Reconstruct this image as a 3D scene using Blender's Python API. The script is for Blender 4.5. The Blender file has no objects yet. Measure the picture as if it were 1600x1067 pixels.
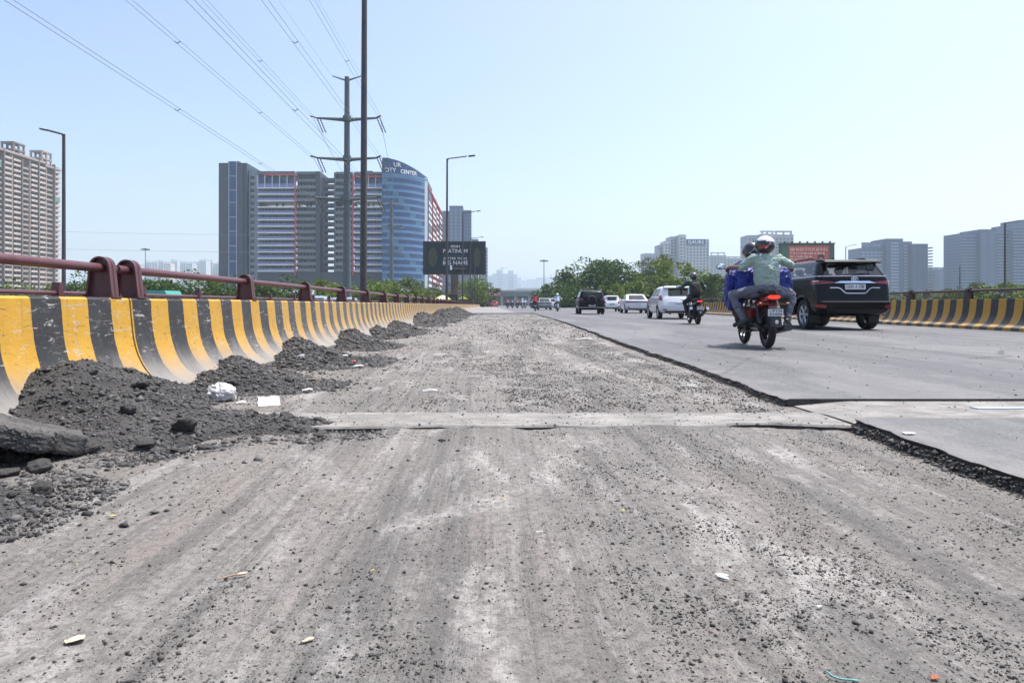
import bpy, bmesh, math, random
import numpy as np
from mathutils import Vector, Matrix, Quaternion
random.seed(7)
rng = np.random.default_rng(11)
SC = bpy.context.scene
COL = SC.collection
PI = math.pi
R = math.radians

# ------------------------------------------------------------------ camera, sky, sun, exposure
H = 0.72                                   # eye height above the milled lane (z = 0)
cd = bpy.data.cameras.new('camera'); cam = bpy.data.objects.new('camera', cd); COL.objects.link(cam)
cam.location = (0, 0, H); cam.rotation_euler = (R(90), 0, 0)
cd.lens = 24; cd.sensor_width = 36; cd.shift_x = 35/1600; cd.shift_y = -57.5/1600
cd.clip_start = 0.05; cd.clip_end = 12000
SC.camera = cam

SUN = Vector((0.30, 0.16, 0.94)).normalized()
w = bpy.data.worlds.new('World'); SC.world = w; w.use_nodes = True
nt = w.node_tree; nt.nodes.clear()
sky = nt.nodes.new('ShaderNodeTexSky'); sky.sky_type = 'NISHITA'; sky.sun_disc = False
sky.sun_elevation = math.asin(SUN.z); sky.sun_rotation = math.atan2(SUN.x, SUN.y)
sky.air_density = 1.0; sky.dust_density = 4.5; sky.ozone_density = 1.0; sky.altitude = 200
bg = nt.nodes.new('ShaderNodeBackground'); bg.inputs[1].default_value = 0.132
wo = nt.nodes.new('ShaderNodeOutputWorld')
tint = nt.nodes.new('ShaderNodeMix'); tint.data_type = 'RGBA'; tint.blend_type = 'MULTIPLY'; tint.inputs['Factor'].default_value = 1
tint.inputs['B'].default_value = (0.98, 0.992, 1.06, 1)
nt.links.new(sky.outputs[0], tint.inputs['A']); nt.links.new(tint.outputs['Result'], bg.inputs[0]); nt.links.new(bg.outputs[0], wo.inputs[0])
sd = bpy.data.lights.new('sun', 'SUN'); sd.energy = 3.55; sd.angle = R(0.53); sd.color = (1.0, 0.965, 0.91)
so = bpy.data.objects.new('sun', sd); COL.objects.link(so)
so.rotation_euler = SUN.to_track_quat('Z', 'Y').to_euler()
SC.view_settings.view_transform = 'Standard'; SC.view_settings.look = 'None'
SC.view_settings.exposure = 0.92; SC.view_settings.gamma = 1.0
SC.view_settings.use_curve_mapping = False
SC.render.engine = 'CYCLES'
SC.cycles.use_denoising = True
SC.cycles.max_bounces = 8; SC.cycles.volume_bounces = 1
SC.cycles.transparent_max_bounces = 12

# ------------------------------------------------------------------ helpers
def tag(o, label=None, cat=None, group=None, kind=None):
    if label: o['label'] = label
    if cat: o['category'] = cat
    if group: o['group'] = group
    if kind: o['kind'] = kind
    return o
def thing(name, label, cat, loc=(0, 0, 0), rz=0, group=None):
    o = bpy.data.objects.new(name, None); COL.objects.link(o)
    o.location = loc; o.rotation_euler = (0, 0, rz); o.empty_display_size = 0.2
    return tag(o, label, cat, group)
def link(name, me, parent=None, loc=(0, 0, 0), rot=None, scale=None):
    o = bpy.data.objects.new(name, me); COL.objects.link(o)
    o.location = loc
    if rot is not None: o.rotation_euler = rot
    if scale is not None: o.scale = scale
    if parent is not None: o.parent = parent
    return o
def copy_tree(o, parent=None, label=None):
    c = o.copy(); COL.objects.link(c)
    if parent is not None: c.parent = parent
    if label: c['label'] = label
    for ch in KIDS.get(o.name, None) or [x for x in o.children]: copy_tree(ch, c)
    return c
KIDS = {}

class MB:
    def __init__(s): s.v = []; s.f = []; s.m = []
    def add(s, vs, fs, m=0):
        b = len(s.v); s.v.extend([tuple(p) for p in vs])
        for f in fs: s.f.append(tuple(b+i for i in f)); s.m.append(m)
        return s
    def box(s, c, d, rz=0, m=0, rot=None):
        hx, hy, hz = d[0]/2, d[1]/2, d[2]/2
        vs = [Vector((x, y, z)) for x in (-hx, hx) for y in (-hy, hy) for z in (-hz, hz)]
        Mx = rot if rot is not None else (Matrix.Rotation(rz, 3, 'Z') if rz else None)
        if Mx is not None: vs = [Mx @ p for p in vs]
        vs = [p+Vector(c) for p in vs]
        return s.add(vs, [(0, 1, 3, 2), (4, 6, 7, 5), (0, 4, 5, 1), (2, 3, 7, 6), (0, 2, 6, 4), (1, 5, 7, 3)], m)
    def b2(s, x0, x1, y0, y1, z0, z1, m=0):
        return s.box(((x0+x1)/2, (y0+y1)/2, (z0+z1)/2), (abs(x1-x0), abs(y1-y0), abs(z1-z0)), m=m)
    def cyl(s, p0, p1, r0, r1=None, n=10, m=0, caps=True):
        r1 = r0 if r1 is None else r1
        p0, p1 = Vector(p0), Vector(p1); d = (p1-p0)
        q = d.to_track_quat('Z', 'Y')
        vs = []
        for p, r in ((p0, r0), (p1, r1)):
            for i in range(n):
                a = 2*PI*i/n; vs.append(p+q @ Vector((r*math.cos(a), r*math.sin(a), 0)))
        fs = [(i, (i+1) % n, n+(i+1) % n, n+i) for i in range(n)]
        if caps: fs += [tuple(range(n-1, -1, -1)), tuple(range(n, 2*n))]
        return s.add(vs, fs, m)
    def tube(s, pts, r, n=8, m=0, caps=True, sx=1.0):
        pts = [Vector(p) for p in pts]; k = len(pts)
        rs = r if hasattr(r, '__len__') else [r]*k
        vs = []; up = None
        for i in range(k):
            d = (pts[min(i+1, k-1)]-pts[max(i-1, 0)]).normalized()
            if up is None:
                up = Vector((0, 0, 1)) if abs(d.z) < 0.9 else Vector((0, 1, 0))
            a = d.cross(up).normalized(); b = a.cross(d).normalized(); up = b
            for j in range(n):
                t = 2*PI*j/n; vs.append(pts[i]+a*(rs[i]*sx*math.cos(t))+b*(rs[i]*math.sin(t)))
        fs = [(i*n+j, i*n+(j+1) % n, (i+1)*n+(j+1) % n, (i+1)*n+j) for i in range(k-1) for j in range(n)]
        if caps: fs += [tuple(range(n-1, -1, -1)), tuple(range((k-1)*n, k*n))]
        return s.add(vs, fs, m)
    def lathe(s, prof, c, axis='X', n=24, m=0):
        """prof: (axial, radius) list, closed or open"""
        k = len(prof); vs = []
        for i in range(n):
            t = 2*PI*i/n; ca, sa = math.cos(t), math.sin(t)
            for a, r in prof:
                p = {'X': (a, r*ca, r*sa), 'Y': (r*ca, a, r*sa), 'Z': (r*ca, r*sa, a)}[axis]
                vs.append((p[0]+c[0], p[1]+c[1], p[2]+c[2]))
        fs = [(i*k+j, i*k+j+1, ((i+1) % n)*k+j+1, ((i+1) % n)*k+j) for i in range(n) for j in range(k-1)]
        return s.add(vs, fs, m)
    def prism(s, outline, axis, a0, a1, m=0):
        """outline: 2D list; axis: 'X' -> (y,z), 'Y' -> (x,z), 'Z' -> (x,y)"""
        k = len(outline); vs = []
        for a in (a0, a1):
            for u, v in outline:
                vs.append({'X': (a, u, v), 'Y': (u, a, v), 'Z': (u, v, a)}[axis])
        fs = [(i, (i+1) % k, k+(i+1) % k, k+i) for i in range(k)]
        fs += [tuple(range(k-1, -1, -1)), tuple(range(k, 2*k))]
        return s.add(vs, fs, m)
    def ell(s, c, r, nu=14, nv=9, m=0):
        vs = [(c[0], c[1], c[2]-r[2])]
        for j in range(1, nv):
            p = -PI/2+PI*j/nv
            for i in range(nu):
                t = 2*PI*i/nu
                vs.append((c[0]+r[0]*math.cos(p)*math.cos(t), c[1]+r[1]*math.cos(p)*math.sin(t), c[2]+r[2]*math.sin(p)))
        vs.append((c[0], c[1], c[2]+r[2])); top = len(vs)-1
        fs = [(0, 1+(i+1) % nu, 1+i) for i in range(nu)]
        for j in range(nv-2):
            for i in range(nu):
                a = 1+j*nu+i; b = 1+j*nu+(i+1) % nu
                fs.append((a, b, b+nu, a+nu))
        o = 1+(nv-2)*nu
        fs += [(top, o+i, o+(i+1) % nu) for i in range(nu)]
        return s.add(vs, fs, m)
    def mesh(s, name, mats, smooth=None, fix=True):
        me = bpy.data.meshes.new(name); me.from_pydata(s.v, [], s.f); 
        if not isinstance(mats, (list, tuple)): mats = [mats]
        for x in mats: me.materials.append(x)
        if len(mats) > 1: me.polygons.foreach_set('material_index', s.m)
        if fix:
            bm = bmesh.new(); bm.from_mesh(me); bmesh.ops.recalc_face_normals(bm, faces=bm.faces); bm.to_mesh(me); bm.free()
        if smooth is not None:
            me.polygons.foreach_set('use_smooth', [True]*len(me.polygons)); me.set_sharp_from_angle(angle=R(smooth))
        me.update()
        return me
    def build(s, name, mats, parent=None, loc=(0, 0, 0), smooth=None, rot=None, fix=True):
        return link(name, s.mesh(name, mats, smooth, fix), parent, loc, rot)

def np_mesh(name, V, F, mat, smooth=False):
    """fast mesh from numpy arrays; F (n,3) or (n,4)"""
    me = bpy.data.meshes.new(name); k = F.shape[1]
    me.vertices.add(len(V)); me.vertices.foreach_set('co', np.ascontiguousarray(V, dtype=np.float32).ravel())
    me.loops.add(F.size); me.loops.foreach_set('vertex_index', np.ascontiguousarray(F, dtype=np.int32).ravel())
    me.polygons.add(len(F)); me.polygons.foreach_set('loop_start', np.arange(0, F.size, k, dtype=np.int32))
    if smooth: me.polygons.foreach_set('use_smooth', np.ones(len(F), dtype=bool))
    for m_ in (mat if isinstance(mat, (list, tuple)) else [mat]): me.materials.append(m_)
    me.update(calc_edges=True)
    return me

def _hash(ix, iy, seed):
    h = (ix.astype(np.int64)*374761393+iy.astype(np.int64)*668265263+seed*974634777) & 0x7fffffff
    h = ((h ^ (h >> 13))*1274126177) & 0x7fffffff
    return ((h ^ (h >> 16)) & 0xffff)/65535.0
def vnoise(x, y, seed=0):
    x = np.asarray(x, float); y = np.asarray(y, float)
    ix = np.floor(x); iy = np.floor(y); fx = x-ix; fy = y-iy
    fx = fx*fx*(3-2*fx); fy = fy*fy*(3-2*fy)
    a = _hash(ix, iy, seed); b = _hash(ix+1, iy, seed); c = _hash(ix, iy+1, seed); d = _hash(ix+1, iy+1, seed)
    return (a+(b-a)*fx)*(1-fy)+(c+(d-c)*fx)*fy
def fbm(x, y, seed=0, o=4):
    s = 0; a = 0.5; f = 1
    for i in range(o): s = s+a*vnoise(np.asarray(x)*f, np.asarray(y)*f, seed+i*17); a *= 0.5; f *= 2.03
    return s

def text_mesh(body, size, mat, extrude=0.0, align='CENTER', bold=0.0, width=1.0):
    cu = bpy.data.curves.new('lettering', 'FONT'); cu.body = body; cu.size = size
    cu.align_x = align; cu.align_y = 'CENTER'; cu.extrude = extrude; cu.offset = bold; cu.resolution_u = 2
    o = bpy.data.objects.new('tmp', cu); COL.objects.link(o)
    dg = bpy.context.evaluated_depsgraph_get()
    me = bpy.data.meshes.new_from_object(o.evaluated_get(dg)); COL.objects.unlink(o); bpy.data.objects.remove(o)
    me.materials.clear(); me.materials.append(mat); me.name = 'lettering'
    if width != 1.0: me.transform(Matrix.Diagonal((width, 1, 1, 1)))
    return me

# ------------------------------------------------------------------ materials
def _n(nt, t, **k):
    n = nt.nodes.new(t)
    for a, b in k.items(): setattr(n, a, b)
    return n
MATS = {}
def mat(name, col, rough=0.6, metal=0.0, var=0.0, vscale=3.0, bump=0.0, bscale=40.0, spec=0.5, coat=0.0, emit=0.0, trans=0.0, island=0.0, stretch=None, alpha=1.0):
    if name in MATS: return MATS[name]
    m = bpy.data.materials.new(name); m.use_nodes = True; nt = m.node_tree
    b = nt.nodes['Principled BSDF']; c4 = (*col, 1)
    b.inputs['Base Color'].default_value = c4; b.inputs['Roughness'].default_value = rough
    b.inputs['Metallic'].default_value = metal; b.inputs['Specular IOR Level'].default_value = spec
    b.inputs['Coat Weight'].default_value = coat; b.inputs['Coat Roughness'].default_value = 0.05
    if trans: b.inputs['Transmission Weight'].default_value = trans
    if alpha < 1: b.inputs['Alpha'].default_value = alpha
    if emit: b.inputs['Emission Color'].default_value = c4; b.inputs['Emission Strength'].default_value = emit
    if var or bump:
        tc = _n(nt, 'ShaderNodeTexCoord'); src = tc.outputs['Object']
        if stretch:
            mp = _n(nt, 'ShaderNodeMapping'); mp.inputs['Scale'].default_value = stretch
            nt.links.new(src, mp.inputs[0]); src = mp.outputs[0]
    fac = None
    if var:
        nz = _n(nt, 'ShaderNodeTexNoise'); nz.inputs['Scale'].default_value = vscale; nz.inputs['Detail'].default_value = 6; nz.inputs['Roughness'].default_value = 0.65
        nt.links.new(src, nz.inputs['Vector']); fac = nz.outputs[0]
    if island:
        g = _n(nt, 'ShaderNodeNewGeometry'); fac = g.outputs['Random Per Island']; var = island
    if fac is not None:
        mr = _n(nt, 'ShaderNodeMapRange'); mr.inputs['From Min'].default_value = 0.25 if not island else 0; mr.inputs['From Max'].default_value = 0.75 if not island else 1
        mr.inputs['To Min'].default_value = 1-var; mr.inputs['To Max'].default_value = 1+var
        nt.links.new(fac, mr.inputs['Value'])
        mx = _n(nt, 'ShaderNodeMix', data_type='RGBA', blend_type='MULTIPLY'); mx.inputs['Factor'].default_value = 1
        mx.inputs['A'].default_value = c4; nt.links.new(mr.outputs[0], mx.inputs['B']); nt.links.new(mx.outputs['Result'], b.inputs['Base Color'])
    if bump:
        nb = _n(nt, 'ShaderNodeTexNoise'); nb.inputs['Scale'].default_value = bscale; nb.inputs['Detail'].default_value = 5
        nt.links.new(src, nb.inputs['Vector'])
        bp = _n(nt, 'ShaderNodeBump'); bp.inputs['Strength'].default_value = bump; bp.inputs['Distance'].default_value = 1/bscale
        nt.links.new(nb.outputs[0], bp.inputs['Height']); nt.links.new(bp.outputs[0], b.inputs['Normal'])
    MATS[name] = m
    return m

class NT:
    """small node-building helper for the richer materials"""
    def __init__(s, name):
        s.m = bpy.data.materials.new(name); s.m.use_nodes = True; s.nt = s.m.node_tree; s.b = s.nt.nodes['Principled BSDF']
        s.tc = _n(s.nt, 'ShaderNodeTexCoord')
    def L(s, a, b): s.nt.links.new(a, b)
    def mapping(s, src, scale=(1, 1, 1), rot=(0, 0, 0), loc=(0, 0, 0)):
        mp = _n(s.nt, 'ShaderNodeMapping'); mp.inputs['Scale'].default_value = scale; mp.inputs['Rotation'].default_value = rot; mp.inputs['Location'].default_value = loc
        s.L(src, mp.inputs[0]); return mp.outputs[0]
    def noise(s, src, scale, detail=5, rough=0.6, dist=0.0):
        n = _n(s.nt, 'ShaderNodeTexNoise'); n.inputs['Scale'].default_value = scale; n.inputs['Detail'].default_value = detail
        n.inputs['Roughness'].default_value = rough; n.inputs['Distortion'].default_value = dist
        s.L(src, n.inputs['Vector']); return n.outputs[0]
    def voronoi(s, src, scale, feature='F1'):
        n = _n(s.nt, 'ShaderNodeTexVoronoi', feature=feature); n.inputs['Scale'].default_value = scale
        s.L(src, n.inputs['Vector']); return n.outputs['Distance']
    def ramp(s, src, a, b, lo=0.0, hi=1.0):
        n = _n(s.nt, 'ShaderNodeMapRange'); n.interpolation_type = 'SMOOTHSTEP'
        n.inputs['From Min'].default_value = a; n.inputs['From Max'].default_value = b; n.inputs['To Min'].default_value = lo; n.inputs['To Max'].default_value = hi
        s.L(src, n.inputs['Value']); return n.outputs[0]
    def math(s, op, a, b=None):
        n = _n(s.nt, 'ShaderNodeMath', operation=op)
        for i, x in enumerate((a, b)):
            if x is None: continue
            if isinstance(x, (int, float)): n.inputs[i].default_value = x
            else: s.L(x, n.inputs[i])
        return n.outputs[0]
    def mix(s, fac, a, b, mode='MIX'):
        n = _n(s.nt, 'ShaderNodeMix', data_type='RGBA', blend_type=mode)
        if isinstance(fac, (int, float)): n.inputs['Factor'].default_value = fac
        else: s.L(fac, n.inputs['Factor'])
        for k, x in (('A', a), ('B', b)):
            if isinstance(x, tuple): n.inputs[k].default_value = (*x, 1) if len(x) == 3 else x
            else: s.L(x, n.inputs[k])
        return n.outputs['Result']
    def bump(s, h, strength, dist, prev=None):
        n = _n(s.nt, 'ShaderNodeBump'); n.inputs['Strength'].default_value = strength; n.inputs['Distance'].default_value = dist
        s.L(h, n.inputs['Height'])
        if prev is not None: s.L(prev, n.inputs['Normal'])
        return n.outputs[0]
    def sep(s, src):
        n = _n(s.nt, 'ShaderNodeSeparateXYZ'); s.L(src, n.inputs[0]); return n.outputs
    def done(s, col, rough=0.8, normal=None, spec=0.4):
        if isinstance(col, tuple): s.b.inputs['Base Color'].default_value = (*col, 1)
        else: s.L(col, s.b.inputs['Base Color'])
        if isinstance(rough, (int, float)): s.b.inputs['Roughness'].default_value = rough
        else: s.L(rough, s.b.inputs['Roughness'])
        s.b.inputs['Specular IOR Level'].default_value = spec
        if normal is not None: s.L(normal, s.b.inputs['Normal'])
        return s.m

def mat_milled():
    t = NT('milled_dust'); P = t.tc.outputs['Object']
    big = t.noise(t.mapping(P, (1.0, 0.22, 1.0)), 1.3, 6, 0.62)
    streak = t.noise(t.mapping(P, (4.2, 0.10, 1)), 1.6, 5, 0.62, 0.25)
    tint = t.noise(t.mapping(P, (1.5, 0.3, 1), loc=(1, 7, 0)), 1.2, 4, 0.6)
    patch = t.noise(t.mapping(P, (1, 0.40, 1), loc=(3.7, 9.1, 0)), 2.1, 9, 0.72, 0.35)
    patch2 = t.noise(t.mapping(P, (2.6, 0.35, 1), loc=(0.4, 4.2, 0)), 1.8, 8, 0.72, 0.3)
    fine = t.noise(P, 30, 8, 0.78)
    speck = t.noise(P, 170, 3, 0.7); speck2 = t.noise(P, 75, 4, 0.75)
    groove = t.noise(t.mapping(P, (16, 0.30, 1), loc=(5, 2, 0)), 2.5, 5, 0.66)
    c = t.mix(t.ramp(big, 0.32, 0.70), (0.159, 0.150, 0.139), (0.245, 0.232, 0.215))
    c = t.mix(t.ramp(tint, 0.45, 0.68, 0, 0.55), c, (0.224, 0.194, 0.172))
    c = t.mix(t.ramp(streak, 0.48, 0.64, 0, 0.72), c, (0.108, 0.103, 0.098))
    c = t.mix(t.ramp(groove, 0.50, 0.66, 0, 0.50), c, (0.110, 0.106, 0.100))
    c = t.mix(t.ramp(groove, 0.45, 0.30, 0, 0.30), c, (0.301, 0.287, 0.269))
    c = t.mix(t.ramp(patch, 0.53, 0.65, 0, 0.68), c, (0.397, 0.381, 0.359))
    c = t.mix(t.ramp(patch2, 0.545, 0.65, 0, 0.55), c, (0.361, 0.347, 0.330))
    c = t.mix(t.ramp(fine, 0.45, 0.60, 0, 0.55), c, (0.091, 0.086, 0.082))
    c = t.mix(t.ramp(fine, 0.42, 0.30, 0, 0.35), c, (0.341, 0.328, 0.310))
    c = t.mix(t.ramp(speck2, 0.58, 0.66, 0, 0.65), c, (0.055, 0.053, 0.052))
    c = t.mix(t.ramp(speck, 0.58, 0.67, 0, 0.70), c, (0.045, 0.044, 0.042))
    c = t.mix(t.ramp(speck, 0.40, 0.33, 0, 0.40), c, (0.402, 0.390, 0.373))
    n = t.bump(fine, 0.7, 0.014); n = t.bump(speck2, 0.55, 0.007, n); n = t.bump(speck, 0.4, 0.004, n); n = t.bump(groove, 0.6, 0.012, n)
    return t.done(c, 0.95, n, 0.2)
def mat_asphalt():
    t = NT('old_asphalt'); P = t.tc.outputs['Object']
    big = t.noise(t.mapping(P, (1, 0.15, 1)), 0.7, 6, 0.65)
    fine = t.noise(P, 45, 7, 0.78); speck = t.voronoi(P, 85); sp2 = t.noise(P, 160, 2, 0.6)
    mid = t.noise(t.mapping(P, (1, 0.5, 1)), 6, 6, 0.7)
    edge = t.sep(P)[0]
    n1 = t.noise(P, 2.2, 6, 0.72)
    dust = t.math('MULTIPLY', t.ramp(t.math('SUBTRACT', edge, t.math('MULTIPLY', n1, 1.5)), 1.75, 0.9, 0, 1), 0.75)
    c = t.mix(t.ramp(big, 0.3, 0.7), (0.086, 0.087, 0.089), (0.122, 0.122, 0.124))
    c = t.mix(t.ramp(mid, 0.42, 0.66, 0, 0.6), c, (0.165, 0.163, 0.160))
    c = t.mix(t.ramp(fine, 0.44, 0.60, 0, 0.65), c, (0.048, 0.048, 0.051))
    c = t.mix(t.ramp(speck, 0.20, 0.06, 0, 0.65), c, (0.27, 0.27, 0.275))
    c = t.mix(t.ramp(sp2, 0.60, 0.68, 0, 0.6), c, (0.035, 0.035, 0.037))
    trk = t.noise(t.mapping(P, (1.9, 0.012, 1)), 1.0, 3, 0.5)
    c = t.mix(t.ramp(trk, 0.48, 0.60, 0, 0.55), c, (0.060, 0.060, 0.063))
    pat = t.noise(t.mapping(P, (0.5, 0.14, 1), loc=(8, 3, 0)), 1.0, 5, 0.6)
    c = t.mix(t.ramp(pat, 0.54, 0.60, 0, 0.35), c, (0.185, 0.181, 0.174))
    oil = t.noise(t.mapping(P, (1, 0.6, 1), loc=(2, 11, 0)), 1.6, 4, 0.5)
    c = t.mix(t.ramp(oil, 0.68, 0.74, 0, 0.6), c, (0.040, 0.040, 0.042))
    ck = t.voronoi(t.mapping(P, (0.55, 0.22, 1)), 1.0, 'DISTANCE_TO_EDGE')
    ckm = t.noise(P, 0.5, 3, 0.5); wob = t.math('ADD', ck, t.math('MULTIPLY', t.math('SUBTRACT', mid, 0.5), 0.05))
    c = t.mix(t.math('MULTIPLY', t.ramp(wob, 0.012, 0.004), t.ramp(ckm, 0.52, 0.6, 0, 0.7)), c, (0.03, 0.03, 0.031))
    c = t.mix(dust, c, (0.215, 0.207, 0.196))
    n = t.bump(fine, 0.6, 0.010); n = t.bump(speck, 0.4, 0.005, n)
    return t.done(c, 0.70, n, 0.4)
def mat_concrete(name='joint_concrete', a=(0.165, 0.158, 0.146), b=(0.265, 0.255, 0.238)):
    t = NT(name); P = t.tc.outputs['Object']
    big = t.noise(P, 3.5, 8, 0.72); fine = t.noise(P, 60, 5, 0.75); st = t.noise(t.mapping(P, (2, 6, 1)), 2.0, 6, 0.7, 0.4)
    c = t.mix(t.ramp(big, 0.35, 0.66), a, b)
    c = t.mix(t.ramp(st, 0.48, 0.62, 0, 0.65), c, (0.125, 0.118, 0.108))
    c = t.mix(t.ramp(fine, 0.52, 0.68, 0, 0.5), c, (0.16, 0.155, 0.145))
    return t.done(c, 0.9, t.bump(fine, 0.3, 0.006), 0.3)
def mat_rubble(name, a, b, sc=1.0):
    t = NT(name); P = t.tc.outputs['Object']
    big = t.noise(P, 5*sc, 5, 0.6); fine = t.noise(P, 60*sc, 5, 0.75)
    c = t.mix(t.ramp(big, 0.3, 0.7), a, b)
    c = t.mix(t.ramp(fine, 0.45, 0.7, 0, 0.6), c, tuple(x*0.45 for x in a))
    return t.done(c, 0.92, t.bump(fine, 0.9, 0.012), 0.25)
def mat_barrier(name, dust_amt, seed, yellow, dark, wear):
    """painted yellow and charcoal bands from the uv (metres along, metres up)"""
    t = NT(name); uv = t.tc.outputs['UV']; P = t.tc.outputs['Object']
    s = t.sep(uv)
    wob = t.noise(P, 7, 3, 0.6)
    u = t.math('ADD', t.math('SUBTRACT', s[0], 0.175), t.math('MULTIPLY', t.math('SUBTRACT', wob, 0.5), 0.022))
    ph = t.math('FRACT', t.math('DIVIDE', u, 0.58))
    stripe = t.ramp(t.math('ABSOLUTE', t.math('SUBTRACT', ph, 0.5)), 0.246, 0.254)
    v1 = t.noise(P, 4, 6, 0.65)
    cy = t.mix(t.ramp(v1, 0.3, 0.7), tuple(x*0.88 for x in yellow), yellow)
    ck = t.mix(t.ramp(v1, 0.3, 0.7), dark, tuple(x*1.35 for x in dark))
    c = t.mix(stripe, cy, ck)
    sc = t.noise(t.mapping(P, (1, 1.2, 4), loc=(seed, seed*2.3, 0)), 6.5, 9, 0.76, 0.8)
    msk = t.noise(P, 1.1, 3, 0.5)
    chips = t.math('MULTIPLY', t.ramp(sc, 0.58, 0.605), t.ramp(msk, 0.44, 0.56))
    c = t.mix(t.math('MULTIPLY', chips, wear), c, (0.42, 0.40, 0.37))
    sc2 = t.noise(t.mapping(P, (1, 2.5, 9), rot=(0.25, 0, 0), loc=(seed*3, 1, 4)), 5, 6, 0.7, 0.8)
    c = t.mix(t.math('MULTIPLY', t.ramp(sc2, 0.60, 0.63), wear*0.85), c, (0.075, 0.066, 0.058))
    sc3 = t.noise(t.mapping(P, (1, 0.9, 14), rot=(-0.16, 0, 0), loc=(seed*1.3, 6, 2)), 2.2, 5, 0.62, 0.5)
    c = t.mix(t.math('MULTIPLY', t.ramp(sc3, 0.655, 0.675), wear), c, (0.36, 0.34, 0.31))
    dn = t.noise(P, 3.0, 5, 0.7)
    run = t.noise(t.mapping(P, (1, 7, 0.6)), 3.0, 4, 0.6)
    d = t.math('SUBTRACT', t.math('ADD', s[1], t.math('MULTIPLY', run, 0.14)), t.math('MULTIPLY', dn, 0.34))
    dust = t.math('MULTIPLY', t.ramp(d, 0.32, 0.0), dust_amt)
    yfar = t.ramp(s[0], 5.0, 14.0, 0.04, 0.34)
    c = t.mix(dust, c, (0.205, 0.195, 0.180))
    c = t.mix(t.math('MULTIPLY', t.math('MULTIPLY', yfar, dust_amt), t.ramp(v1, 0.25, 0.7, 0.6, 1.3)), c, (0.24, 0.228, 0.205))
    stain = t.noise(t.mapping(P, (1, 6, 0.5), loc=(2, 3, 1)), 3.5, 6, 0.7)
    c = t.mix(t.ramp(stain, 0.56, 0.72, 0, 0.5*wear), c, (0.09, 0.082, 0.07))
    fine = t.noise(P, 55, 4, 0.7)
    n = t.bump(fine, 0.25, 0.006); n = t.bump(dn, 0.3, 0.03, n)
    return t.done(c, 0.72, n, 0.35)

M_MILL = mat_milled(); M_ASPH = mat_asphalt(); M_JOINT = mat_concrete()
M_CONC = mat('grey_concrete', (0.38, 0.37, 0.35), 0.9, var=0.25, vscale=1.5)
M_BARL = mat_barrier('barrier_paint_dusty', 0.9, 1.7, (0.52, 0.285, 0.026), (0.021, 0.022, 0.025), 0.85)
M_BARR = mat_barrier('barrier_paint', 0.35, 5.1, (0.54, 0.29, 0.020), (0.018, 0.020, 0.024), 0.25)
M_RAIL = mat('maroon_rail_paint', (0.098, 0.036, 0.040), 0.42, var=0.25, vscale=9, bump=0.06, bscale=60)
M_DARKRAIL = mat('dark_rail_paint', (0.045, 0.024, 0.026), 0.5, var=0.25, vscale=9)
M_STEEL = mat('galvanised_pole', (0.30, 0.31, 0.32), 0.45, 0.5, var=0.15, vscale=4)
M_DKPOLE = mat('dark_pole_paint', (0.050, 0.047, 0.048), 0.5, var=0.3, vscale=5)
M_GREYPOLE = mat('grey_pylon_steel', (0.085, 0.108, 0.118), 0.6, 0.2, var=0.15, vscale=1.5)
M_RUB = mat_rubble('asphalt_rubble', (0.045, 0.044, 0.043), (0.085, 0.082, 0.079))
M_STONE = mat('loose_dark_stone', (0.056, 0.053, 0.049), 0.85, island=0.65, bump=0)
M_GRAIN = mat('rubble_grain', (0.068, 0.066, 0.064), 0.9, island=0.65)
M_CHUNK = mat_rubble('asphalt_chunk', (0.075, 0.073, 0.070), (0.125, 0.122, 0.117), 0.7)
# ------------------------------------------------------------------ the setting: ground, flyover, milled lane, asphalt
def structure(o): o['kind'] = 'structure'; return o
GZ = -8.0
M_GND = mat('dry_city_ground', (0.20, 0.19, 0.13), 0.95, var=0.4, vscale=0.02)
structure(MB().add([(-4200, -4200, GZ), (4200, -4200, GZ), (4200, 4200, GZ), (-4200, 4200, GZ)], [(0, 1, 2, 3)]).build('ground', M_GND))
def bx_r(Y): return 11.56+0.065*Y            # toe line of the right parapet
# bridge deck below the road surface
structure(MB().prism([(-2.98, -40), (bx_r(-40)+0.5, -40), (bx_r(420)+0.5, 420), (-2.98, 420)], 'Z', -0.9, -0.03).build('bridge_deck', M_CONC))
# ramp down behind the crest
def ramp():
    m = MB(); x0, x1 = -2.98, bx_r(420)+0.5
    m.add([(x0, 420.1, -0.03), (x1, 420.1, -0.03), (x1, 640, GZ+0.1), (x0, 640, GZ+0.1)], [(0, 1, 2, 3)])
    return structure(m.build('road_ramp', M_ASPH))
ramp()
# slip road deck beside the flyover
structure(MB().b2(-17, -5.42, -30, 300, -1.2, -0.32).build('slip_road', mat('slip_asphalt', (0.15, 0.15, 0.16), 0.8, var=0.2, vscale=1)))

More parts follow.
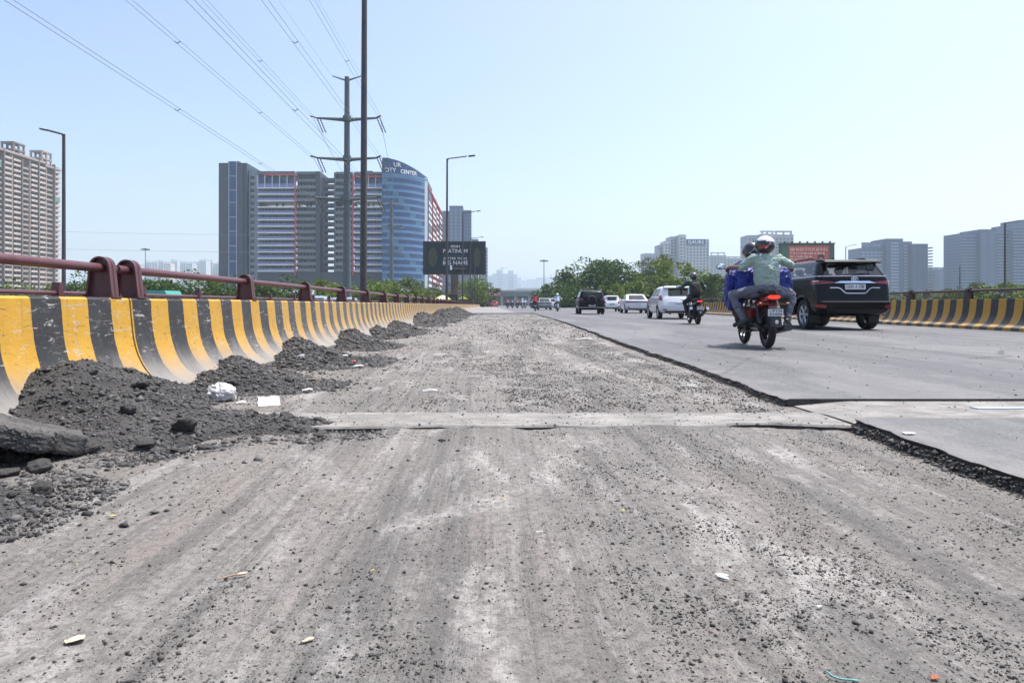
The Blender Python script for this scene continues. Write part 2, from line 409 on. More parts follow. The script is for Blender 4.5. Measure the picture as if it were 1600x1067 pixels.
def mill_h(x, y):
    x = np.asarray(x, float); y = np.asarray(y, float)
    g = 0.016*(fbm(x*5.0, y*0.30, 3, 3)-0.45)+0.022*(fbm(x*0.9, y*0.5, 9, 3)-0.45)
    g = g+0.008*(fbm(x*22, y*1.2, 21, 3)-0.45)+0.007*(fbm(x*26, y*26, 31, 3)-0.42)
    g = g-0.016*np.exp(-((y-3.89)/0.045)**2)*np.clip((fbm(x*2.3, x*0, 88, 3)-0.40)*8, 0, 1)+0.014*np.exp(-((y-3.90)/0.07)**2)*np.clip((0.42-fbm(x*2.3, x*0, 88, 3))*9, 0, 1)
    return g
def lane_z(x, y): return mill_h(x, y)+np.where(np.asarray(y) > 4.2, 0.016, 0.0)
def grid_mesh(name, xs, ys, zf, m):
    X, Y = np.meshgrid(xs, ys); Z = zf(X, Y)
    V = np.stack([X, Y, Z], -1).reshape(-1, 3); nx = len(xs); ny = len(ys)
    i = np.arange(ny-1)[:, None]*nx+np.arange(nx-1)[None, :]
    F = np.stack([i, i+1, i+nx+1, i+nx], -1).reshape(-1, 4)
    return np_mesh(name, V, F, m, True)
ys_n = np.concatenate([np.linspace(-6, 0.6, 20), np.linspace(0.65, 2.4, 120), np.linspace(2.42, 4.02, 78)])
structure(link('milled_lane', grid_mesh('milled_lane', np.linspace(-2.7, 2.5, 230), ys_n, mill_h, M_MILL)))
ys_f = np.concatenate([np.linspace(4.26, 12, 216), np.geomspace(12.1, 60, 160)])
structure(link('milled_lane', grid_mesh('milled_lane', np.linspace(-2.7, 4.4, 190), ys_f, lambda x, y: mill_h(x, y)+0.016, M_MILL)))

# asphalt layer with its ragged cut edge
AZ = 0.07
def edge_x(Y):
    Y = np.asarray(Y, float)
    e = np.interp(Y, [-6, 2.6, 3.95, 4.7, 8, 14, 26, 40, 52, 60], [1.98, 2.03, 2.09, 2.07, 2.17, 2.40, 2.85, 3.15, 3.4, 3.5])
    return e+0.09*(fbm(Y*1.7, Y*0, 5, 4)-0.47)+0.06*(fbm(Y*9, Y*0+3, 15, 3)-0.45)
def slab(name, ys, xl, start_cap=True, z=AZ):
    """asphalt slab: surface sheet, ragged vertical cut face on its left edge and start edge"""
    fr = np.concatenate([[0, 0.002, 0.006, 0.015, 0.03, 0.06], np.linspace(0.1, 1, 22)])
    V = []; F = []
    n = len(fr)
    for k, Y in enumerate(ys):
        x0 = xl(Y); x1 = bx_r(Y)+0.06
        for f in fr:
            x = x0+(x1-x0)*f
            zz = z+(0.006*(float(vnoise(x*0.7, Y*0.5, 4))-0.5))
            if f == 0: zz -= 0.006
            V.append((float(x), float(Y), zz))
    ny = len(ys)
    for i in range(ny-1):
        for j in range(n-1): F.append((i*n+j, i*n+j+1, (i+1)*n+j+1, (i+1)*n+j))
    # cut face on the left
    b = len(V); lev = (0.045, 0.02, -0.03)
    for k, Y in enumerate(ys):
        for l, zz in enumerate(lev):
            V.append((float(xl(Y))-0.004-0.035*float(vnoise(Y*23, l*3.1, 8))*(l+1)/3+(0.02 if l == 0 else 0), float(Y), zz))
    G = []
    for i in range(ny-1):
        G.append((i*n, (i+1)*n, b+(i+1)*3, b+i*3))
        for l in range(2): G.append((b+i*3+l, b+(i+1)*3+l, b+(i+1)*3+l+1, b+i*3+l+1))
    # cut face across the start
    c = len(V)
    for j in range(n): V.append((V[j][0], V[j][1]-0.01*float(vnoise(V[j][0]*20, 1, 3)), -0.03))
    for j in range(n-1): G.append((j, c+j, c+j+1, j+1))
    m = MB(); m.v = V; m.f = F+G; m.m = [0]*len(F)+[1]*len(G)
    return structure(m.build(name, [M_ASPH, M_CUT_SHADE], smooth=40))
M_CUT_SHADE = mat_rubble('asphalt_cut_and_joint_shade', (0.052, 0.050, 0.048), (0.095, 0.092, 0.088), 1.5)
slab('road', np.linspace(-6, 3.93, 260), edge_x)
slab('road', np.concatenate([np.linspace(4.72, 14, 220), np.linspace(14.1, 52, 240)]), edge_x)
def far_left(Y): return -2.44 if Y > 52.5 else float(edge_x(52.0))
slab('road', np.concatenate([np.array([52.01, 52.4]), ]), lambda Y: float(edge_x(52.0)))
slab('road', np.concatenate([np.linspace(52.42, 80, 30), np.linspace(82, 420, 60)]), lambda Y: -2.46)

# raised concrete strips of the expansion joints
def joint(Y0, Y1, x0, x1, z, rag, n=360):
    xs = np.linspace(x0, x1, n); rows = []
    fr0 = Y0+rag*(fbm(xs*3.2, xs*0, 7, 4)-0.45)+rag*0.8*np.clip(fbm(xs*1.3, xs*0+5, 12, 3)-0.60, 0, 1)*6
    fr0 = fr0+0.012*np.sin(xs*0.7)
    V = []; F = []
    lv = [(0.008, -0.03), (0.0, z-0.012), (0.010, z)]
    for k, x in enumerate(xs):
        for dy, zz in lv: V.append((x, fr0[k]+dy+0.006*float(vnoise(x*40, zz*50, 2)), zz))
        for q in (0.3, 0.6, 1.0): V.append((x, fr0[k]*(1-q)+Y1*q+(0.10*float(fbm(x*5, 3, 6, 4))-0.05 if q == 1 else 0), z+0.003*float(vnoise(x*5, q*4, 3))))
        V.append((x, Y1+0.02, z-0.04))
    for k in range(n-1):
        for l in range(6): F.append((k*7+l, (k+1)*7+l, (k+1)*7+l+1, k*7+l+1))
    m = MB(); m.v = V; m.f = F; m.m = [1 if i % 6 == 0 else 0 for i in range(len(F))]  # strip's front faces take the dark cut material, shade put into their colour
    return structure(m.build('expansion_joint', [M_JOINT, M_CUT_SHADE], smooth=35))
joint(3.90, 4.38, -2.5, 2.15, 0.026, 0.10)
def side_joint():
    xs = np.linspace(2.10, bx_r(4)+0.05, 160); V = []; F = []
    for k, x in enumerate(xs):
        zt = AZ-0.004-0.030*max(0.0, 1-(x-2.1)/0.35)
        for y, z in ((3.90, 0.0), (3.925, zt), (4.25, zt), (4.45, zt-0.012), (4.74, zt-0.014)): V.append((x, y, z+0.004*(float(vnoise(x*6, y*9, 3))-0.5)))
    for k in range(159):
        for l in range(4): F.append((k*5+l, (k+1)*5+l, (k+1)*5+l+1, k*5+l+1))
    m = MB(); m.v = V; m.f = F; m.m = [0]*len(F); structure(m.build('expansion_joint', M_JOINT, smooth=35))
side_joint()
# gravelly filler between joint strip and far slab is part of the joint; the steel edge runs across the open lanes
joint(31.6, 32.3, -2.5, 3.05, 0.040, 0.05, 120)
M_EDGE = mat('joint_steel', (0.50, 0.56, 0.64), 0.32, 0.75, var=0.15, vscale=6)
structure(MB().b2(3.05, bx_r(4.3)+0.02, 4.26, 4.335, 0.02, AZ+0.004).build('joint_steel_edge', M_EDGE))

# ------------------------------------------------------------------ painted concrete parapets
def curve_profile(h, kerb=0.095):
    """(inward distance from toe, height) for the roadside face, then top and back"""
    pts = [(0, -0.03), (0.0, kerb-0.01), (0.012, kerb)]
    p0, p1, p2, p3 = (0.02, kerb+0.004), (0.20, kerb+0.06), (0.265, 0.34), (0.29, h*0.66)
    for i in range(1, 13):
        t = i/12; a, b, c, d = (1-t)**3, 3*t*(1-t)**2, 3*t*t*(1-t), t**3
        pts.append((a*p0[0]+b*p1[0]+c*p2[0]+d*p3[0], a*p0[1]+b*p1[1]+c*p2[1]+d*p3[1]))
    pts += [(0.305, h*0.85), (0.312, h-0.014), (0.326, h), (0.50, h), (0.514, h-0.014), (0.52, -0.6)]
    return pts
def parapet(name, y0, y1, h, side, m, label, step=0.29, z0=0.0, xf=None, group=None):
    prof = curve_profile(h); k = len(prof)
    ys = np.linspace(y0, y1, max(2, int((y1-y0)/step)+1)) if y1 < 60 else np.concatenate([np.arange(y0, min(60, y1), step*2), np.linspace(max(60, y0), y1, 20)[(1 if y0 < 60 else 0):]])
    V = []; F = []; U = []
    for Y in ys:
        xt = xf(Y)
        for j, (d, z) in enumerate(prof):
            wob = 0.007*(float(vnoise(Y*0.9, j*0.35, 41))-0.5)+0.004*(float(vnoise(Y*4, j*0.8, 43))-0.5)
            V.append((xt-side*(d+wob), Y-y0, z+z0+(wob*0.8 if z > 0.2 else 0)))
            U.append((Y, z))
    n = len(ys)
    for i in range(n-1):
        for j in range(k-1): F.append((i*k+j, (i+1)*k+j, (i+1)*k+j+1, i*k+j+1))
    F.append(tuple(range(k))); F.append(tuple((n-1)*k+j for j in range(k)))
    me = bpy.data.meshes.new(name); me.from_pydata(V, [], F); me.materials.append(m)
    uv = me.uv_layers.new(name='UVMap')
    li = np.empty(len(me.loops), dtype=np.int32); me.loops.foreach_get('vertex_index', li)
    uv.data.foreach_set('uv', np.array(U, dtype=np.float32)[li].ravel())
    bm = bmesh.new(); bm.from_mesh(me); bmesh.ops.recalc_face_normals(bm, faces=bm.faces); bm.to_mesh(me); bm.free()
    me.polygons.foreach_set('use_smooth', [True]*len(me.polygons)); me.set_sharp_from_angle(angle=R(35))
    o = link(name, me, None, (0, y0, 0))
    return tag(o, label, 'barrier', group)
LX = -2.44
LH = 0.77
lx = lambda Y: LX+0.0
JOINTS = [-20, 5.22, 32.0, 59.5, 87, 142, 200, 300, 420]
Ll = ['nearest yellow and black parapet length at left, rubble heaped on its foot', 'dusty yellow and grey parapet length between first and second joint, left side',
      'far left parapet length after its second joint, dust covered stripes', 'left parapet length beside the end of the milled lane', 'left parapet length beyond the milled lane',
      'left parapet length in front of the dark billboard, far off', 'farthest left parapet lengths near the distant traffic', 'faint end of the left parapet at the crest']
for i in range(8):
    parapet('concrete_parapet', JOINTS[i]+0.012, JOINTS[i+1]-0.012, LH, 1, M_BARL, Ll[i], xf=lx, group='parapet lengths on the left')
RJ = [2, 16.2, 42.8, 70.4, 100, 200, 420]
Rl = ['near right parapet length with bold yellow and black stripes, out of frame edge', 'striped parapet length behind the black suv at right', 'striped parapet length right of the motorcyclist in green',
      'right parapet length behind the white cars', 'right parapet length below the roadside trees', 'faint far end of the right parapet']
for i in range(6):
    parapet('concrete_parapet', RJ[i]+0.012, RJ[i+1]-0.012, 0.80, -1, M_BARR, Rl[i], z0=AZ, xf=bx_r, group='parapet lengths on the right')

# ------------------------------------------------------------------ steel railings
def post_mesh(base, top, half=0.075, foot=0.10, w=0.095, m=None):
    """transverse web plate with a curved flange strip round its edge; origin on the rail axis"""
    r = half; out = []
    out.append((-foot, base))
    n = 12; zc = top-r
    for i in range(n+1):
        a = PI-PI*i/n; out.append((r*math.cos(a), zc+r*math.sin(a)))
    out.append((foot, base))
    mb = MB(); mb.prism(out, 'Y', -0.010, 0.010)
    # flange
    inn = [(-foot+0.013, base)]+[((r-0.013)*math.cos(PI-PI*i/n), zc+(r-0.013)*math.sin(PI-PI*i/n)) for i in range(n+1)]+[(foot-0.013, base)]
    k = len(out); vs = []
    for a in (-w/2, w/2):
        for (u, v) in out: vs.append((u, a, v))
        for (u, v) in inn: vs.append((u, a, v))
    fs = []
    for i in range(k-1):
        fs += [(i, i+1, 2*k+i+1, 2*k+i), (k+i, 3*k+i, 3*k+i+1, k+i+1), (i, k+i, k+i+1, i+1), (2*k+i, 2*k+i+1, 3*k+i+1, 3*k+i)]
    mb.add(vs, fs)
    mb.box((0, 0, base+0.006), (2*foot+0.03, w+0.05, 0.012))
    for sx in (-1, 1):
        for sy in (-1, 1): mb.cyl((sx*(foot-0.0), sy*(w/2+0.012), base), (sx*(foot-0.0), sy*(w/2+0.012), base+0.03), 0.011, n=6)
    return mb.mesh('post', m or M_RAIL, 35)
def railing(name, label, group, xf, zr, y0, y1, posts, pm, r, rm, sleeve=True):
    t = thing(name, label, 'railing', (xf(y0), y0, zr), 0, group)
    m = MB(); m.tube([(xf(y)-xf(y0), y-y0, 0) for y in (y0, (y0+y1)/2, y1)], r, 14 if r > .03 else 8)
    m.build('rail_pipe', rm, t, smooth=40)
    for p in posts:
        link('post', pm, t, (xf(p)-xf(y0), p-y0, 0))
    return t
PM_L = post_mesh(LH-0.99, 0.085)
lr = lambda Y: LX-0.425
def seq(a, b, s): return list(np.arange(a, b, s))
Rl_ = ['thick maroon pipe railing on the nearest left parapet, ending at the joint', 'long maroon pipe railing on the left parapet after the joint', 'maroon railing on the far left parapet past its second joint',
       'distant dark railing on the left parapet near the billboard']
for i, (a, b, s0) in enumerate(((-9.5, 5.20, -5.33), (5.24, 31.95, 5.42), (32.05, 87, 32.3), (87.1, 200, 88))):
    ps = [5.05-2.6*k for k in range(5)] if i == 0 else seq(s0, b-0.1, 2.6)
    railing('steel_railing', Rl_[i], 'railings on the left parapet', lr, 0.99, a if i else -8.0, b, ps, PM_L, 0.033, M_RAIL)
PM_R = post_mesh(0.80+AZ-1.10, 0.08, m=M_DARKRAIL)
rr = lambda Y: bx_r(Y)+0.425
for i, (a, b) in enumerate(((4, 42.7), (42.9, 160))):
    railing('steel_railing', ['dark pipe railing on the right parapet behind the black suv', 'dark pipe railing on the far right parapet below the trees'][i], 'railings on the right parapet', rr, 1.10, a, b,
            seq(a+0.3, b, 2.9), PM_R, 0.036, M_DARKRAIL)
# second railing on the slip road beside the flyover
sx_ = lambda Y: -5.25
structure(MB().b2(-5.42, -5.08, -30, 300, -1.3, 0.55).build('slip_road_kerb_wall', M_CONC))
pm2 = MB().box((0, 0, -0.10), (0.09, 0.09, 0.46)).mesh('post', M_RAIL)
railing('steel_railing', 'lower maroon railing of the slip road behind the left parapet', None, sx_, 0.86, -4, 120, seq(0.3, 90, 2.0), pm2, 0.028, M_RAIL)

# ------------------------------------------------------------------ rubble heaps against the left parapet
ICO_V = None
def ico():
    t = (1+5**0.5)/2
    v = np.array([(-1, t, 0), (1, t, 0), (-1, -t, 0), (1, -t, 0), (0, -1, t), (0, 1, t), (0, -1, -t), (0, 1, -t), (t, 0, -1), (t, 0, 1), (-t, 0, -1), (-t, 0, 1)], float)
    v /= np.linalg.norm(v[0])
    f = np.array([(0, 11, 5), (0, 5, 1), (0, 1, 7), (0, 7, 10), (0, 10, 11), (1, 5, 9), (5, 11, 4), (11, 10, 2), (10, 7, 6), (7, 1, 8), (3, 9, 4), (3, 4, 2), (3, 2, 6), (3, 6, 8), (3, 8, 9), (4, 9, 5), (2, 4, 11), (6, 2, 10), (8, 6, 7), (9, 8, 1)])
    return v, f
IV, IF = ico()
OV = np.array([(1, 0, 0), (-1, 0, 0), (0, 1, 0), (0, -1, 0), (0, 0, 1), (0, 0, -1)], float)
OF = np.array([(0, 2, 4), (2, 1, 4), (1, 3, 4), (3, 0, 4), (2, 0, 5), (1, 2, 5), (3, 1, 5), (0, 3, 5)])
def stones_mesh(name, P, S, m, flat=0.7, lift=0.30, big=False):
    """many angular stones: P (n,3) resting points, S (n,) radii"""
    n = len(P)
    B, BF = (IV, IF) if big else (OV, OF); nb = len(B)
    V = B[None]*(1+0.6*(rng.random((n, nb, 1))-0.5))+0.55*(rng.random((n, nb, 3))-0.5)
    sc = S[:, None]*np.stack([0.6+0.9*rng.random(n), 0.6+0.9*rng.random(n), flat*(0.5+0.8*rng.random(n))], -1)
    V = V*sc[:, None, :]
    a = rng.random(n)*2*PI; b = (rng.random(n)-0.5)*1.4
    ca, sa, cb, sb = np.cos(a), np.sin(a), np.cos(b), np.sin(b)
    x, y, z = V[..., 0], V[..., 1], V[..., 2]
    y2 = y*cb[:, None]-z*sb[:, None]; z2 = y*sb[:, None]+z*cb[:, None]
    x3 = x*ca[:, None]-y2*sa[:, None]; y3 = x*sa[:, None]+y2*ca[:, None]
    V = np.stack([x3, y3, z2+lift*S[:, None]], -1)+P[:, None, :]
    F = BF[None]+(np.arange(n)*nb)[:, None, None]
    return np_mesh(name, V.reshape(-1, 3), F.reshape(-1, 3), m)
def heap_h(cones, X, Y, seed):
    n1 = fbm(X*2.6, Y*2.6, seed, 4)-0.47; n2 = fbm(X*2.6+40, Y*2.6+9, seed+5, 4)-0.47
    Xw = X+0.30*n1; Yw = Y+0.30*n2
    h = np.zeros_like(X)-0.035
    for cx, cy, rx, ry, hh in cones:
        d = np.sqrt(((Xw-cx)/rx)**2+((Yw-cy)/ry)**2)
        k = hh*(np.clip(1-d, 0, 1)**1.0)*1.05-0.025*np.clip(d, 0, 2)
        k = np.minimum(k, hh*0.97-0.06*hh*d)
        h = np.maximum(h, k)
    h = h+np.where(h > 0.0, 0.05*(fbm(X*7, Y*7, seed+3, 4)-0.45)+0.018*(fbm(X*25, Y*25, seed+8, 3)-0.45), 0)
    return h
def heap(cones, label, seed, ngrain, res, g0, g1, base=0.0):
    xs0 = LX-0.24; x1 = max(c[0]+c[2] for c in cones)+0.1; y0 = min(c[1]-c[3] for c in cones)-0.1; y1 = max(c[1]+c[3] for c in cones)+0.1
    xs = np.arange(xs0, x1, res); ys = np.arange(y0, y1, res)
    zf = lambda X, Y: heap_h(cones, X, Y, seed)+base
    o = link('rubble_heap', grid_mesh('rubble_heap', xs, ys, zf, M_RUB)); tag(o, label, 'rubble heap', 'rubble heaps along the left parapet')
    X = rng.uniform(xs0, x1, ngrain*4); Y = rng.uniform(y0, y1, ngrain*4); Z = heap_h(cones, X, Y, seed)
    k = Z > -0.031; X, Y, Z = X[k][:ngrain], Y[k][:ngrain], Z[k][:ngrain]
    Xf = rng.uniform(xs0, x1+0.5, ngrain*2); Yf = rng.uniform(y0-0.4, y1+0.4, ngrain*2); dm = np.full(len(Xf), 9.0)
    for cx, cy, rx, ry, hh in cones: dm = np.minimum(dm, np.sqrt(((Xf-cx)/rx)**2+((Yf-cy)/ry)**2))
    kf = (dm > 0.95) & (Xf > LX+0.02) & (rng.random(len(Xf)) < 0.55*np.exp(-(dm-0.95)*4.5)*np.clip(fbm(Xf*5, Yf*5, seed+2, 3)*2.6-0.6, 0.05, 1))
    X = np.concatenate([X, Xf[kf]]); Y = np.concatenate([Y, Yf[kf]]); Z = np.concatenate([Z, mill_h(Xf[kf], Yf[kf])])
    S = g0*0.62*np.exp(rng.normal(0, 0.62, len(X))); S = np.clip(S, g0*0.25, g1)
    Z = np.maximum(Z, 0.0)+base
    c = link('loose_grains', stones_mesh('loose_grains', np.stack([X, Y, Z], -1), S, M_GRAIN, 0.8, 0.1), o); c['kind'] = 'stuff'
    return zf
H1 = [(-2.52, 4.12, 0.80, 0.66, 0.40), (-2.52, 4.66, 0.74, 0.74, 0.29), (-2.02, 3.96, 0.82, 0.70, 0.21), (-1.50, 4.0, 0.90, 0.46, 0.07), (-2.45, 3.45, 0.7, 0.6, 0.10)]
h1 = heap(H1, 'largest dark rubble heap, nearest, spilling from the left parapet foot', 5, 22000, 0.016, 0.0075, 0.022)
H1b = [(-2.25, 2.35, 0.75, 0.55, 0.10), (-2.4, 1.95, 0.6, 0.5, 0.07)]
h1b = heap(H1b, 'low scatter of dark rubble at the lower left corner', 12, 8000, 0.016, 0.0075, 0.02)
H2 = [(-2.50, 6.62, 0.54, 0.62, 0.21), (-2.2, 5.95, 0.66, 0.68, 0.19), (-1.85, 5.85, 0.5, 0.5, 0.07)]
h2 = heap(H2, 'second rubble heap, beside the crumpled white plastic bag', 21, 11000, 0.024, 0.010, 0.03, 0.016)
H3 = [(-2.50, 8.80, 0.56, 0.66, 0.28), (-2.15, 8.25, 0.75, 0.85, 0.22), (-1.8, 8.35, 0.55, 0.7, 0.09)]
h3 = heap(H3, 'third rubble heap with scraps of white litter on its slope', 33, 9000, 0.035, 0.013, 0.035, 0.016)
H4 = [(-2.46, 12.0, 0.6, 1.0, 0.28), (-2.2, 11.4, 0.65, 1.0, 0.20)]
heap(H4, 'fourth rubble heap along the parapet, short and rounded', 44, 5000, 0.05, 0.016, 0.04, 0.016)
H5 = [(-2.44, 14.9, 0.6, 1.1, 0.24), (-2.42, 18.0, 0.65, 1.7, 0.28), (-2.25, 16.4, 0.6, 1.6, 0.16)]
heap(H5, 'fifth rubble heap, long and low along the parapet', 55, 6000, 0.06, 0.02, 0.05, 0.016)
H6 = [(-2.42, 25, 0.9, 3.5, 0.42), (-2.3, 29.5, 0.9, 3.0, 0.36), (-2.4, 34.5, 1.0, 3.5, 0.5), (-2.4, 41, 1.0, 4, 0.5), (-2.3, 48, 1.2, 5, 0.55)]
heap(H6, 'farthest long ridge of rubble along the left parapet', 66, 8000, 0.1, 0.03, 0.08, 0.016)

# loose stones of the milled lane
def lane_stones(n, y0, y1, s0, s1, name, m=M_STONE, xr=(-2.3, 2.02), power=1.0):
    Y = y0*(y1/y0)**(rng.random(n*4)**power); X = rng.uniform(xr[0], xr[1], n*4)
    d = fbm(X*2.2, Y*0.35, 77, 4)+0.18*(fbm(X*0.7+3, Y*0.5, 78, 3)-0.5)+0.05*np.clip(X, -1, 2)
    d2 = fbm(X*6, Y*5, 79, 3)
    p = np.clip((d-0.36)/0.22, 0.26, 1)*np.clip((d2-0.25)/0.3, 0.2, 1)
    k = rng.random(n*4) < p
    k &= (X < edge_x(Y)-0.03)
    X, Y = X[k][:n], Y[k][:n]
    S = np.clip(s0*np.exp(rng.normal(0, 0.58, len(X))), s0*0.35, s1)
    Z = lane_z(X, Y)
    o = link(name, stones_mesh(name, np.stack([X, Y, Z], -1), S, m)); 
    return tag(o, None, None, None, 'stuff')
tag(lane_stones(72000, 0.9, 3.95, 0.0014, 0.0068, 'gravel'), 'loose dark gravel strewn over the near milled lane', 'gravel')
tag(lane_stones(52000, 4.45, 14, 0.0027, 0.011, 'gravel'), 'loose dark gravel on the milled lane past the joint', 'gravel')
tag(lane_stones(10000, 14, 50, 0.007, 0.022, 'gravel', xr=(-2.3, 3.2)), 'loose dark gravel on the far milled lane', 'gravel')
def strip_grit():
    X = np.concatenate([rng.uniform(-1.4, 2.1, 900), rng.uniform(2.1, 6.5, 500)]); Y = np.concatenate([3.93+0.45*rng.random(900)**1.6, rng.uniform(3.95, 4.7, 500)])
    Z = np.where(X < 2.12, 0.027, AZ-0.010); S = np.clip(0.0022*np.exp(rng.normal(0, 0.6, len(X))), 0.001, 0.010)
    tag(link('gravel', stones_mesh('gravel', np.stack([X, Y, Z], -1), S, M_STONE)), 'fine grit lying on the pale joint strip', 'gravel', None, 'stuff')
strip_grit()
def edge_stones():
    Y = np.concatenate([rng.uniform(1.0, 3.93, 2600), rng.uniform(4.72, 16, 3200)])
    X = edge_x(Y)-np.abs(rng.normal(0.0, 0.024, len(Y)))-0.004
    S = np.clip(0.0040*np.exp(rng.normal(0, 0.6, len(Y))), 0.0012, 0.016)
    Z = lane_z(X, Y)+np.clip(0.045-1.3*(edge_x(Y)-X), 0, 1)
    o = link('gravel', stones_mesh('gravel', np.stack([X, Y, Z], -1), S, M_STONE)); tag(o, 'crumbled asphalt along the cut edge of the road layer', 'gravel', None, 'stuff')
edge_stones()
def road_grit():
    Y = rng.uniform(3.0, 16, 700); X = rng.uniform(2.2, 9.5, 700); k = X > edge_x(Y)+0.05
    k &= (Y < 3.9) | (Y > 4.75)
    X, Y = X[k], Y[k]
    S = np.clip(0.005*np.exp(rng.normal(0, 0.5, len(X))), 0.002, 0.016)
    o = link('gravel', stones_mesh('gravel', np.stack([X, Y, X*0+AZ+0.002], -1), S, M_STONE)); tag(o, 'sparse grit lying on the smooth grey road', 'gravel', None, 'stuff')
road_grit()

# bigger lumps, each a thing of its own
def lump_mesh(seed, flat=0.55):
    r = random.Random(seed); bm = bmesh.new(); bmesh.ops.create_icosphere(bm, subdivisions=2, radius=1)
    bmesh.ops.subdivide_edges(bm, edges=bm.edges, cuts=1); cuts = [Vector((r.gauss(0, 1), r.gauss(0, 1), r.gauss(0, 1))).normalized() for _ in range(9)]
    for v in bm.verts:
        p = v.co.copy()
        for c in cuts:
            d = p.dot(c)
            if d > 0.68: p -= c*(d-0.68)
        p *= 1+0.12*(r.random()-0.5)+0.35*(float(fbm(p.x*3+seed, p.y*3+p.z*2, seed, 3))-0.45)
        v.co = Vector((p.x*1.25, p.y, p.z*flat))
    me = bpy.data.meshes.new('asphalt_lump'); bm.to_mesh(me); bm.free(); me.materials.append(M_CHUNK)
    return me
LM = [lump_mesh(s, f) for s, f in ((1, 0.55), (2, 0.75), (3, 0.4), (4, 0.6))]
def lump(x, y, s, label, zf=None, k=0, tilt=0.0, group=None, base=None):
    z = float(zf(np.array([x]), np.array([y]))[0]) if zf else 0
    z = max(z, float(lane_z(x, y)))
    o = link('asphalt_lump', LM[k % 4], None, (x, y, z+s*0.25), (tilt, tilt*0.5, x*37 % 6.28), (s, s, s))
    return tag(o, label, 'rubble lump', group or 'asphalt lumps on the heaps')
lump(-1.93, 3.30, 0.055, 'blocky dark asphalt lump at the foot of the largest heap, left one', h1, 1, 0.4)
lump(-1.70, 3.38, 0.050, 'flat grey asphalt lump beside the biggest heap foot', h1, 2, 0.2)
lump(-1.50, 3.32, 0.045, 'low flat lump where the largest heap meets the dust', h1, 2, 0.1)
lump(-1.42, 3.40, 0.040, 'flat slab lump right of its twin at the heap foot', h1, 2, -0.1)
lump(-1.62, 3.62, 0.070, 'big dark lump jutting from the slope of the largest heap', h1, 3, 0.5)
lump(-1.98, 3.75, 0.050, 'pale cubic lump midway up the largest heap', h1, 1, 0.5)
lump(-2.12, 4.15, 0.060, 'flat pale lump near the crest of the largest heap', h1, 2, 0.3)
lump(-1.20, 4.05, 0.045, 'lump lying on the right flank of the largest heap', h1, 0, 0.3)
lump(-1.0, 4.02, 0.035, 'small lump at the right tip of the largest heap', h1, 0, 0.3)
lump(-0.93, 3.72, 0.032, 'dark flat lump alone in front of the joint strip', None, 2, 0.0)
lump(-1.72, 2.62, 0.045, 'dark lump on the low rubble scatter at left', h1b, 1, 0.3)
lump(-1.80, 2.40, 0.030, 'smaller lump on the low rubble scatter at left edge', h1b, 3, 0.3)
lump(-2.13, 5.6, 0.05, 'grey lump on the second heap', h2, 0, 0.2)
lump(-1.85, 8.0, 0.06, 'grey lump on the third heap', h3, 0, 0.2)
for i in range(46):
    hz, cs, hn = ((h1, H1, 'on the largest rubble heap'), (h1, H1, 'on the largest rubble heap'), (h2, H2, 'on the second heap beside the plastic bag'), (h3, H3, 'on the third heap'), (h1b, H1b, 'on the low scatter at lower left'))[i % 5]
    c = random.choice(cs); x = c[0]+random.uniform(0.15, 0.8)*c[2]; y = c[1]+random.uniform(-0.7, 0.7)*c[3]
    if float(hz(np.array([x]), np.array([y]))[0]) < 0.0: continue
    lump(x, y, random.uniform(0.014, 0.030), 'small angular asphalt lump '+hn, hz, i, random.uniform(-.5, .5), 'small lumps '+hn)
# broken slab of old surfacing leaning at the left edge
def broken_slab():
    bm = bmesh.new(); bmesh.ops.create_cube(bm, size=2); bmesh.ops.subdivide_edges(bm, edges=bm.edges, cuts=44, use_grid_fill=True)
    for v in bm.verts:
        p = v.co.copy(); q = (abs(p.x)**7+abs(p.y)**7+abs(p.z)**7)**(1/7); p = p/q
        o1 = float(fbm(p.x*1.6+3, p.y*1.6+1, 23, 3))-0.45; gr = float(fbm(p.x*17+p.z*5, p.y*14+p.z*7, 31, 3))-0.45; g2 = float(vnoise(p.x*34+p.z*9, p.y*28+p.z*13, 37))-0.5
        a = math.atan2(p.y, p.x); out = 1+0.13*math.sin(3*a+1)+0.09*math.sin(7*a+2)
        v.co = Vector((p.x*0.30*out+0.03*gr, p.y*0.24*out+0.03*gr, p.z*0.052+0.05*o1+0.020*gr+0.010*g2))
    me = bpy.data.meshes.new('broken_slab'); bm.to_mesh(me); bm.free(); me.materials.append(M_CHUNK)
    o = link('broken_slab', me, None, (-2.24, 3.12, 0.150), (R(-8), R(15), R(20)))
    tag(o, 'broken slab of old asphalt propped over a dark hollow at left edge', 'slab')
broken_slab()
lump(-1.93, 2.93, 0.055, 'upright grey block propping the broken slab', None, 1, 0.2)
lump(-2.02, 2.86, 0.05, 'flat stone in front of the broken slab', None, 2, 0.05)
lump(-2.35, 2.95, 0.07, 'dark block under the left end of the broken slab', None, 1, 0.2)
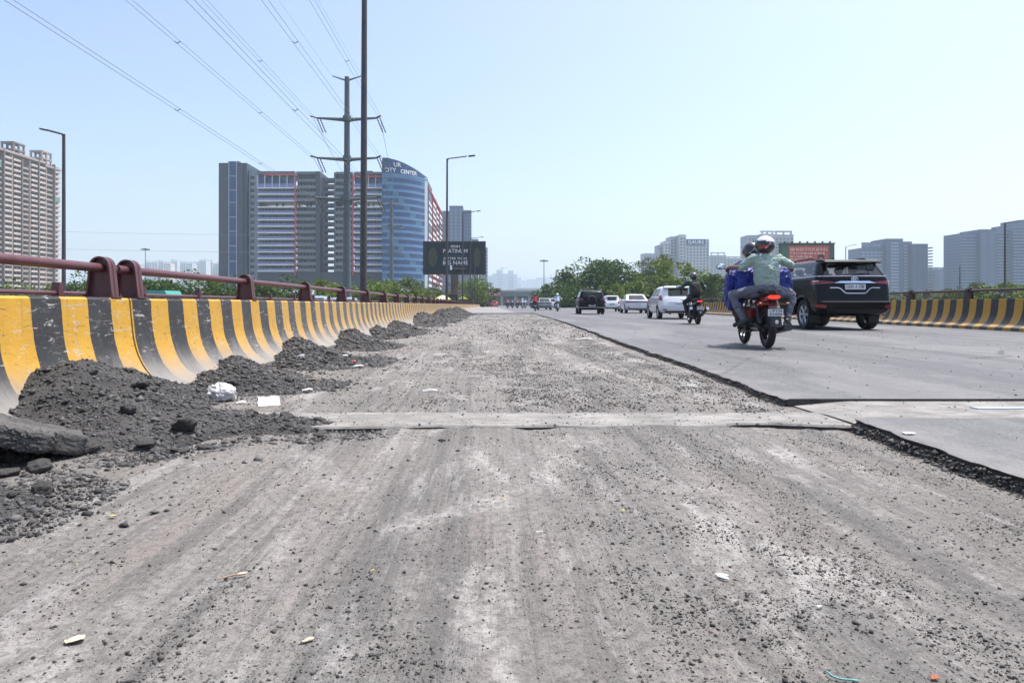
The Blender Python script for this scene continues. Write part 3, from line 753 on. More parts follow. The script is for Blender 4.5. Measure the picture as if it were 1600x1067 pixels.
# ------------------------------------------------------------------ poles, pylons, wires
def at(px, py, Y):
    """world point at depth Y for a photo pixel (used to read real sizes off the photograph)"""
    return Vector(((px-765)*Y/1067, Y, H+(476-py)*Y/1067))
def street_lamp(x, y, base, top, r, arm, label, m=M_DKPOLE, group=None, lean=0.0, rise=0.25, lampw=0.5):
    t = thing('street_lamp', label, 'lamp', (x, y, base), 0, group)
    h = top-base
    MB().cyl((0, 0, 0), (lean*h, 0, h), r*1.25, r*0.75, 12).build('pole', m, t, smooth=40)
    MB().box((0, 0, 0.02), (r*6, r*6, 0.04)).build('base_plate', m, t)
    s = 1 if arm > 0 else -1
    MB().tube([(lean*h, 0, h-0.25), (lean*h+s*0.1, 0, h), (lean*h+arm*0.75, 0, h+rise*0.8), (lean*h+arm*0.8, 0, h+rise)], r*0.5, 8).build('arm', m, t, smooth=40)
    MB().box((lean*h+arm, 0, h+rise), (lampw, 0.2, 0.09), rot=Matrix.Rotation(-s*math.atan2(rise, abs(arm)), 3, 'Y')).build('lamp_head', m, t)
    return t
PL = [(-3.15, 17.0), (-3.15, 50.0), (-3.15, 79.5), (-3.1, 110.0), (-3.1, 142), (-3.1, 172), (-3.1, 203)]
LLb = ['tall dark lamp pole rising out of frame in front of the office block', 'dark street lamp with its pole crossing the dark billboard', 'street lamp right of the billboard middle, arm to the right', 'slim street lamp over the right half of the billboard',
       'small far street lamp at the billboard edge', 'tiny far street lamp right of the billboard', 'faintest street lamp of the left row']
for i, (x, y) in enumerate(PL):
    street_lamp(x, y, -0.9, 11.4, 0.085 if i else 0.078, 1.8, LLb[i], group='street lamps along the left parapet', lean=0.0035, rise=0.2)
street_lamp(-26.2, 42, GZ, 11.2, 0.12, -1.25, 'lone dark street lamp beside the beige apartment tower, arm to the left', rise=0.28, lampw=0.4)
street_lamp(60.4, 80, GZ, 10.3, 0.13, 2.1, 'dark street lamp in front of the far right glass block', rise=0.3)
street_lamp(62.6, 120, GZ, 10.9, 0.10, 1.7, 'thin pale street lamp beyond the red billboard', m=M_STEEL, rise=0.35)
o = thing('utility_pole', 'thin bare pole between the two grey office groups at right', 'pole', (62, 90, GZ)); MB().cyl((0, 0, 0), (0, 0, 13.7), 0.1, 0.06, 8).build('shaft', M_DKPOLE, o)
MB().cyl((0, 0, 13.7), (0, 0, 14.0), 0.04, 0.02, 6).build('tip', M_DKPOLE, o)
def high_mast(px, ytop, Y, label, r=0.35):
    p = at(px, ytop, Y); t = thing('high_mast_light', label, 'lamp', (p.x, Y, GZ), 0, 'high mast lights')
    MB().cyl((0, 0, 0), (0, 0, p.z-GZ), r, r*0.5, 8).build('mast', M_STEEL, t)
    MB().cyl((0, 0, p.z-GZ-0.5), (0, 0, p.z-GZ), 0.6, 0.6, 10).build('ring', M_STEEL, t)
    for k in range(8):
        a = k*PI/4; MB().box((1.5*math.cos(a), 1.5*math.sin(a), p.z-GZ-0.6), (1.0, 0.6, 0.45), a).build('floodlight', M_GREYPOLE, t)
high_mast(850, 406, 330, 'high mast light left of the roadside trees, above the traffic')
high_mast(227, 388, 330, 'small high mast light in the gap left of the grey office tower')

def pylon(x, Y, top, arms, topw, r0, r1, label, ins=True):
    t = thing('power_pylon', label, 'pylon', (x, Y, GZ)); h = top-GZ
    MB().cyl((0, 0, 0), (0, 0, h), r0, r1, 12).build('shaft', M_GREYPOLE, t, smooth=40)
    for s in (-1, 1):
        MB().cyl((0, 0, h-0.5), (s*topw, 0, h+0.15), 0.13, 0.07, 6).build('earth_arm', M_GREYPOLE, t)
    for az, aw in arms:
        zz = az-GZ
        for s in (-1, 1):
            a = MB().cyl((0, 0, zz-0.15), (s*aw*0.9, 0, zz+0.1), 0.27, 0.14, 8)
            a = a.build('cross_arm', M_GREYPOLE, t, smooth=40)
            if ins:
                b = MB()
                for q in (0, 0.45):
                    b.tube([(s*aw*(0.92)+q*1.2*0.7, 0, zz+0.1), (s*aw*0.92+q*1.2*0.7+0.75, 0.3, zz-1.8)], 0.055, 6)
                    for k in range(6):
                        f = k/6; b.cyl((s*aw*.92+q*.84+.75*f, .3*f, zz+.1-1.9*f), (s*aw*.92+q*.84+.75*f, .3*f, zz+.02-1.9*f), 0.10, n=8)
                b.tube([(s*aw*0.9, 0, zz+0.1), (s*aw*1.0-(0.35 if s < 0 else -0.2), -0.6, zz+0.22)], 0.12, 6)
                b.build('insulator', M_DKPOLE, a)
        MB().cyl((0, 0, zz-0.35), (0, 0, zz+0.35), r0*0.95, r0*0.9, 12).build('collar', M_GREYPOLE, t)
    return t
PX = -18.8; PY = 90
arms = [(25.2, 4.3), (19.95, 4.3), (14.7, 4.3)]
pylon(PX, PY, 30.7, arms, 1.95, 0.62, 0.32, 'tall grey steel power pylon with three cross arms, in front of the offices')
pylon(-34.5, 240, 37.5, [(36, 4.5), (28.5, 4.5), (19.5, 4.5)], 2, 0.8, 0.55, 'second smaller power pylon before the curved glass facade', ins=False)
M_WIRE = mat('conductor', (0.20, 0.24, 0.22), 0.5, 0.3)
wl = {(-1, 0): 'upper left', (1, 0): 'upper right', (-1, 1): 'middle left', (1, 1): 'middle right', (-1, 2): 'lowest left', (1, 2): 'lowest right'}
def wire_path(p0, p1, sag, n=28):
    return [p0.lerp(p1, i/n)-Vector((0, 0, sag*4*(i/n)*(1-i/n))) for i in range(n+1)]
for k, (az, aw) in enumerate(arms):
    for s in (-1, 1):
        t = thing('power_line', f'twin overhead conductors from the {wl[(s, k)]} pylon arm', 'power line', (PX+s*4.4, PY, az), 0, 'overhead conductors')
        for d in (-0.22, 0.22):
            p0 = Vector((d, 0, 0.1)); p1 = Vector((d-0.8, -260, 1.5))
            m = MB(); m.tube(wire_path(p0, p1, -0.2 if k < 2 else -0.6, 24), 0.017, 5)
            m.build('conductor', M_WIRE, t)
        for f in (0.08, 0.15, 0.24, 0.34):
            m = MB(); z = 0.1+1.4*f+4*(0.2 if k < 2 else 0.6)*f*(1-f)
            m.tube([(-0.22-0.8*f, -260*f, z), (-0.8*f, -260*f, z-0.14), (0.22-0.8*f, -260*f, z)], 0.035, 5).build('spacer', M_DKPOLE, t)
# on to the next pylon
for k, (az, aw) in enumerate(arms):
    for s in (-1, 1):
        p0 = Vector((PX+s*4.4, PY, az)); p1 = Vector((-34.5+s*4.5, 240, (36, 28.5, 19.5)[k]))
        t = thing('power_line', f'thin far conductor beyond the pylon on its {wl[(s, k)]} arm', 'power line', p0, 0, 'far conductors')
        MB().tube([p-p0 for p in wire_path(p0, p1, 4.0, 16)], 0.03, 5).build('conductor', M_WIRE, t)
for yy, lb in ((361, 'upper of two faint wires crossing the gap beside the offices'), (388, 'lower of two faint wires crossing the gap beside the offices')):
    a = at(60, yy, 320); b = at(420, yy+6, 320)
    t = thing('power_line', lb, 'power line', a); MB().tube([p-a for p in wire_path(a, b, 0.4)], 0.055, 5).build('conductor', M_WIRE, t)
for s in (-1, 1):
    p0 = Vector((PX+s*1.95, PY, 30.8)); p1 = p0+Vector((-0.6, -260, 3))
    t = thing('power_line', ('left' if s < 0 else 'right')+' earth wire from the tip arm of the tall pylon', 'power line', p0); MB().tube([p-p0 for p in wire_path(p0, p1, 1.0)], 0.012, 5).build('conductor', M_WIRE, t)

# ------------------------------------------------------------------ trees and shrubs
def leaf_mat(name, col):
    m = bpy.data.materials.new(name); m.use_nodes = True; nt = m.node_tree; b = nt.nodes['Principled BSDF']
    g = _n(nt, 'ShaderNodeNewGeometry'); r = _n(nt, 'ShaderNodeValToRGB')
    e = r.color_ramp.elements; e[0].position = 0; e[0].color = (*[c*0.55 for c in col], 1); e[1].position = 1; e[1].color = (col[0]*1.7, col[1]*1.45, col[2]*1.1, 1)
    nt.links.new(g.outputs['Random Per Island'], r.inputs[0]); nt.links.new(r.outputs[0], b.inputs['Base Color'])
    b.inputs['Roughness'].default_value = 0.6; b.inputs['Specular IOR Level'].default_value = 0.3
    tr = _n(nt, 'ShaderNodeBsdfTranslucent'); nt.links.new(r.outputs[0], tr.inputs[0])
    mx = _n(nt, 'ShaderNodeMixShader'); mx.inputs[0].default_value = 0.3
    nt.links.new(b.outputs[0], mx.inputs[1]); nt.links.new(tr.outputs[0], mx.inputs[2]); nt.links.new(mx.outputs[0], nt.nodes['Material Output'].inputs[0])
    return m
LEAF = [leaf_mat('leaf_deep_green', (0.040, 0.086, 0.012)), leaf_mat('leaf_fresh_green', (0.092, 0.150, 0.013)), leaf_mat('leaf_olive', (0.070, 0.098, 0.032))]
M_BARK = mat('bark', (0.085, 0.065, 0.048), 0.9, var=0.3, vscale=6)
def crown_mesh(seed, rx, rz, nclump, nleaf, size, m):
    r = np.random.default_rng(seed); C = []; lob = []
    for i in range(nclump):
        d = r.normal(size=3); d /= np.linalg.norm(d); d[2] = d[2]*0.9+0.12
        f = 0.45+0.62*r.random()**0.6
        C.append(d*np.array([rx, rx, rz])*f); lob.append((0.16+0.20*r.random())*rx)
    V = []
    for c, s in zip(C, lob):
        n = int(nleaf/nclump*(0.6+0.8*r.random()))
        p = r.normal(size=(n, 3)); p /= np.linalg.norm(p, axis=1)[:, None]
        p = p*(s*(0.45+0.6*r.random((n, 1))))*np.array([1.1, 1.1, 0.8])+c
        V.append(p)
    P = np.concatenate(V); n = len(P)
    u = r.normal(size=(n, 3)); u[:, 2] *= 0.6; u /= np.linalg.norm(u, axis=1)[:, None]
    v = np.cross(u, r.normal(size=(n, 3))); v /= np.linalg.norm(v, axis=1)[:, None]
    s = size*(0.6+0.8*r.random((n, 1)))
    q = np.stack([P-u*s, P-v*s*0.45, P+u*s, P+v*s*0.45], 1)
    F = np.arange(n*4).reshape(n, 4)
    return np_mesh('crown', q.reshape(-1, 3), F, m), C
CRN = [crown_mesh(s, 1.0, z, nc, nl, sz, LEAF[k]) for s, z, nc, nl, sz, k in ((1, 0.85, 46, 5200, 0.055, 0), (2, 0.8, 42, 5200, 0.055, 1), (3, 0.9, 40, 4600, 0.05, 2), (4, 0.75, 50, 5200, 0.055, 0), (5, 1.0, 44, 5000, 0.05, 1))]
def trunk_mesh(k, h, rx):
    r = random.Random(k); m = MB()
    m.tube([(0, 0, 0), (0.05*rx, 0, h*0.45), (0, 0.04*rx, h)], [0.055*rx, 0.042*rx, 0.02*rx], 8)
    C = CRN[k][1]
    for c in C[::4]: m.tube([(0, 0, h*0.5), (c[0]*rx*0.45, c[1]*rx*0.45, h+c[2]*rx*0.2), (c[0]*rx*0.9, c[1]*rx*0.9, h+c[2]*rx*0.9)], [0.028*rx, 0.018*rx, 0.006*rx], 5)
    return m.mesh('trunk', M_BARK)
ntree = 0
def tree(px, ytop, Y, rx, k, label, group, rz=None, sz=1.0):
    global ntree; ntree += 1
    p = at(px, ytop, Y); cz = p.z-rx*sz*0.92
    t = thing('tree', label, 'tree', (p.x, Y, GZ), ntree*1.3, group)
    link('trunk', trunk_mesh(k, cz-GZ, rx), t)
    link('crown', CRN[k][0], t, (0, 0, cz-GZ), None, (rx, rx, rx*sz))
    return t
# right side trees
RT = [(868, 440, 200, 6.5, 0, 'leftmost low tree of the roadside row, over the far traffic'), (893, 430, 185, 7.0, 3, 'dark tree left of the tallest roadside tree'), (918, 412, 170, 7.5, 0, 'dark green tree behind the black suv with spare wheel'),
      (948, 404, 165, 7.6, 3, 'tallest dark roadside tree, crown breaking the skyline'), (972, 425, 160, 6.5, 0, 'bushy tree above the small white hatchback'), (992, 440, 150, 5.5, 1, 'lower fresh green tree behind the white sedan'),
      (1024, 398, 190, 6.2, 2, 'olive tree left of the white apartment block, taller one'), (1048, 408, 165, 8.5, 1, 'bright green tree behind the white hatchback'), (1075, 420, 160, 6.5, 1, 'bright green tree below the blue letter sign'),
      (1014, 432, 155, 5.5, 1, 'light green shrub tree between sedan and hatchback'), (1112, 428, 120, 3.6, 3, 'dark compact tree right of the motorcyclist in green'), (1098, 446, 130, 3.5, 0, 'small dark bush tree behind the motorcyclist in green'),
      (1140, 452, 130, 3.4, 2, 'pale olive bush behind the right parapet left of the red motorcycle'), (905, 446, 140, 4.2, 3, 'low dark bush over the black suv roof'), (955, 445, 140, 4.4, 1, 'fresh bush over the small white hatchback'), (880, 452, 160, 5.0, 0, 'low bush at the left end of the roadside row')]
for a in RT: tree(*a, 'trees behind the right parapet')
RB = [(1405, 455, 90, 2.6, 2, 'small pale bush right of the black suv'), (1450, 452, 100, 2.8, 2, 'olive bush below the grey office towers'), (1500, 450, 95, 3.0, 2, 'wide olive bush left of the far right lamp'),
      (1540, 440, 90, 3.2, 2, 'taller olive tree by the far right lamp'), (1575, 444, 85, 3.4, 1, 'fresh green bush at the right frame edge'), (1612, 448, 85, 3.2, 1, 'green bush cut by the right frame edge')]
for a in RB: tree(*a, 'bushes beyond the right parapet')
# left side trees, a long belt below the towers
LTx = [(-15, 446, 95, 4.5, 1), (28, 447, 110, 5.2, 0), (70, 446, 100, 4.6, 1), (118, 436, 105, 5.2, 0), (160, 434, 112, 5.4, 3), (205, 437, 100, 4.8, 0), (248, 435, 118, 5.6, 3), (292, 433, 105, 5.2, 0), (335, 436, 110, 5.0, 1), (372, 440, 100, 4.5, 0),
       (410, 437, 110, 5.2, 3), (450, 440, 105, 4.8, 0), (492, 438, 120, 5.2, 1), (527, 441, 130, 5.0, 4), (560, 440, 140, 5.6, 4), (597, 436, 150, 6.2, 4), (628, 436, 150, 6.4, 1), (655, 445, 170, 5.5, 2), (728, 433, 190, 6.0, 4), (748, 440, 210, 6.0, 2), (690, 450, 200, 5, 2)]
LTl = ['cut by the left frame edge below the beige tower', 'below the left half of the beige tower', 'below the right corner of the beige tower', 'just right of the lone left lamp pole', 'left of the double rail posts', 'right of the double rail posts',
       'under the faint white skyline', 'left of the dark grey office tower', 'at the foot of the dark grey office tower', 'below the pale window column of the offices', 'below the balcony block', 'below the red frame of the offices', 'below the open bridge slabs',
       'right behind the power pylon', 'right of the tall near lamp pole', 'below the left edge of the curved glass', 'below the curved glass facade', 'left of the billboard pillar', 'right of the billboard pillar', 'under the right edge of the billboard', 'low down behind the billboard pillar']
for a, l in zip(LTx, LTl): tree(*a, 'leafy green tree '+l, 'tree belt left of the flyover')
# ------------------------------------------------------------------ buildings
B_DARK = mat('dark_cladding', (0.040, 0.050, 0.070), 0.55, var=0.15, vscale=0.2)
B_DARK2 = mat('dark_cladding_panel', (0.050, 0.060, 0.082), 0.5, var=0.2, vscale=0.3)
B_LIGHT = mat('pale_cladding', (0.19, 0.225, 0.28), 0.6, var=0.1, vscale=0.2)
B_WHITE = mat('white_slab_edge', (0.62, 0.63, 0.64), 0.7, var=0.1, vscale=0.4)
B_GREY = mat('grey_facade', (0.105, 0.116, 0.138), 0.75, var=0.2, vscale=0.15)
B_GREYP = mat('grey_balcony_parapet', (0.145, 0.155, 0.175), 0.75, var=0.2, vscale=0.5)
B_BLUE = mat('blue_balustrade', (0.16, 0.20, 0.42), 0.35, var=0.2, vscale=0.5)
B_RED = mat('red_frame_paint', (0.42, 0.055, 0.075), 0.6)
B_GLASS = mat('dark_blue_glass', (0.010, 0.045, 0.140), 0.12, spec=0.6, var=0.35, vscale=0.25)
B_GLASS2 = mat('teal_glass', (0.05, 0.15, 0.23), 0.15, spec=0.6, var=0.3, vscale=0.4)
B_SPAN = mat('pale_blue_spandrel', (0.085, 0.19, 0.36), 0.3, var=0.15, vscale=0.2)
B_WIN = mat('window_dark', (0.025, 0.030, 0.040), 0.2, var=0.3, vscale=0.5)
B_SIGN = mat('white_sign_letter', (0.80, 0.80, 0.80), 0.5)
B_MULL = mat('pale_mullion', (0.42, 0.46, 0.52), 0.5)

class Plane:
    """facade plane facing the road user at depth Y: metres from photo measurements"""
    def __init__(s, Y, parent): s.Y = Y; s.k = Y/1067; s.p = parent; s.ox, s.oy, s.oz = parent.location
    def X(s, px): return (px-765)*s.k-s.ox
    def Z(s, py): return H+(476-py)*s.k-s.oz
    def box(s, name, m, x0, x1, y0, y1, d0, d1, parent=None, mi=None):
        mb = MB().b2(s.X(x0), s.X(x1), s.Y+d0-s.oy, s.Y+d1-s.oy, s.Z(y1), s.Z(y0))
        return mb.build(name, m, parent or s.p)
    def add(s, mb, x0, x1, y0, y1, d0, d1, m=0): return mb.b2(s.X(x0), s.X(x1), s.Y+d0-s.oy, s.Y+d1-s.oy, s.Z(y1), s.Z(y0), m)

# --- long office block with the curved glass corner
def office_block():
    t = thing('office_block', 'long grey and blue office block with red frames and curved blue glass corner', 'building', (-90, 360, GZ))
    P = Plane(360, t); base = 452
    # dark stair tower
    P.box('wall', B_DARK, 341, 385, 254.5, base, 0.5, 22)
    P.box('wall', B_DARK, 356, 373, 252, base, 0.3, 21)
    rows = [256, 275, 297, 316, 339, 361, 384, 408, 430, base]
    for a, b in zip(rows[:-1], rows[1:]):
        P.box('cladding_panel', B_DARK2, 341.3, 356.2, a+0.5, b, 0.2, 0.5)
        P.box('cladding_panel', B_DARK2, 370.6, 379.6, a+0.5, b, 0.0, 0.3)
    for a, b in zip([252]+rows[1:-1], rows[1:]):
        P.box('pane', B_GLASS, 358, 368.5, a+1, b, 0.05, 0.35)
    for px in (357, 369): P.box('mullion', B_MULL, px, px+0.9, 252, base, -0.1, 0.3)
    for b in rows[1:-1]: P.box('mullion', B_MULL, 358, 369, b, b+0.7, -0.05, 0.25)
    # pale window column
    P.box('wall', B_LIGHT, 385.5, 402, 264, base, 3, 20)
    for i in range(17):
        w_ = P.box('window', B_WIN, 388.2, 394, 274+i*10, 279.5+i*10, 2.85, 3.1)
        P.box('sill', B_MULL, 387.8, 394.4, 279.6+i*10, 280.3+i*10, 2.75, 3.1, w_).matrix_parent_inverse = Matrix()
    pitch = 10.0; fl = [293+pitch*i for i in range(14)]
    def bay(x0, x1, top, kind, wallx=None):
        """one bay: slab edge, balustrade, recessed wall and windows per floor"""
        P.box('parapet', B_GREY, x0, x1, top, 272.5, 0.2, 20)
        for i, y in enumerate(fl):
            openf = (i == 3)
            if kind == 'white':
                P.box('floor_slab', B_WHITE, x0, x1, y-0.2, y+1.6, -0.2, 18)
                if not openf: P.box('balustrade', B_BLUE, x0+0.4, x1-0.4, y-3.4, y-0.4, -0.05, 0.1)
            else:
                P.box('floor_slab', B_GREYP, x0, x1, y-(0.2 if openf else 3.2), y+1.6, -0.1, 0.5)
                P.box('floor_slab', B_GREYP, x0, x1, y+0.2, y+1.4, 0.5, 18)
            if not openf:
                P.box('wall', B_GREY, x0, x1, y-8.3, y-0.3, 2.4, 3.0)
                n = max(2, int((x1-x0)/5))
                mb = MB()
                r = random.Random(int(x0*7+i))
                for k in range(n):
                    a = x0+(x1-x0)*(k+0.18)/n; b = x0+(x1-x0)*(k+0.78)/n
                    if r.random() < 0.85: P.add(mb, a, b, y-7.4, y-1.0, 2.25, 2.45)
                if mb.v: mb.build('window_row', B_WIN, t)['kind'] = 'stuff'
                mb = MB(); 
                for k in range(1, n): P.add(mb, x0+(x1-x0)*k/n-0.22, x0+(x1-x0)*k/n+0.22, y-8.2, y-0.4, 0.25, 0.65)
                mb.build('divider', B_GREYP, t)['kind'] = 'stuff'
            else:
                for k in (0.02, 0.45, 0.62, 0.97): P.box('column', B_GREY, x0+(x1-x0)*k-0.8, x0+(x1-x0)*k+0.8, y-8.4, y-0.2, 4, 6)
        # tall glazed top floors
        P.box('wall', B_GREY, x0, x1, 272.5, 292.5, 2.4, 3.0)
        mb = MB()
        n = max(3, int((x1-x0)/10))
        if kind == 'white':
            for k in range(n+1): P.box('mullion', B_WHITE, x0+(x1-x0)*k/n-0.45, x0+(x1-x0)*k/n+0.45, 274, 292.8, -0.1, 0.4)
            P.box('balustrade', B_BLUE, x0, x1, 287, 292.5, 0.1, 0.3)
            for k in range(n): P.box('pane', B_GLASS, x0+(x1-x0)*k/n+0.8, x0+(x1-x0)*(k+1)/n-0.8, 275, 286, 2.2, 2.45)
        else:
            P.box('floor_slab', B_GREYP, x0, x1, 280, 284.2, -0.1, 0.6)
            P.box('window_row', B_WIN, x0+1, x1-1, 274.5, 279.5, 2.2, 2.45)
            P.box('window_row', B_WIN, x0+1, x1-1, 285.5, 291.5, 2.2, 2.45)
    bay(402, 460, 267.5, 'white'); bay(463, 493, 268, 'grey')
    P.box('wall', B_DARK, 493, 500, 268, base, -0.3, 18)
    for i in range(15):                                            # open link slabs with sky between
        y = 275+pitch*i
        P.box('link_slab', B_GREY, 500.0, 522, y, y+4.9, 6, 13)
    P.box('wall', B_GREY, 500, 503.2, 274, base, 5.8, 13.2); P.box('wall', B_GREY, 521, 524, 269, base, 1.0, 18)
    bay(524, 550, 268.5, 'grey'); bay(553, 598, 268.5, 'white')
    P.box('plant_room', B_GREY, 563, 590, 265.3, 268.4, 6, 14); P.box('plant_room', B_GREY, 570, 578, 263, 265.2, 7, 12)
    for a, b, yb in ((413, 461, 272), (552, 599, 275)):
        P.box('red_beam', B_RED, a, b, yb, yb+2.4, -0.6, 0.1)
    for a in (460.4, 550.6): P.box('red_column', B_RED, a, a+2.0, 274.6, 430, -0.55, 0.15)
    P.box('white_edge', B_WHITE, 598, 599.6, 268, base, -1.0, 8)
    P.box('podium', B_DARK, 402, 600, 424.8, base, 0.6, 14)
    # curved glass corner: quarter ellipse in plan
    n = 16; x0, x1 = P.X(599.8), P.X(665); ya, yb = 354-t.location.y, 372-t.location.y
    arc = []
    for k in range(n+1):
        f = k/n; arc.append((x0+(x1-x0)*math.sin(f*PI/2)**1.0*1.0 if False else x0+(x1-x0)*f, ya+(yb-ya)*(f**2.4)))
    def strip(name, m, z0, z1, off, k0=0, k1=n, zt=None):
        mb = MB(); vs = []; 
        for k in range(k0, k1+1):
            x, y = arc[k]; zt1 = zt(k/n) if zt else z1
            vs += [(x, y-off, z0), (x, y-off, zt1), (x, y+0.6, z0), (x, y+0.6, zt1)]
        fs = []
        for i in range(k1-k0):
            b = i*4; fs += [(b, b+4, b+5, b+1), (b+2, b+3, b+7, b+6), (b+1, b+5, b+7, b+3), (b, b+2, b+6, b+4)]
        fs += [(0, 1, 3, 2), ((k1-k0)*4, (k1-k0)*4+2, (k1-k0)*4+3, (k1-k0)*4+1)]
        return mb.add(vs, fs).build(name, m, t)
    zs = P.Z(277)
    strip('glass_crown', B_GLASS, zs+0.3, 0, 0.1, zt=lambda f: P.Z(250.5)-(f**1.8)*7.2)
    strip('crown_rim', B_SPAN, zs, zs+0.9, 0.5)
    strip('crown_rim', B_MULL, P.Z(251), 0, 0.35, 0, 3, zt=lambda f: P.Z(250)-(f**1.8)*7.2)
    fh = (zs-P.Z(445))/16
    for i in range(16):
        z0 = zs-fh*(i+1)
        sp = strip('spandrel', B_SPAN, z0+fh*0.62, z0+fh, 0.25)
        for k in range(0, n, 2): strip('pane', B_GLASS if (i*5+k) % 7 else B_GLASS2, z0, z0+fh*0.62, 0.02, k, k+2)
    strip('edge_fin', B_MULL, P.Z(449), zs+1.5, 0.35, n-1, n)
    mb = MB(); pts = [(a[0], a[1]+0.7) for a in arc]+[(x1, 40), (x0, 40)]
    mb.prism(pts, 'Z', P.Z(449), P.Z(262)-4.5); mb.build('core', B_DARK, t)
    for body, sz, xa, ya_, bold in (('UR', 3.1, 623, 261.5, 0.03), ('CITY', 2.9, 612, 269.8, 0.03), ('CENTER', 2.9, 639.5, 271.4, 0.03)):
        me = text_mesh(body, sz, B_SIGN, 0.1, bold=bold)
        f = (P.X(xa)-x0)/(x1-x0); y = ya+(yb-ya)*(f**2.4); sl = (yb-ya)*2.4*(f**1.4)/(x1-x0)
        link('sign_letters', me, t, (P.X(xa), y-0.55-abs(sl)*1.3, P.Z(ya_)), (PI/2, 0, math.atan(sl)))
    link('sign_letters', text_mesh('G', 3.1, B_GLASS2, 0.1, bold=0.04), t, (P.X(605), ya-0.6, P.Z(262)), (PI/2, 0, 0))
    # side wing running away along the road
    xw = P.X(665.5); za = P.Z(286); y0 = 373-t.location.y; L = 110
    MB().b2(xw-16, xw-2.2, y0, y0+L, P.Z(449), za).build('wall', B_GREY, t)
    MB().b2(xw-17, xw+0.2, y0-0.5, y0+L, za, za+1.0).build('roof_edge', B_RED, t)
    MB().b2(xw-2.2, xw+0.3, y0-1, y0+1.2, P.Z(449), za).build('wall', B_DARK, t)
    nb = 4
    for i in range(15):
        z = za-3.0-i*3.55
        for b in range(nb):
            a0 = y0+2+(L-2)*b/nb; a1 = y0+(L-2)*(b+1)/nb
            q = MB().b2(xw-0.25, xw+(0.3 if b % 2 else 0.0), a0+1.2, a1-1.5, z-1.5, z).build('balcony', B_WHITE if (b+i) % 5 else B_GREYP, t)
            MB().b2(xw-2.15, xw-2.0, a0+1.5, a1-2, z+0.2, z+1.9).build('window_row', B_WIN, t)
        MB().b2(xw-2.2, xw-0.3, y0, y0+L, z-1.5, z-1.25).build('floor_slab', B_GREYP, t)
    for b in range(1, nb+1):
        yv = y0+(L-2)*b/nb
        MB().b2(xw-1.5, xw+0.45, yv-0.5, yv+0.5, P.Z(440), za-0.1).build('red_column', B_RED, t)
office_block()

# --- tall beige apartment tower at the left edge
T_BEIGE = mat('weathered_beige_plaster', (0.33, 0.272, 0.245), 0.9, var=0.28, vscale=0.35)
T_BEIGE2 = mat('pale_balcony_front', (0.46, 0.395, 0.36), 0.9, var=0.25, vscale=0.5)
T_SHADE = mat('shaded_beige_plaster', (0.19, 0.16, 0.145), 0.9, var=0.2, vscale=0.4)  # darker copy of the beige plaster, recess shade painted into the colour
T_GREEN = mat('green_net', (0.10, 0.24, 0.17), 0.9)
def beige_tower():
    xf = -287; y0, y1 = 372, 458
    t = thing('apartment_tower', 'tall weathered beige apartment tower with stacked balconies at left edge', 'building', (xf, y0, GZ))
    top = 94.0-GZ; L = y1-y0; bays = 11; bw = L/bays; fh = 3.18; nf = 31
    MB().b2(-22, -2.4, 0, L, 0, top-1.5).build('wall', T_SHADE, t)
    bal = MB().b2(-2.4, 0.2, 0.4, bw*0.80, 0, 0.28).b2(-0.05, 0.2, 0.4, bw*0.80, 0.28, 1.25).b2(-2.4, -0.05, 0.4, 0.6, 0.28, 1.25).b2(-2.4, -0.05, bw*0.80-0.2, bw*0.80, 0.28, 1.25).mesh('balcony', T_BEIGE2)
    bal2 = MB().b2(-2.4, -0.6, 0.2, bw*0.86, 0, 0.28).b2(-0.85, -0.6, 0.2, bw*0.86, 0.28, 1.15).mesh('balcony', T_BEIGE)
    win = MB().b2(-2.45, -2.25, 1.0, bw*0.34, 0.4, 2.5).b2(-2.45, -2.25, bw*0.42, bw*0.7, 1.0, 2.4).mesh('window', B_WIN)
    r = random.Random(3)
    drops = [0 if b % 3 else 1 for b in range(bays)]
    for b in range(bays):
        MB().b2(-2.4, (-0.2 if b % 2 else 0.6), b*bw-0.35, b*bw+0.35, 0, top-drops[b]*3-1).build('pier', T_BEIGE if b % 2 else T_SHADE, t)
        for i in range(1, nf-drops[b]):
            jit = r.uniform(-0.12, 0.12)
            o = link('balcony', bal if (b % 3) else bal2, t, (0.0, b*bw+0.3, i*fh+jit+0.4))
            if b < 9 and i > 3: link('window', win, o, (0, 0, 0.3))
            if r.random() < 0.012: MB().b2(0.2, 0.26, b*bw+1, b*bw+bw*0.7, i*fh+0.5, i*fh+3.2).build('safety_net', T_GREEN, t)
    for i in range(1, nf):
        q = MB().b2(-14, -3, L, L+1.6, i*fh, i*fh+0.25).b2(-14, -3, L+1.4, L+1.6, i*fh+0.25, i*fh+1.2); q.build('balcony', T_BEIGE2, t)
    MB().b2(-22, 0.3, -0.3, L*0.30, top-1.5, top).build('roof_parapet', T_BEIGE, t)
    MB().b2(-22, 0.3, L*0.30, L*0.8, top-2.5, top-1.2).build('roof_parapet', T_BEIGE, t)
    MB().b2(-22, 0.3, L*0.8, L, top-4.0, top-2.8).build('roof_parapet', T_BEIGE, t)
    for ya, w_, hh in ((12, 9, 8), (41, 9, 7.5), (67, 9, 8)):
        mb = MB(); z0 = top-2.5
        for yy in (0, w_*0.5, w_):
            for xx in (-1, -8): mb.b2(xx-0.5, xx+0.5, ya+yy-0.5, ya+yy+0.5, z0, z0+hh)
        for zz in (hh*0.45, hh):
            mb.b2(-8.6, -0.4, ya-0.6, ya+w_+0.6, z0+zz-0.5, z0+zz+0.4)
        mb.build('roof_frame', T_SHADE if ya == 41 else T_BEIGE, t)
    MB().b2(-10, 4, -10, L+12, 0, 9).build('podium', T_SHADE, t)
beige_tower()

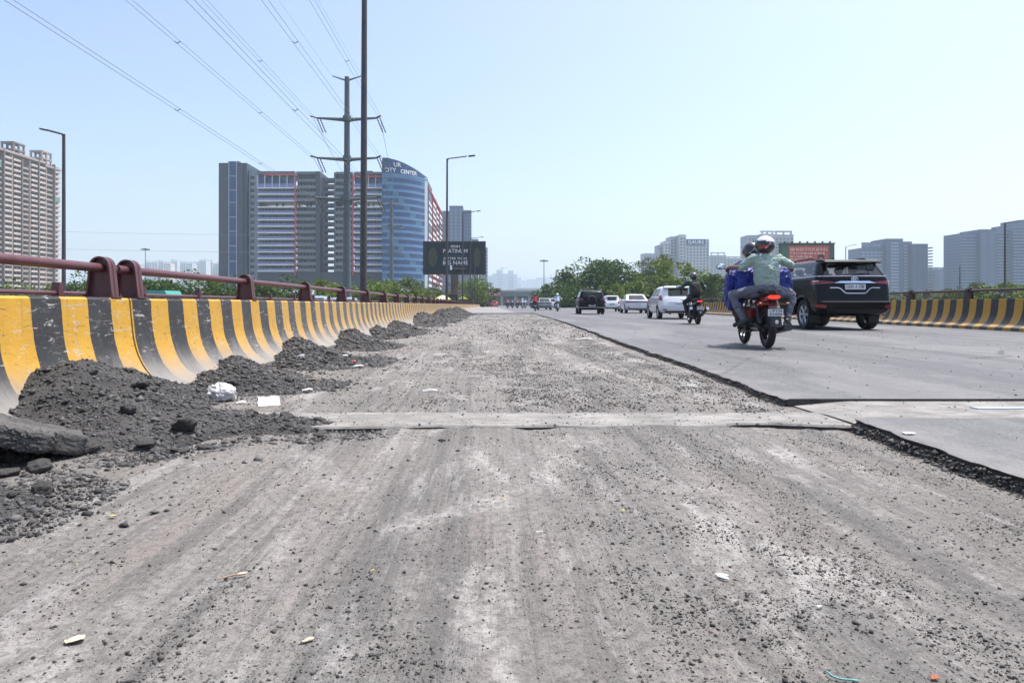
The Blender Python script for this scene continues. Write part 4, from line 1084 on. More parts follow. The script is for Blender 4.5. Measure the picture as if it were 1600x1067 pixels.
# --- generic distant blocks
def far_block(px0, px1, ytop, Y, depth, floors, cols, wm, wn, label, group=None, bands=None, crown=None, side=0, parent=None, wfrac=(0.2, 0.8), base=470, hfrac=(0.25, 0.8), skip=0):
    k = Y/1067; x0, x1 = (px0-765)*k, (px1-765)*k; top = H+(476-ytop)*k-GZ
    t = parent or thing('tower_block', label, 'building', (x0, Y, GZ), 0, group)
    ox = x0-t.location.x; oy = Y-t.location.y; w_ = x1-x0
    MB().b2(ox, ox+w_, oy, oy+depth, 0, top).build('wall', wm, t)
    fh = (top-2)/floors
    for c in range(cols):
        a = ox+w_*(c+wfrac[0])/cols; b = ox+w_*(c+wfrac[1])/cols
        mb = MB()
        for i in range(skip, floors): mb.b2(a, b, oy-0.12, oy+0.05, i*fh+fh*hfrac[0], i*fh+fh*hfrac[1])
        mb.build('window_column', wn, t)['kind'] = 'stuff'
    if side:
        n = max(2, int(depth/6)); xs = ox if side < 0 else ox+w_
        for c in range(n):
            mb = MB()
            for i in range(floors): mb.b2(xs-0.12, xs+0.12, oy+depth*(c+0.25)/n, oy+depth*(c+0.75)/n, i*fh+fh*0.25, i*fh+fh*0.8)
            mb.build('window_column', wn, t)['kind'] = 'stuff'
    if bands is not None:
        for i in range(1, floors+1): MB().b2(ox-0.4, ox+w_+0.4, oy-0.9, oy+depth, i*fh-0.25, i*fh+0.35).build('floor_band', bands, t)
    MB().b2(ox-0.15, ox+w_+0.15, oy-0.2, oy+depth, top, top+0.9).build('parapet', wm, t)
    if crown:
        mb = MB()
        for xx in (0.1, 0.5, 0.9):
            mb.b2(ox+w_*xx-0.6, ox+w_*xx+0.6, oy+1, oy+2.2, top, top+crown)
        mb.b2(ox+w_*0.05, ox+w_*0.95, oy+0.8, oy+6, top+crown-1, top+crown)
        mb.build('roof_frame', wm, t)
    return t
W_WHITE = mat('white_render', (0.46, 0.48, 0.51), 0.85, var=0.1, vscale=0.1)
W_WHITE2 = mat('pale_grey_render', (0.32, 0.35, 0.39), 0.85, var=0.1, vscale=0.1)
W_BEIGE = mat('pale_beige_render', (0.52, 0.49, 0.45), 0.85, var=0.1, vscale=0.1)
W_WIN = mat('blue_grey_window', (0.10, 0.12, 0.155), 0.3)  # one even blue grey tone for the far windows
W_BLUEG = mat('blue_grey_render', (0.045, 0.075, 0.145), 0.6, var=0.12, vscale=0.08)
W_BLUEG2 = mat('mid_blue_render', (0.066, 0.105, 0.185), 0.6, var=0.12, vscale=0.08)
W_BWIN = mat('pale_bay_window', (0.19, 0.25, 0.34), 0.4, var=0.2, vscale=0.3)
W_BAND = mat('pale_floor_band', (0.13, 0.18, 0.27), 0.6)
# white blocks with the blue letter sign
g = far_block(1072, 1108, 375, 700, 22, 24, 7, W_WHITE, W_WIN, 'white apartment block with blue sign on its roof edge, behind the trees', wfrac=(0.28, 0.72))
far_block(1062, 1072, 368, 696, 20, 25, 2, W_WHITE, W_WIN, None, parent=g); far_block(1048, 1061.8, 371, 705, 20, 25, 3, W_WHITE2, W_WIN, None, parent=g)
far_block(1039, 1047.8, 378, 700, 20, 23, 2, W_WHITE, W_WIN, None, parent=g); far_block(1030, 1038.8, 384, 708, 20, 22, 2, W_WHITE2, W_WIN, None, parent=g)
k7 = 700/1067
o = MB().b2(0, 0, 0, 0, 0, 0)
sg = MB().b2((1072-1072)*k7, (1102-1072)*k7, -0.8, -0.25, (476-383)*k7+H-GZ, (476-374)*k7+H-GZ).build('sign_board', mat('sign_blue', (0.05, 0.08, 0.20), 0.5), g)
link('sign_letters', text_mesh('GAURS', 5.2, B_SIGN, 0.1, bold=0.06, width=1.0), sg, (15*k7, -0.95, (476-378.6)*k7+H-GZ), (PI/2, 0, 0))
far_block(1006, 1029, 397, 900, 20, 24, 5, W_WHITE2, W_WIN, 'pale block peeping out left of the signed white block')
far_block(1110, 1135, 400, 950, 22, 24, 5, W_WHITE2, W_WIN, 'pale grey towers between the signed block and the riders, left one', crown=5)
far_block(1136, 1162, 404, 960, 22, 23, 5, W_WHITE2, W_WIN, 'pale grey towers between the signed block and the riders, right one', crown=3)
g = far_block(1169, 1190, 369, 650, 20, 26, 4, W_WHITE2, W_WIN, 'grey white tower behind the riders helmets, with open roof frames')
far_block(1190, 1210, 367, 645, 20, 27, 4, W_WHITE, W_WIN, None, parent=g, crown=4); far_block(1211, 1240, 368, 652, 20, 26, 5, W_WHITE2, W_WIN, None, parent=g, crown=4.5)
# blue grey office group
g = far_block(1346, 1385, 389, 650, 24, 20, 6, W_BLUEG2, W_BWIN, 'blue grey office towers with letter sign on the lower left roof', hfrac=(0.3, 0.75), wfrac=(0.1, 0.9))
far_block(1385, 1411, 374.5, 645, 26, 23, 1, W_BLUEG, W_BWIN, None, parent=g, wfrac=(0.28, 0.75)); far_block(1411, 1425, 379, 648, 26, 22, 1, W_BLUEG2, W_BWIN, None, parent=g, wfrac=(0.1, 0.6))
far_block(1425, 1450, 382.5, 642, 26, 22, 3, W_BLUEG, W_BLUEG2, None, parent=g, wfrac=(0.4, 0.6))
k6 = 650/1067
for i in range(22): MB().b2((1450-1346)*k6-0.9, (1450-1346)*k6+0.9, -6, 6, i*2.85+2, i*2.85+3).build('balcony', W_BLUEG, g)
sg = MB().b2(0.4, (1378-1346)*k6, -0.5, 0.5, (476-388.5)*k6+H-GZ, (476-379)*k6+H-GZ).build('sign_board', W_BLUEG2, g)
link('sign_letters', text_mesh('NX-ONE', 4.6, W_BWIN, 0.1, bold=0.05), sg, (16*k6, -0.65, (476-383.6)*k6+H-GZ), (PI/2, 0, 0))
far_block(1451, 1478, 421, 800, 20, 14, 5, W_BLUEG2, W_BLUEG, 'low blue grey block between the two office groups, left part', crown=2.5)
far_block(1478, 1506, 424, 780, 20, 13, 5, W_BLUEG2, W_BLUEG, 'low blue grey block between the two office groups, right part')
g = far_block(1503, 1532, 366, 600, 24, 26, 4, W_BLUEG2, B_GLASS, 'large blue office block with floor bands at the right edge', bands=W_BAND, wfrac=(0.05, 0.95))
far_block(1532, 1556, 360, 596, 26, 27, 2, W_BLUEG, W_BLUEG2, None, parent=g); far_block(1556.4, 1583, 361, 598, 24, 27, 4, W_BLUEG2, B_GLASS, None, parent=g, bands=W_BAND, wfrac=(0.05, 0.95))
far_block(1583.4, 1660, 352, 594, 26, 28, 8, W_BLUEG2, B_GLASS, None, parent=g, bands=W_BAND, wfrac=(0.05, 0.95)); far_block(1590, 1660, 346, 600, 20, 29, 3, W_BLUEG2, W_BLUEG, None, parent=g)
k5 = 594/1067
link('sign_letters', text_mesh('N', 4.2, B_SIGN, 0.1, bold=0.05), g, ((1597-1503)*k5, -6.6, (476-350)*k5+H-GZ), (PI/2, 0, 0))
# blue tower behind the billboard
g = far_block(688, 702, 331, 720, 24, 28, 3, W_BLUEG2, W_BLUEG, 'hazy blue residential tower behind the dark billboard')
far_block(702, 723, 323, 715, 24, 30, 3, W_BLUEG2, W_BWIN, None, parent=g, wfrac=(0.35, 0.6)); far_block(723, 736, 330, 722, 24, 28, 3, W_BLUEG, W_BLUEG2, None, parent=g)
far_block(737, 747, 375, 760, 24, 20, 3, W_BLUEG2, W_BLUEG, 'lower hazy block right of the blue tower'); far_block(748, 762, 388, 780, 24, 18, 3, W_WHITE2, W_BLUEG, 'pale narrow block at the right edge of the dark billboard')
# pale skyline far left
r_ = random.Random(9); px = 206; i = 0
Ls = ['far left', 'second', 'third', 'fourth', 'fifth', 'sixth', 'seventh', 'eighth', 'ninth', 'tenth', 'eleventh', 'twelfth', 'thirteenth', 'fourteenth', 'fifteenth', 'sixteenth']
while px < 346:
    w_ = r_.uniform(9, 13); far_block(px, px+w_, r_.uniform(407, 413) if px > 225 else 416, 1800+r_.uniform(-40, 40), 30, 22, 4, W_BEIGE if i % 2 else W_WHITE, W_WIN, f'pale distant tower, {Ls[min(i, 15)]} of the white row left of the offices', 'white tower row', crown=4)
    px += w_+0.3; i += 1
# hazy skyline over the road end
for i, (a, b, y, Y) in enumerate(((756, 763, 437, 3000), (763, 769, 431, 3050), (769, 776, 428, 3000), (776, 784, 422, 3020), (784, 794, 428, 3000), (794.3, 802, 423, 3030), (802.3, 808, 429, 3000))):
    far_block(a, b, y, Y, 40, 24, 3, W_WHITE2, W_WIN, f'hazy tower on the skyline over the road end, number {Ls[i+0]} from the left'.replace('number far left from the left', 'leftmost one'), 'hazy skyline towers')
for i in range(11):
    a = 808+i*7.4; far_block(a, a+6.6, 434+r_.uniform(-1, 5), 3900+r_.uniform(-100, 100), 40, 20, 2, W_WHITE2, W_WIN, 'very faint tower on the farthest skyline, '+Ls[i].replace('far left', 'leftmost')+(' of its row' if i else ' of its row')+' behind the high mast', 'faintest skyline towers')
# crane on the skyline
c = at(785, 418, 3000); t = thing('tower_crane', 'thin construction crane above the hazy skyline towers', 'crane', (c.x, 3000, GZ))
MB().cyl((0, 0, 0), (0, 0, c.z-GZ), 1.3, 1.3, 4).build('mast', M_GREYPOLE, t); MB().b2(-14, 24, -0.9, 0.9, c.z-GZ-5, c.z-GZ-3.0).build('jib', M_GREYPOLE, t)
# cross flyover and station roof at the road end
P_ = at(755, 462, 450)
t = thing('cross_flyover', 'grey green flyover crossing beyond the far traffic', 'flyover', (P_.x-8, 450, GZ))
M_OV = mat('overpass_green', (0.13, 0.17, 0.155), 0.8, var=0.2, vscale=0.1)
MB().b2(0, 70, 0, 9, 14.2, 17.2).build('girder', M_OV, t); MB().b2(0, 70, -0.3, 0.2, 17.2, 18.3).build('parapet', M_CONC, t)
for k in range(8): MB().b2(k*9+1.5, k*9+3.2, 2, 6, 0, 14.2).build('pier', M_CONC, t)
MB().b2(0, 70, 6, 7, 8, 14.2).build('wall', M_OV, t)
sgn = at(769, 459, 449.2); t = thing('sign_board', 'long red sign board on the crossing flyover', 'sign', (sgn.x, 449.2, sgn.z))
MB().b2(-5.5, 5.5, -0.2, 0.2, -1.6, 1.6).build('panel', mat('sign_red', (0.42, 0.10, 0.13), 0.6), t)
MB().b2(-4.6, 4.6, -0.25, -0.2, 0.2, 0.7).b2(-4.2, 4.0, -0.25, -0.2, -0.8, -0.35).build('lettering', B_SIGN, t)
sr = at(826, 452, 560); t = thing('station_roof', 'low white shed roof behind the crossing flyover', 'roof', (sr.x, 560, sr.z-20))
M_SHED = mat('white_sheet_roof', (0.62, 0.64, 0.66), 0.5)
mb = MB(); mb.prism([(-13, 17.5), (13, 17.5), (13, 18.5), (11, 21), (-9, 21), (-13, 18.5)], 'Y', 0, 20); mb.build('roof', M_SHED, t)
for k in range(5): MB().b2(-12+k*6-0.4, -12+k*6+0.4, 1, 2, -9, 17.5).build('column', M_CONC, t)

# ------------------------------------------------------------------ billboards
def billboard_dark():
    Y = 150; k = Y/1067; c = at(710, 429, Y)
    t = thing('billboard', 'big dark billboard with white capital lettering on one thick pillar', 'billboard', (c.x, Y, GZ))
    z0 = c.z-GZ; W_, Hh = 98*k, 52*k
    MB().b2(-W_/2, W_/2, 0, 0.9, z0, z0+Hh).build('box_frame', mat('board_frame', (0.020, 0.018, 0.020), 0.6), t)
    pan = MB().b2(-W_/2+0.75, W_/2-0.75, -0.04, 0.0, z0+0.55, z0+Hh-0.5).build('panel', mat('board_print_navy', (0.006, 0.018, 0.026), 0.7, var=0.5, vscale=0.5), t)
    for a in (-W_/2+0.37, W_/2-0.37): MB().b2(a-0.2, a+0.2, -0.10, 0, z0, z0+Hh).build('frame_bar', mat('board_frame_brown', (0.035, 0.026, 0.022), 0.7), t)
    for z in (z0+0.25, z0+Hh-0.25): MB().b2(-W_/2, W_/2, -0.12, -0.01, z-0.15, z+0.15).build('frame_bar', mat('board_frame_brown', (0.035, 0.026, 0.022), 0.7), t)
    M_T = mat('board_print_white', (0.62, 0.62, 0.62), 0.6)
    def tx(s, size, px, py, w_=1.0, b=0.02): link('lettering', text_mesh(s, size, M_T, 0.004, bold=b, width=w_), pan, ((px-710)*k, -0.07, z0+(429-py)*k), (PI/2, 0, 0))
    tx('IRISH', 0.80, 711.5, 385.4, 1.15, 0.008); tx('PLATINUM', 1.18, 711.5, 392.6, 0.97, 0.012); tx('BETTER THAN', 0.72, 711.5, 404.2, 1.12, 0.006); tx('BIG NAME', 1.20, 711.5, 411, 1.02, 0.012)
    MB().b2(-2.6, 2.6, -0.06, -0.04, z0+(429-399.7)*k, z0+(429-399.3)*k).b2(-2.6, 2.8, -0.06, -0.04, z0+(429-415.6)*k, z0+(429-415.2)*k).build('lettering', mat('board_print_grey', (0.12, 0.13, 0.14), 0.7), pan)
    M_E = mat('board_print_olive', (0.050, 0.058, 0.030), 0.7, var=0.9, vscale=3)
    for px, w_ in ((676.5, 7), (745.5, 5.5)):
        pts = [((px-710)*k+w_*k*math.cos(a), z0+(429-402)*k+15*k*math.sin(a)) for a in [2*PI*i/28 for i in range(28)]]
        MB().prism(pts, 'Y', -0.055, -0.042).build('round_print', M_E, pan)
    MB().b2(-0.4, 2.4, -0.5, -0.06, z0+1.2, z0+1.4).build('light_bar', mat('board_bar_copper', (0.20, 0.12, 0.09), 0.6), t)
    MB().b2(-0.95, -0.5, -0.3, -0.13, z0+1.0, z0+2.0).build('notice_plate', B_SIGN, t)
    pl = MB().cyl((0.0, 0.5, 0), (0.0, 0.5, z0), 0.9, 0.85, 16).build('pillar', mat('pillar_brown', (0.11, 0.075, 0.06), 0.7, var=0.2, vscale=0.5), t, smooth=40)
    for q in (-5, -2.5, 2.5, 5): MB().b2(q-0.06, q+0.06, -0.9, 0, z0-0.3, z0-0.18).build('light_arm', M_DKPOLE, t)
billboard_dark()
def billboard_red():
    Y = 200; k = Y/1067; c = at(1262, 416, Y)
    t = thing('billboard', 'red printed billboard with white script and a portrait behind the black suv', 'billboard', (c.x, Y, GZ))
    z0 = c.z-GZ; W_, Hh = 84*k, 35*k
    MB().b2(-W_/2, W_/2, 0, 1.5, z0, z0+Hh).build('box_frame', mat('board_frame_green', (0.045, 0.075, 0.06), 0.7), t)
    pan = MB().b2(-W_/2+2.3, W_/2-1.6, -0.05, 0, z0+0.3, z0+Hh-0.6).build('panel', mat('board_print_red', (0.42, 0.085, 0.07), 0.7, var=0.25, vscale=0.7), t)
    MB().b2(-W_/2+0.3, -W_/2+2.25, -0.04, 0, z0+0.3, z0+Hh-0.6).build('side_panel', mat('board_print_green', (0.04, 0.13, 0.08), 0.7, var=0.4, vscale=1), t)
    MB().b2(-W_/2-0.2, W_/2+0.2, -0.3, 1.6, z0+Hh, z0+Hh+0.25).build('top_rail', mat('board_frame_green', (0.045, 0.075, 0.06), 0.7), t)
    for i in range(7): MB().b2(-W_/2+1+i*2.2-0.08, -W_/2+1+i*2.2+0.08, -0.9, 0, z0+Hh+0.1, z0+Hh+0.7).build('spot_lamp', M_DKPOLE, t)
    M_T = mat('board_print_cream', (0.60, 0.48, 0.42), 0.7); r = random.Random(2)
    rows = [(-5.2, 5.6, 4.9, 0.85), (-5.2, 4.9, 3.75, 0.6), (-5.2, 1.2, 2.8, 0.6), (-5.2, 1.0, 1.9, 0.55), (-5.2, 1.2, 1.0, 0.5)]
    for x0, x1, z, h in rows:                                     # script rows: head bar with hanging strokes
        mb = MB(); x = x0
        while x < x1:
            w_ = r.uniform(0.5, 1.5); mb.b2(x, min(x+w_, x1), -0.07, -0.052, z0+z+h*0.36, z0+z+h*0.5)
            y = x+0.08
            while y < min(x+w_, x1)-0.1:
                mb.b2(y, y+0.10, -0.07, -0.052, z0+z-h*0.5, z0+z+h*0.36)
                if r.random() < 0.7: mb.b2(y+0.10, y+0.28, -0.07, -0.052, z0+z-h*r.uniform(0.1, 0.5), z0+z-h*r.uniform(-0.1, 0.08))
                y += r.uniform(0.22, 0.36)
            x += w_+0.22
        mb.build('lettering', M_T, pan)
    def oval(cx, cz, rx, rz, d, m, nm): MB().prism([(cx+rx*math.cos(2*PI*i/24), z0+cz+rz*math.sin(2*PI*i/24)) for i in range(24)], 'Y', -d, -0.052).build(nm, m, pan)
    oval(3.9, 2.2, 1.05, 1.35, 0.066, mat('print_black', (0.012, 0.010, 0.010), 0.7), 'portrait_hair')
    oval(3.9, 1.6, 0.80, 1.10, 0.076, mat('print_skin', (0.30, 0.13, 0.09), 0.7), 'portrait_face')
    oval(3.9, 0.75, 0.62, 0.32, 0.082, mat('print_beard', (0.05, 0.035, 0.03), 0.7), 'portrait_beard')
    MB().b2(3.35, 3.75, -0.085, -0.07, z0+1.75, z0+1.87).b2(4.05, 4.45, -0.085, -0.07, z0+1.75, z0+1.87).build('portrait_brow', mat('print_black', (0.012, 0.010, 0.010), 0.7), pan)
    for q in (-4, 4): MB().cyl((q, 0.8, 0), (q, 0.8, z0), 0.35, 0.35, 10).build('pillar', M_STEEL, t)
billboard_red()
# teal sheet roof behind the slip road rail
q = at(232, 456, 60); t = thing('teal_canopy', 'small teal sheet canopy among the trees behind the left rail', 'canopy', (q.x, 60, GZ))
MB().prism([(-1.6, q.z-GZ-0.25), (1.6, q.z-GZ-0.25), (1.4, q.z-GZ+0.12), (-1.5, q.z-GZ+0.16)], 'Y', 0, 3).build('sheet', mat('teal_sheet', (0.05, 0.28, 0.24), 0.6), t)
for a in (-1.4, 1.4): MB().cyl((a, 0.2, 0), (a, 0.2, q.z-GZ-0.2), 0.05, n=6).build('leg', M_STEEL, t)
# ------------------------------------------------------------------ vehicles
V_BLACKP = mat('black_car_paint', (0.0018, 0.0022, 0.0035), 0.22, coat=0.22, spec=0.15)
V_WHITEP = mat('white_car_paint', (0.62, 0.64, 0.66), 0.25, coat=0.8)
V_SILVERP = mat('grey_green_car_paint', (0.20, 0.24, 0.24), 0.25, 0.3, coat=0.8)
V_REDP = mat('red_car_paint', (0.42, 0.07, 0.09), 0.3, coat=0.6)
V_BLUEP = mat('blue_grey_car_paint', (0.22, 0.28, 0.34), 0.25, coat=0.6)
V_TRIM = mat('black_trim', (0.012, 0.012, 0.013), 0.55)
V_UNDER = mat('underbody', (0.010, 0.010, 0.010), 0.9)
V_TYRE = mat('tyre_rubber', (0.016, 0.016, 0.017), 0.8, var=0.2, vscale=10)
V_RIM = mat('alloy_rim', (0.42, 0.43, 0.44), 0.3, 0.8)
V_RIMD = mat('dark_alloy', (0.06, 0.06, 0.065), 0.35, 0.7)
V_CHROME = mat('chrome', (0.78, 0.79, 0.82), 0.12, 1.0)
V_LAMP = mat('red_tail_lens', (0.20, 0.006, 0.010), 0.15, coat=0.8)
V_LAMPC = mat('clear_lens', (0.62, 0.56, 0.50), 0.15, coat=0.8)
V_LIT = mat('lit_brake_lamp', (1.0, 0.045, 0.018), 0.3, emit=0.5)
V_PLATE = mat('plate_white', (0.70, 0.71, 0.72), 0.5)
V_INK = mat('plate_ink', (0.012, 0.012, 0.014), 0.6)
V_SEAT = mat('seat_fabric', (0.055, 0.055, 0.06), 0.9)
V_HEADR = mat('pale_headrest', (0.30, 0.32, 0.32), 0.8)
def glass_mat(name, tint, alpha):
    m = mat(name, tint, 0.04, spec=0.7, coat=0.3, alpha=alpha); return m
V_GLASS = glass_mat('tinted_car_glass', (0.006, 0.009, 0.011), 0.62)
V_GLASSD = glass_mat('dark_car_glass', (0.010, 0.013, 0.016), 0.86)
V_GLASSL = glass_mat('clear_car_glass', (0.02, 0.03, 0.032), 0.35)

class Hull:
    """car shell: rounded plan outlines stacked up the height, with wheel arches lifted into the sides"""
    def __init__(s, rows, bow, wheels, warch, L):
        s.R = np.array(rows, float); s.bow = bow; s.wh = wheels; s.ra = warch; s.L = L
    def at(s, z): return [float(np.interp(z, s.R[:, 0], s.R[:, k])) for k in range(1, 5)]
    def arch(s, y):
        h = 0
        for yc, zc in s.wh:
            d = s.ra**2-(y-yc)**2
            if d > 0: h = max(h, zc+math.sqrt(d))
        return h
    def taper(s, y): return 1-0.05*max(0.0, (y/s.L-0.55)/0.45)**2.5
    def ring_pt(s, a, z):
        """a: signed distance round from the rear centre"""
        yr, yf, hw, r = s.at(z); sg = 1 if a >= 0 else -1; a = abs(a); fl = hw-r
        if a <= fl: x = a; y = yr+s.bow*(x/hw)**2
        else:
            b = a-fl; y0 = yr+s.bow*(fl/hw)**2
            if b <= r*PI/2: t = b/r; x = fl+r*math.sin(t); y = y0+r*(1-math.cos(t))
            else: x = hw; y = y0+r+(b-r*PI/2)
        return Vector((sg*x*s.taper(y), y, z))
    def half(s, z, NR=9, NC=6, NS=44):
        yr, yf, hw, r = s.at(z); fl = hw-r; pts = []
        for i in range(NR): x = fl*i/NR; pts.append((x, yr+s.bow*(x/hw)**2))
        y0 = yr+s.bow*(fl/hw)**2
        for i in range(NC): t = PI/2*i/NC; pts.append((fl+r*math.sin(t), y0+r*(1-math.cos(t))))
        ya, yb = y0+r, yf-s.bow*1.6*(fl/hw)**2-r
        for i in range(NS+1): pts.append((hw, ya+(yb-ya)*i/NS))
        y1 = yb
        for i in range(1, NC+1): t = PI/2*i/NC; pts.append((fl+r*math.cos(t), y1+r*math.sin(t)))
        for i in range(1, NR+1): x = fl*(1-i/NR); pts.append((x, yf-s.bow*1.6*(x/hw)**2))
        out = []
        for i, (x, y) in enumerate(pts):
            zz = z
            if NR+2 <= i <= NR+NC+NS+2:
                ar = s.arch(y)
                if ar > z:
                    zz = ar; h2 = s.at(zz)[2]; x = x if x < hw-1e-6 else h2
            out.append(Vector((x*s.taper(y), y, zz)))
        return out
    def build(s, zs, paint, parent, glass, gmat, name='body'):
        """glass: list of (part name, row0, row1, i0, i1) in half-ring index space -> those faces become panes"""
        halves = [s.half(z) for z in zs]; n = len(halves[0]); N = 2*n-2
        mb = MB(); panes = {}
        rings = []
        for h in halves:
            ring = list(h)+[Vector((-p.x, p.y, p.z)) for p in h[-2:0:-1]]
            rings.append(ring); mb.v.extend([tuple(p) for p in ring])
        for k in range(len(zs)-1):
            for j in range(N):
                f = (k*N+j, k*N+(j+1) % N, (k+1)*N+(j+1) % N, (k+1)*N+j)
                side = 'r' if j < n-1 else 'l'; jj = j if j < n-1 else N-1-j
                hit = None
                for gi, (nm, r0, r1, i0, i1) in enumerate(glass):
                    if r0 <= k < r1 and i0 <= jj < i1: hit = (gi, nm, side if i0 > 0 and i1 < n-1 else 'c'); break
                if hit: panes.setdefault(hit, []).append([rings[k][j], rings[k][(j+1) % N], rings[k+1][(j+1) % N], rings[k+1][j]])
                else: mb.f.append(f); mb.m.append(0)
        mb.f.append(tuple((len(zs)-1)*N+j for j in range(N))); mb.m.append(0)
        me = mb.mesh(name, paint, None, False)
        bm = bmesh.new(); bm.from_mesh(me); bmesh.ops.remove_doubles(bm, verts=bm.verts, dist=0.0008); bmesh.ops.recalc_face_normals(bm, faces=bm.faces)
        bm.to_mesh(me); bm.free(); me.polygons.foreach_set('use_smooth', [True]*len(me.polygons)); me.set_sharp_from_angle(angle=R(32))
        body = link(name, me, parent)
        for (gi, nm, sd), q in panes.items():
            g = MB()
            for f in q: g.add(f, [(0, 1, 2, 3)])
            me = g.mesh(nm, gmat.get(nm, V_GLASSD), None, False)
            bm = bmesh.new(); bm.from_mesh(me); bmesh.ops.remove_doubles(bm, verts=bm.verts, dist=0.0008); bmesh.ops.recalc_face_normals(bm, faces=bm.faces)
            bm.to_mesh(me); bm.free(); me.polygons.foreach_set('use_smooth', [True]*len(me.polygons))
            link(nm, me, parent)
        return body
    def patch(s, c, off, m, name, parent, nu=10, nv=5, thick=0.02, smooth=40):
        """raised patch between four (a, z) corners: bottom-left, bottom-right, top-right, top-left"""
        g = []; h = []
        for j in range(nv+1):
            v = j/nv
            for i in range(nu+1):
                u = i/nu
                a = (c[0][0]*(1-u)+c[1][0]*u)*(1-v)+(c[3][0]*(1-u)+c[2][0]*u)*v
                z = (c[0][1]*(1-u)+c[1][1]*u)*(1-v)+(c[3][1]*(1-u)+c[2][1]*u)*v
                p = s.ring_pt(a, z); e = 0.004
                ta = s.ring_pt(a+e, z)-s.ring_pt(a-e, z); tz = s.ring_pt(a, z+e)-s.ring_pt(a, z-e)
                nn = ta.cross(tz).normalized()
                g.append(p+nn*off); h.append(p+nn*(off-thick))
        k = nu+1; N = len(g); mb = MB(); F = []
        for j in range(nv):
            for i in range(nu):
                q = j*k+i; F += [(q, q+1, q+k+1, q+k), (N+q, N+q+k, N+q+k+1, N+q+1)]
        edge = [i for i in range(nu)]+[nu+k*j for j in range(nv)]+[nv*k+nu-i for i in range(nu)]+[(nv-j)*k for j in range(nv)]
        for i in range(len(edge)):
            a, b = edge[i], edge[(i+1) % len(edge)]; F.append((a, N+a, N+b, b))
        mb.add(g+h, F)
        return mb.build(name, m, parent, smooth=smooth)

def wheel(parent, x, y, r, w, side, rim=V_RIM, spokes=6, name='wheel', rimr=0.66):
    t = MB(); hw = w/2
    prof = [(-hw*0.8, r*rimr), (-hw, r*0.78), (-hw, r*0.92), (-hw*0.78, r*0.985), (-hw*0.4, r), (0, r), (hw*0.4, r), (hw*0.78, r*0.985), (hw, r*0.92), (hw, r*0.78), (hw*0.8, r*rimr)]
    t.lathe(prof, (0, 0, 0), 'X', 32)
    wo = t.build(name, V_TYRE, parent, (x, y, r), smooth=35)
    m = MB(); s = side; rr = r*rimr
    m.lathe([(-hw*0.8, rr), (-hw*0.6, rr*0.94), (hw*0.6, rr*0.94), (hw*0.8, rr)], (0, 0, 0), 'X', 32)
    m.lathe([(s*hw*0.80, rr*1.01), (s*hw*0.86, rr*0.99), (s*hw*0.70, rr*0.92)], (0, 0, 0), 'X', 32)
    m.lathe([(s*hw*0.62, rr*0.16), (s*hw*0.66, 0.001)], (0, 0, 0), 'X', 16)
    for k in range(spokes):
        for d in (-0.10, 0.10):
            a = 2*PI*k/spokes; c0, c1 = a+d*1.2, a+d*1.0
            m.box((s*hw*0.55, 0, 0), (0.001, 0.001, 0.001))
            p0 = Vector((s*hw*0.6, 0.12*rr*math.cos(c0), 0.12*rr*math.sin(c0))); p1 = Vector((s*hw*0.74, 0.95*rr*math.cos(c1), 0.95*rr*math.sin(c1)))
            m.tube([p0, p1], 0.075*rr, 6)
    m.build('rim', rim, wo, smooth=40)
    d = MB().lathe([(s*hw*0.15, 0.001), (s*hw*0.15, rr*0.93)], (0, 0, 0), 'X', 24).build('brake_disc', V_UNDER, wo)
    return wo

def car_common(t, hu, Wd, wheels, wr, ww, rim, zb, spokes=5, seats=True, belt=1.0, roof=1.4, seat_y=(1.0, 2.0), pale=False):
    for i, (yc, zc) in enumerate(wheels):
        for sd in (-1, 1):
            wheel(t, sd*(Wd/2-ww/2-0.015), yc, wr, ww, sd, rim, spokes)
            # arch liner
            m = MB(); n = 14; vs = []
            for k in range(n+1):
                a = PI*k/n; c, s_ = math.cos(a), math.sin(a); rr = hu.ra*0.99
                vs += [(sd*(Wd/2-0.05), yc+rr*c, zc+rr*s_), (sd*(Wd/2-0.42), yc+rr*c, zc+rr*s_)]
            m.add(vs, [(2*k, 2*k+1, 2*k+3, 2*k+2) for k in range(n)])
            m.build('arch_liner', V_UNDER, t)
    MB().b2(-Wd/2+0.42, Wd/2-0.42, 0.12, hu.L-0.2, zb+0.06, zb+0.22).b2(-Wd/2+0.08, Wd/2-0.08, wheels[0][0]+hu.ra+0.03, wheels[1][0]-hu.ra-0.03, zb+0.05, zb+0.2).build('underbody', V_UNDER, t)
    ax = MB()
    for yc, zc in wheels: ax.cyl((-Wd/2+0.2, yc, wr), (Wd/2-0.2, yc, wr), 0.045, n=8)
    ax.build('axle', V_UNDER, t)
    if seats:
        for sy in seat_y:
            for sx in ((-0.36, 0.36) if sy == seat_y[-1] else (-0.40, 0.40)):
                q = MB(); q.prism([(sy-0.06, belt-0.55), (sy+0.12, belt-0.55), (sy+0.06, belt+0.10), (sy-0.10, belt+0.10)], 'X', sx-0.24, sx+0.24)
                so = q.build('seat', V_SEAT, t)
                MB().ell((sx, sy-0.04, belt+0.22), (0.13, 0.06, 0.11), 12, 8).build('headrest', V_HEADR if pale else V_SEAT, so, smooth=60)
        MB().b2(-Wd/2+0.12, Wd/2-0.12, seat_y[-1]+0.55, seat_y[-1]+0.75, belt-0.5, belt-0.04).build('dashboard', V_TRIM, t)

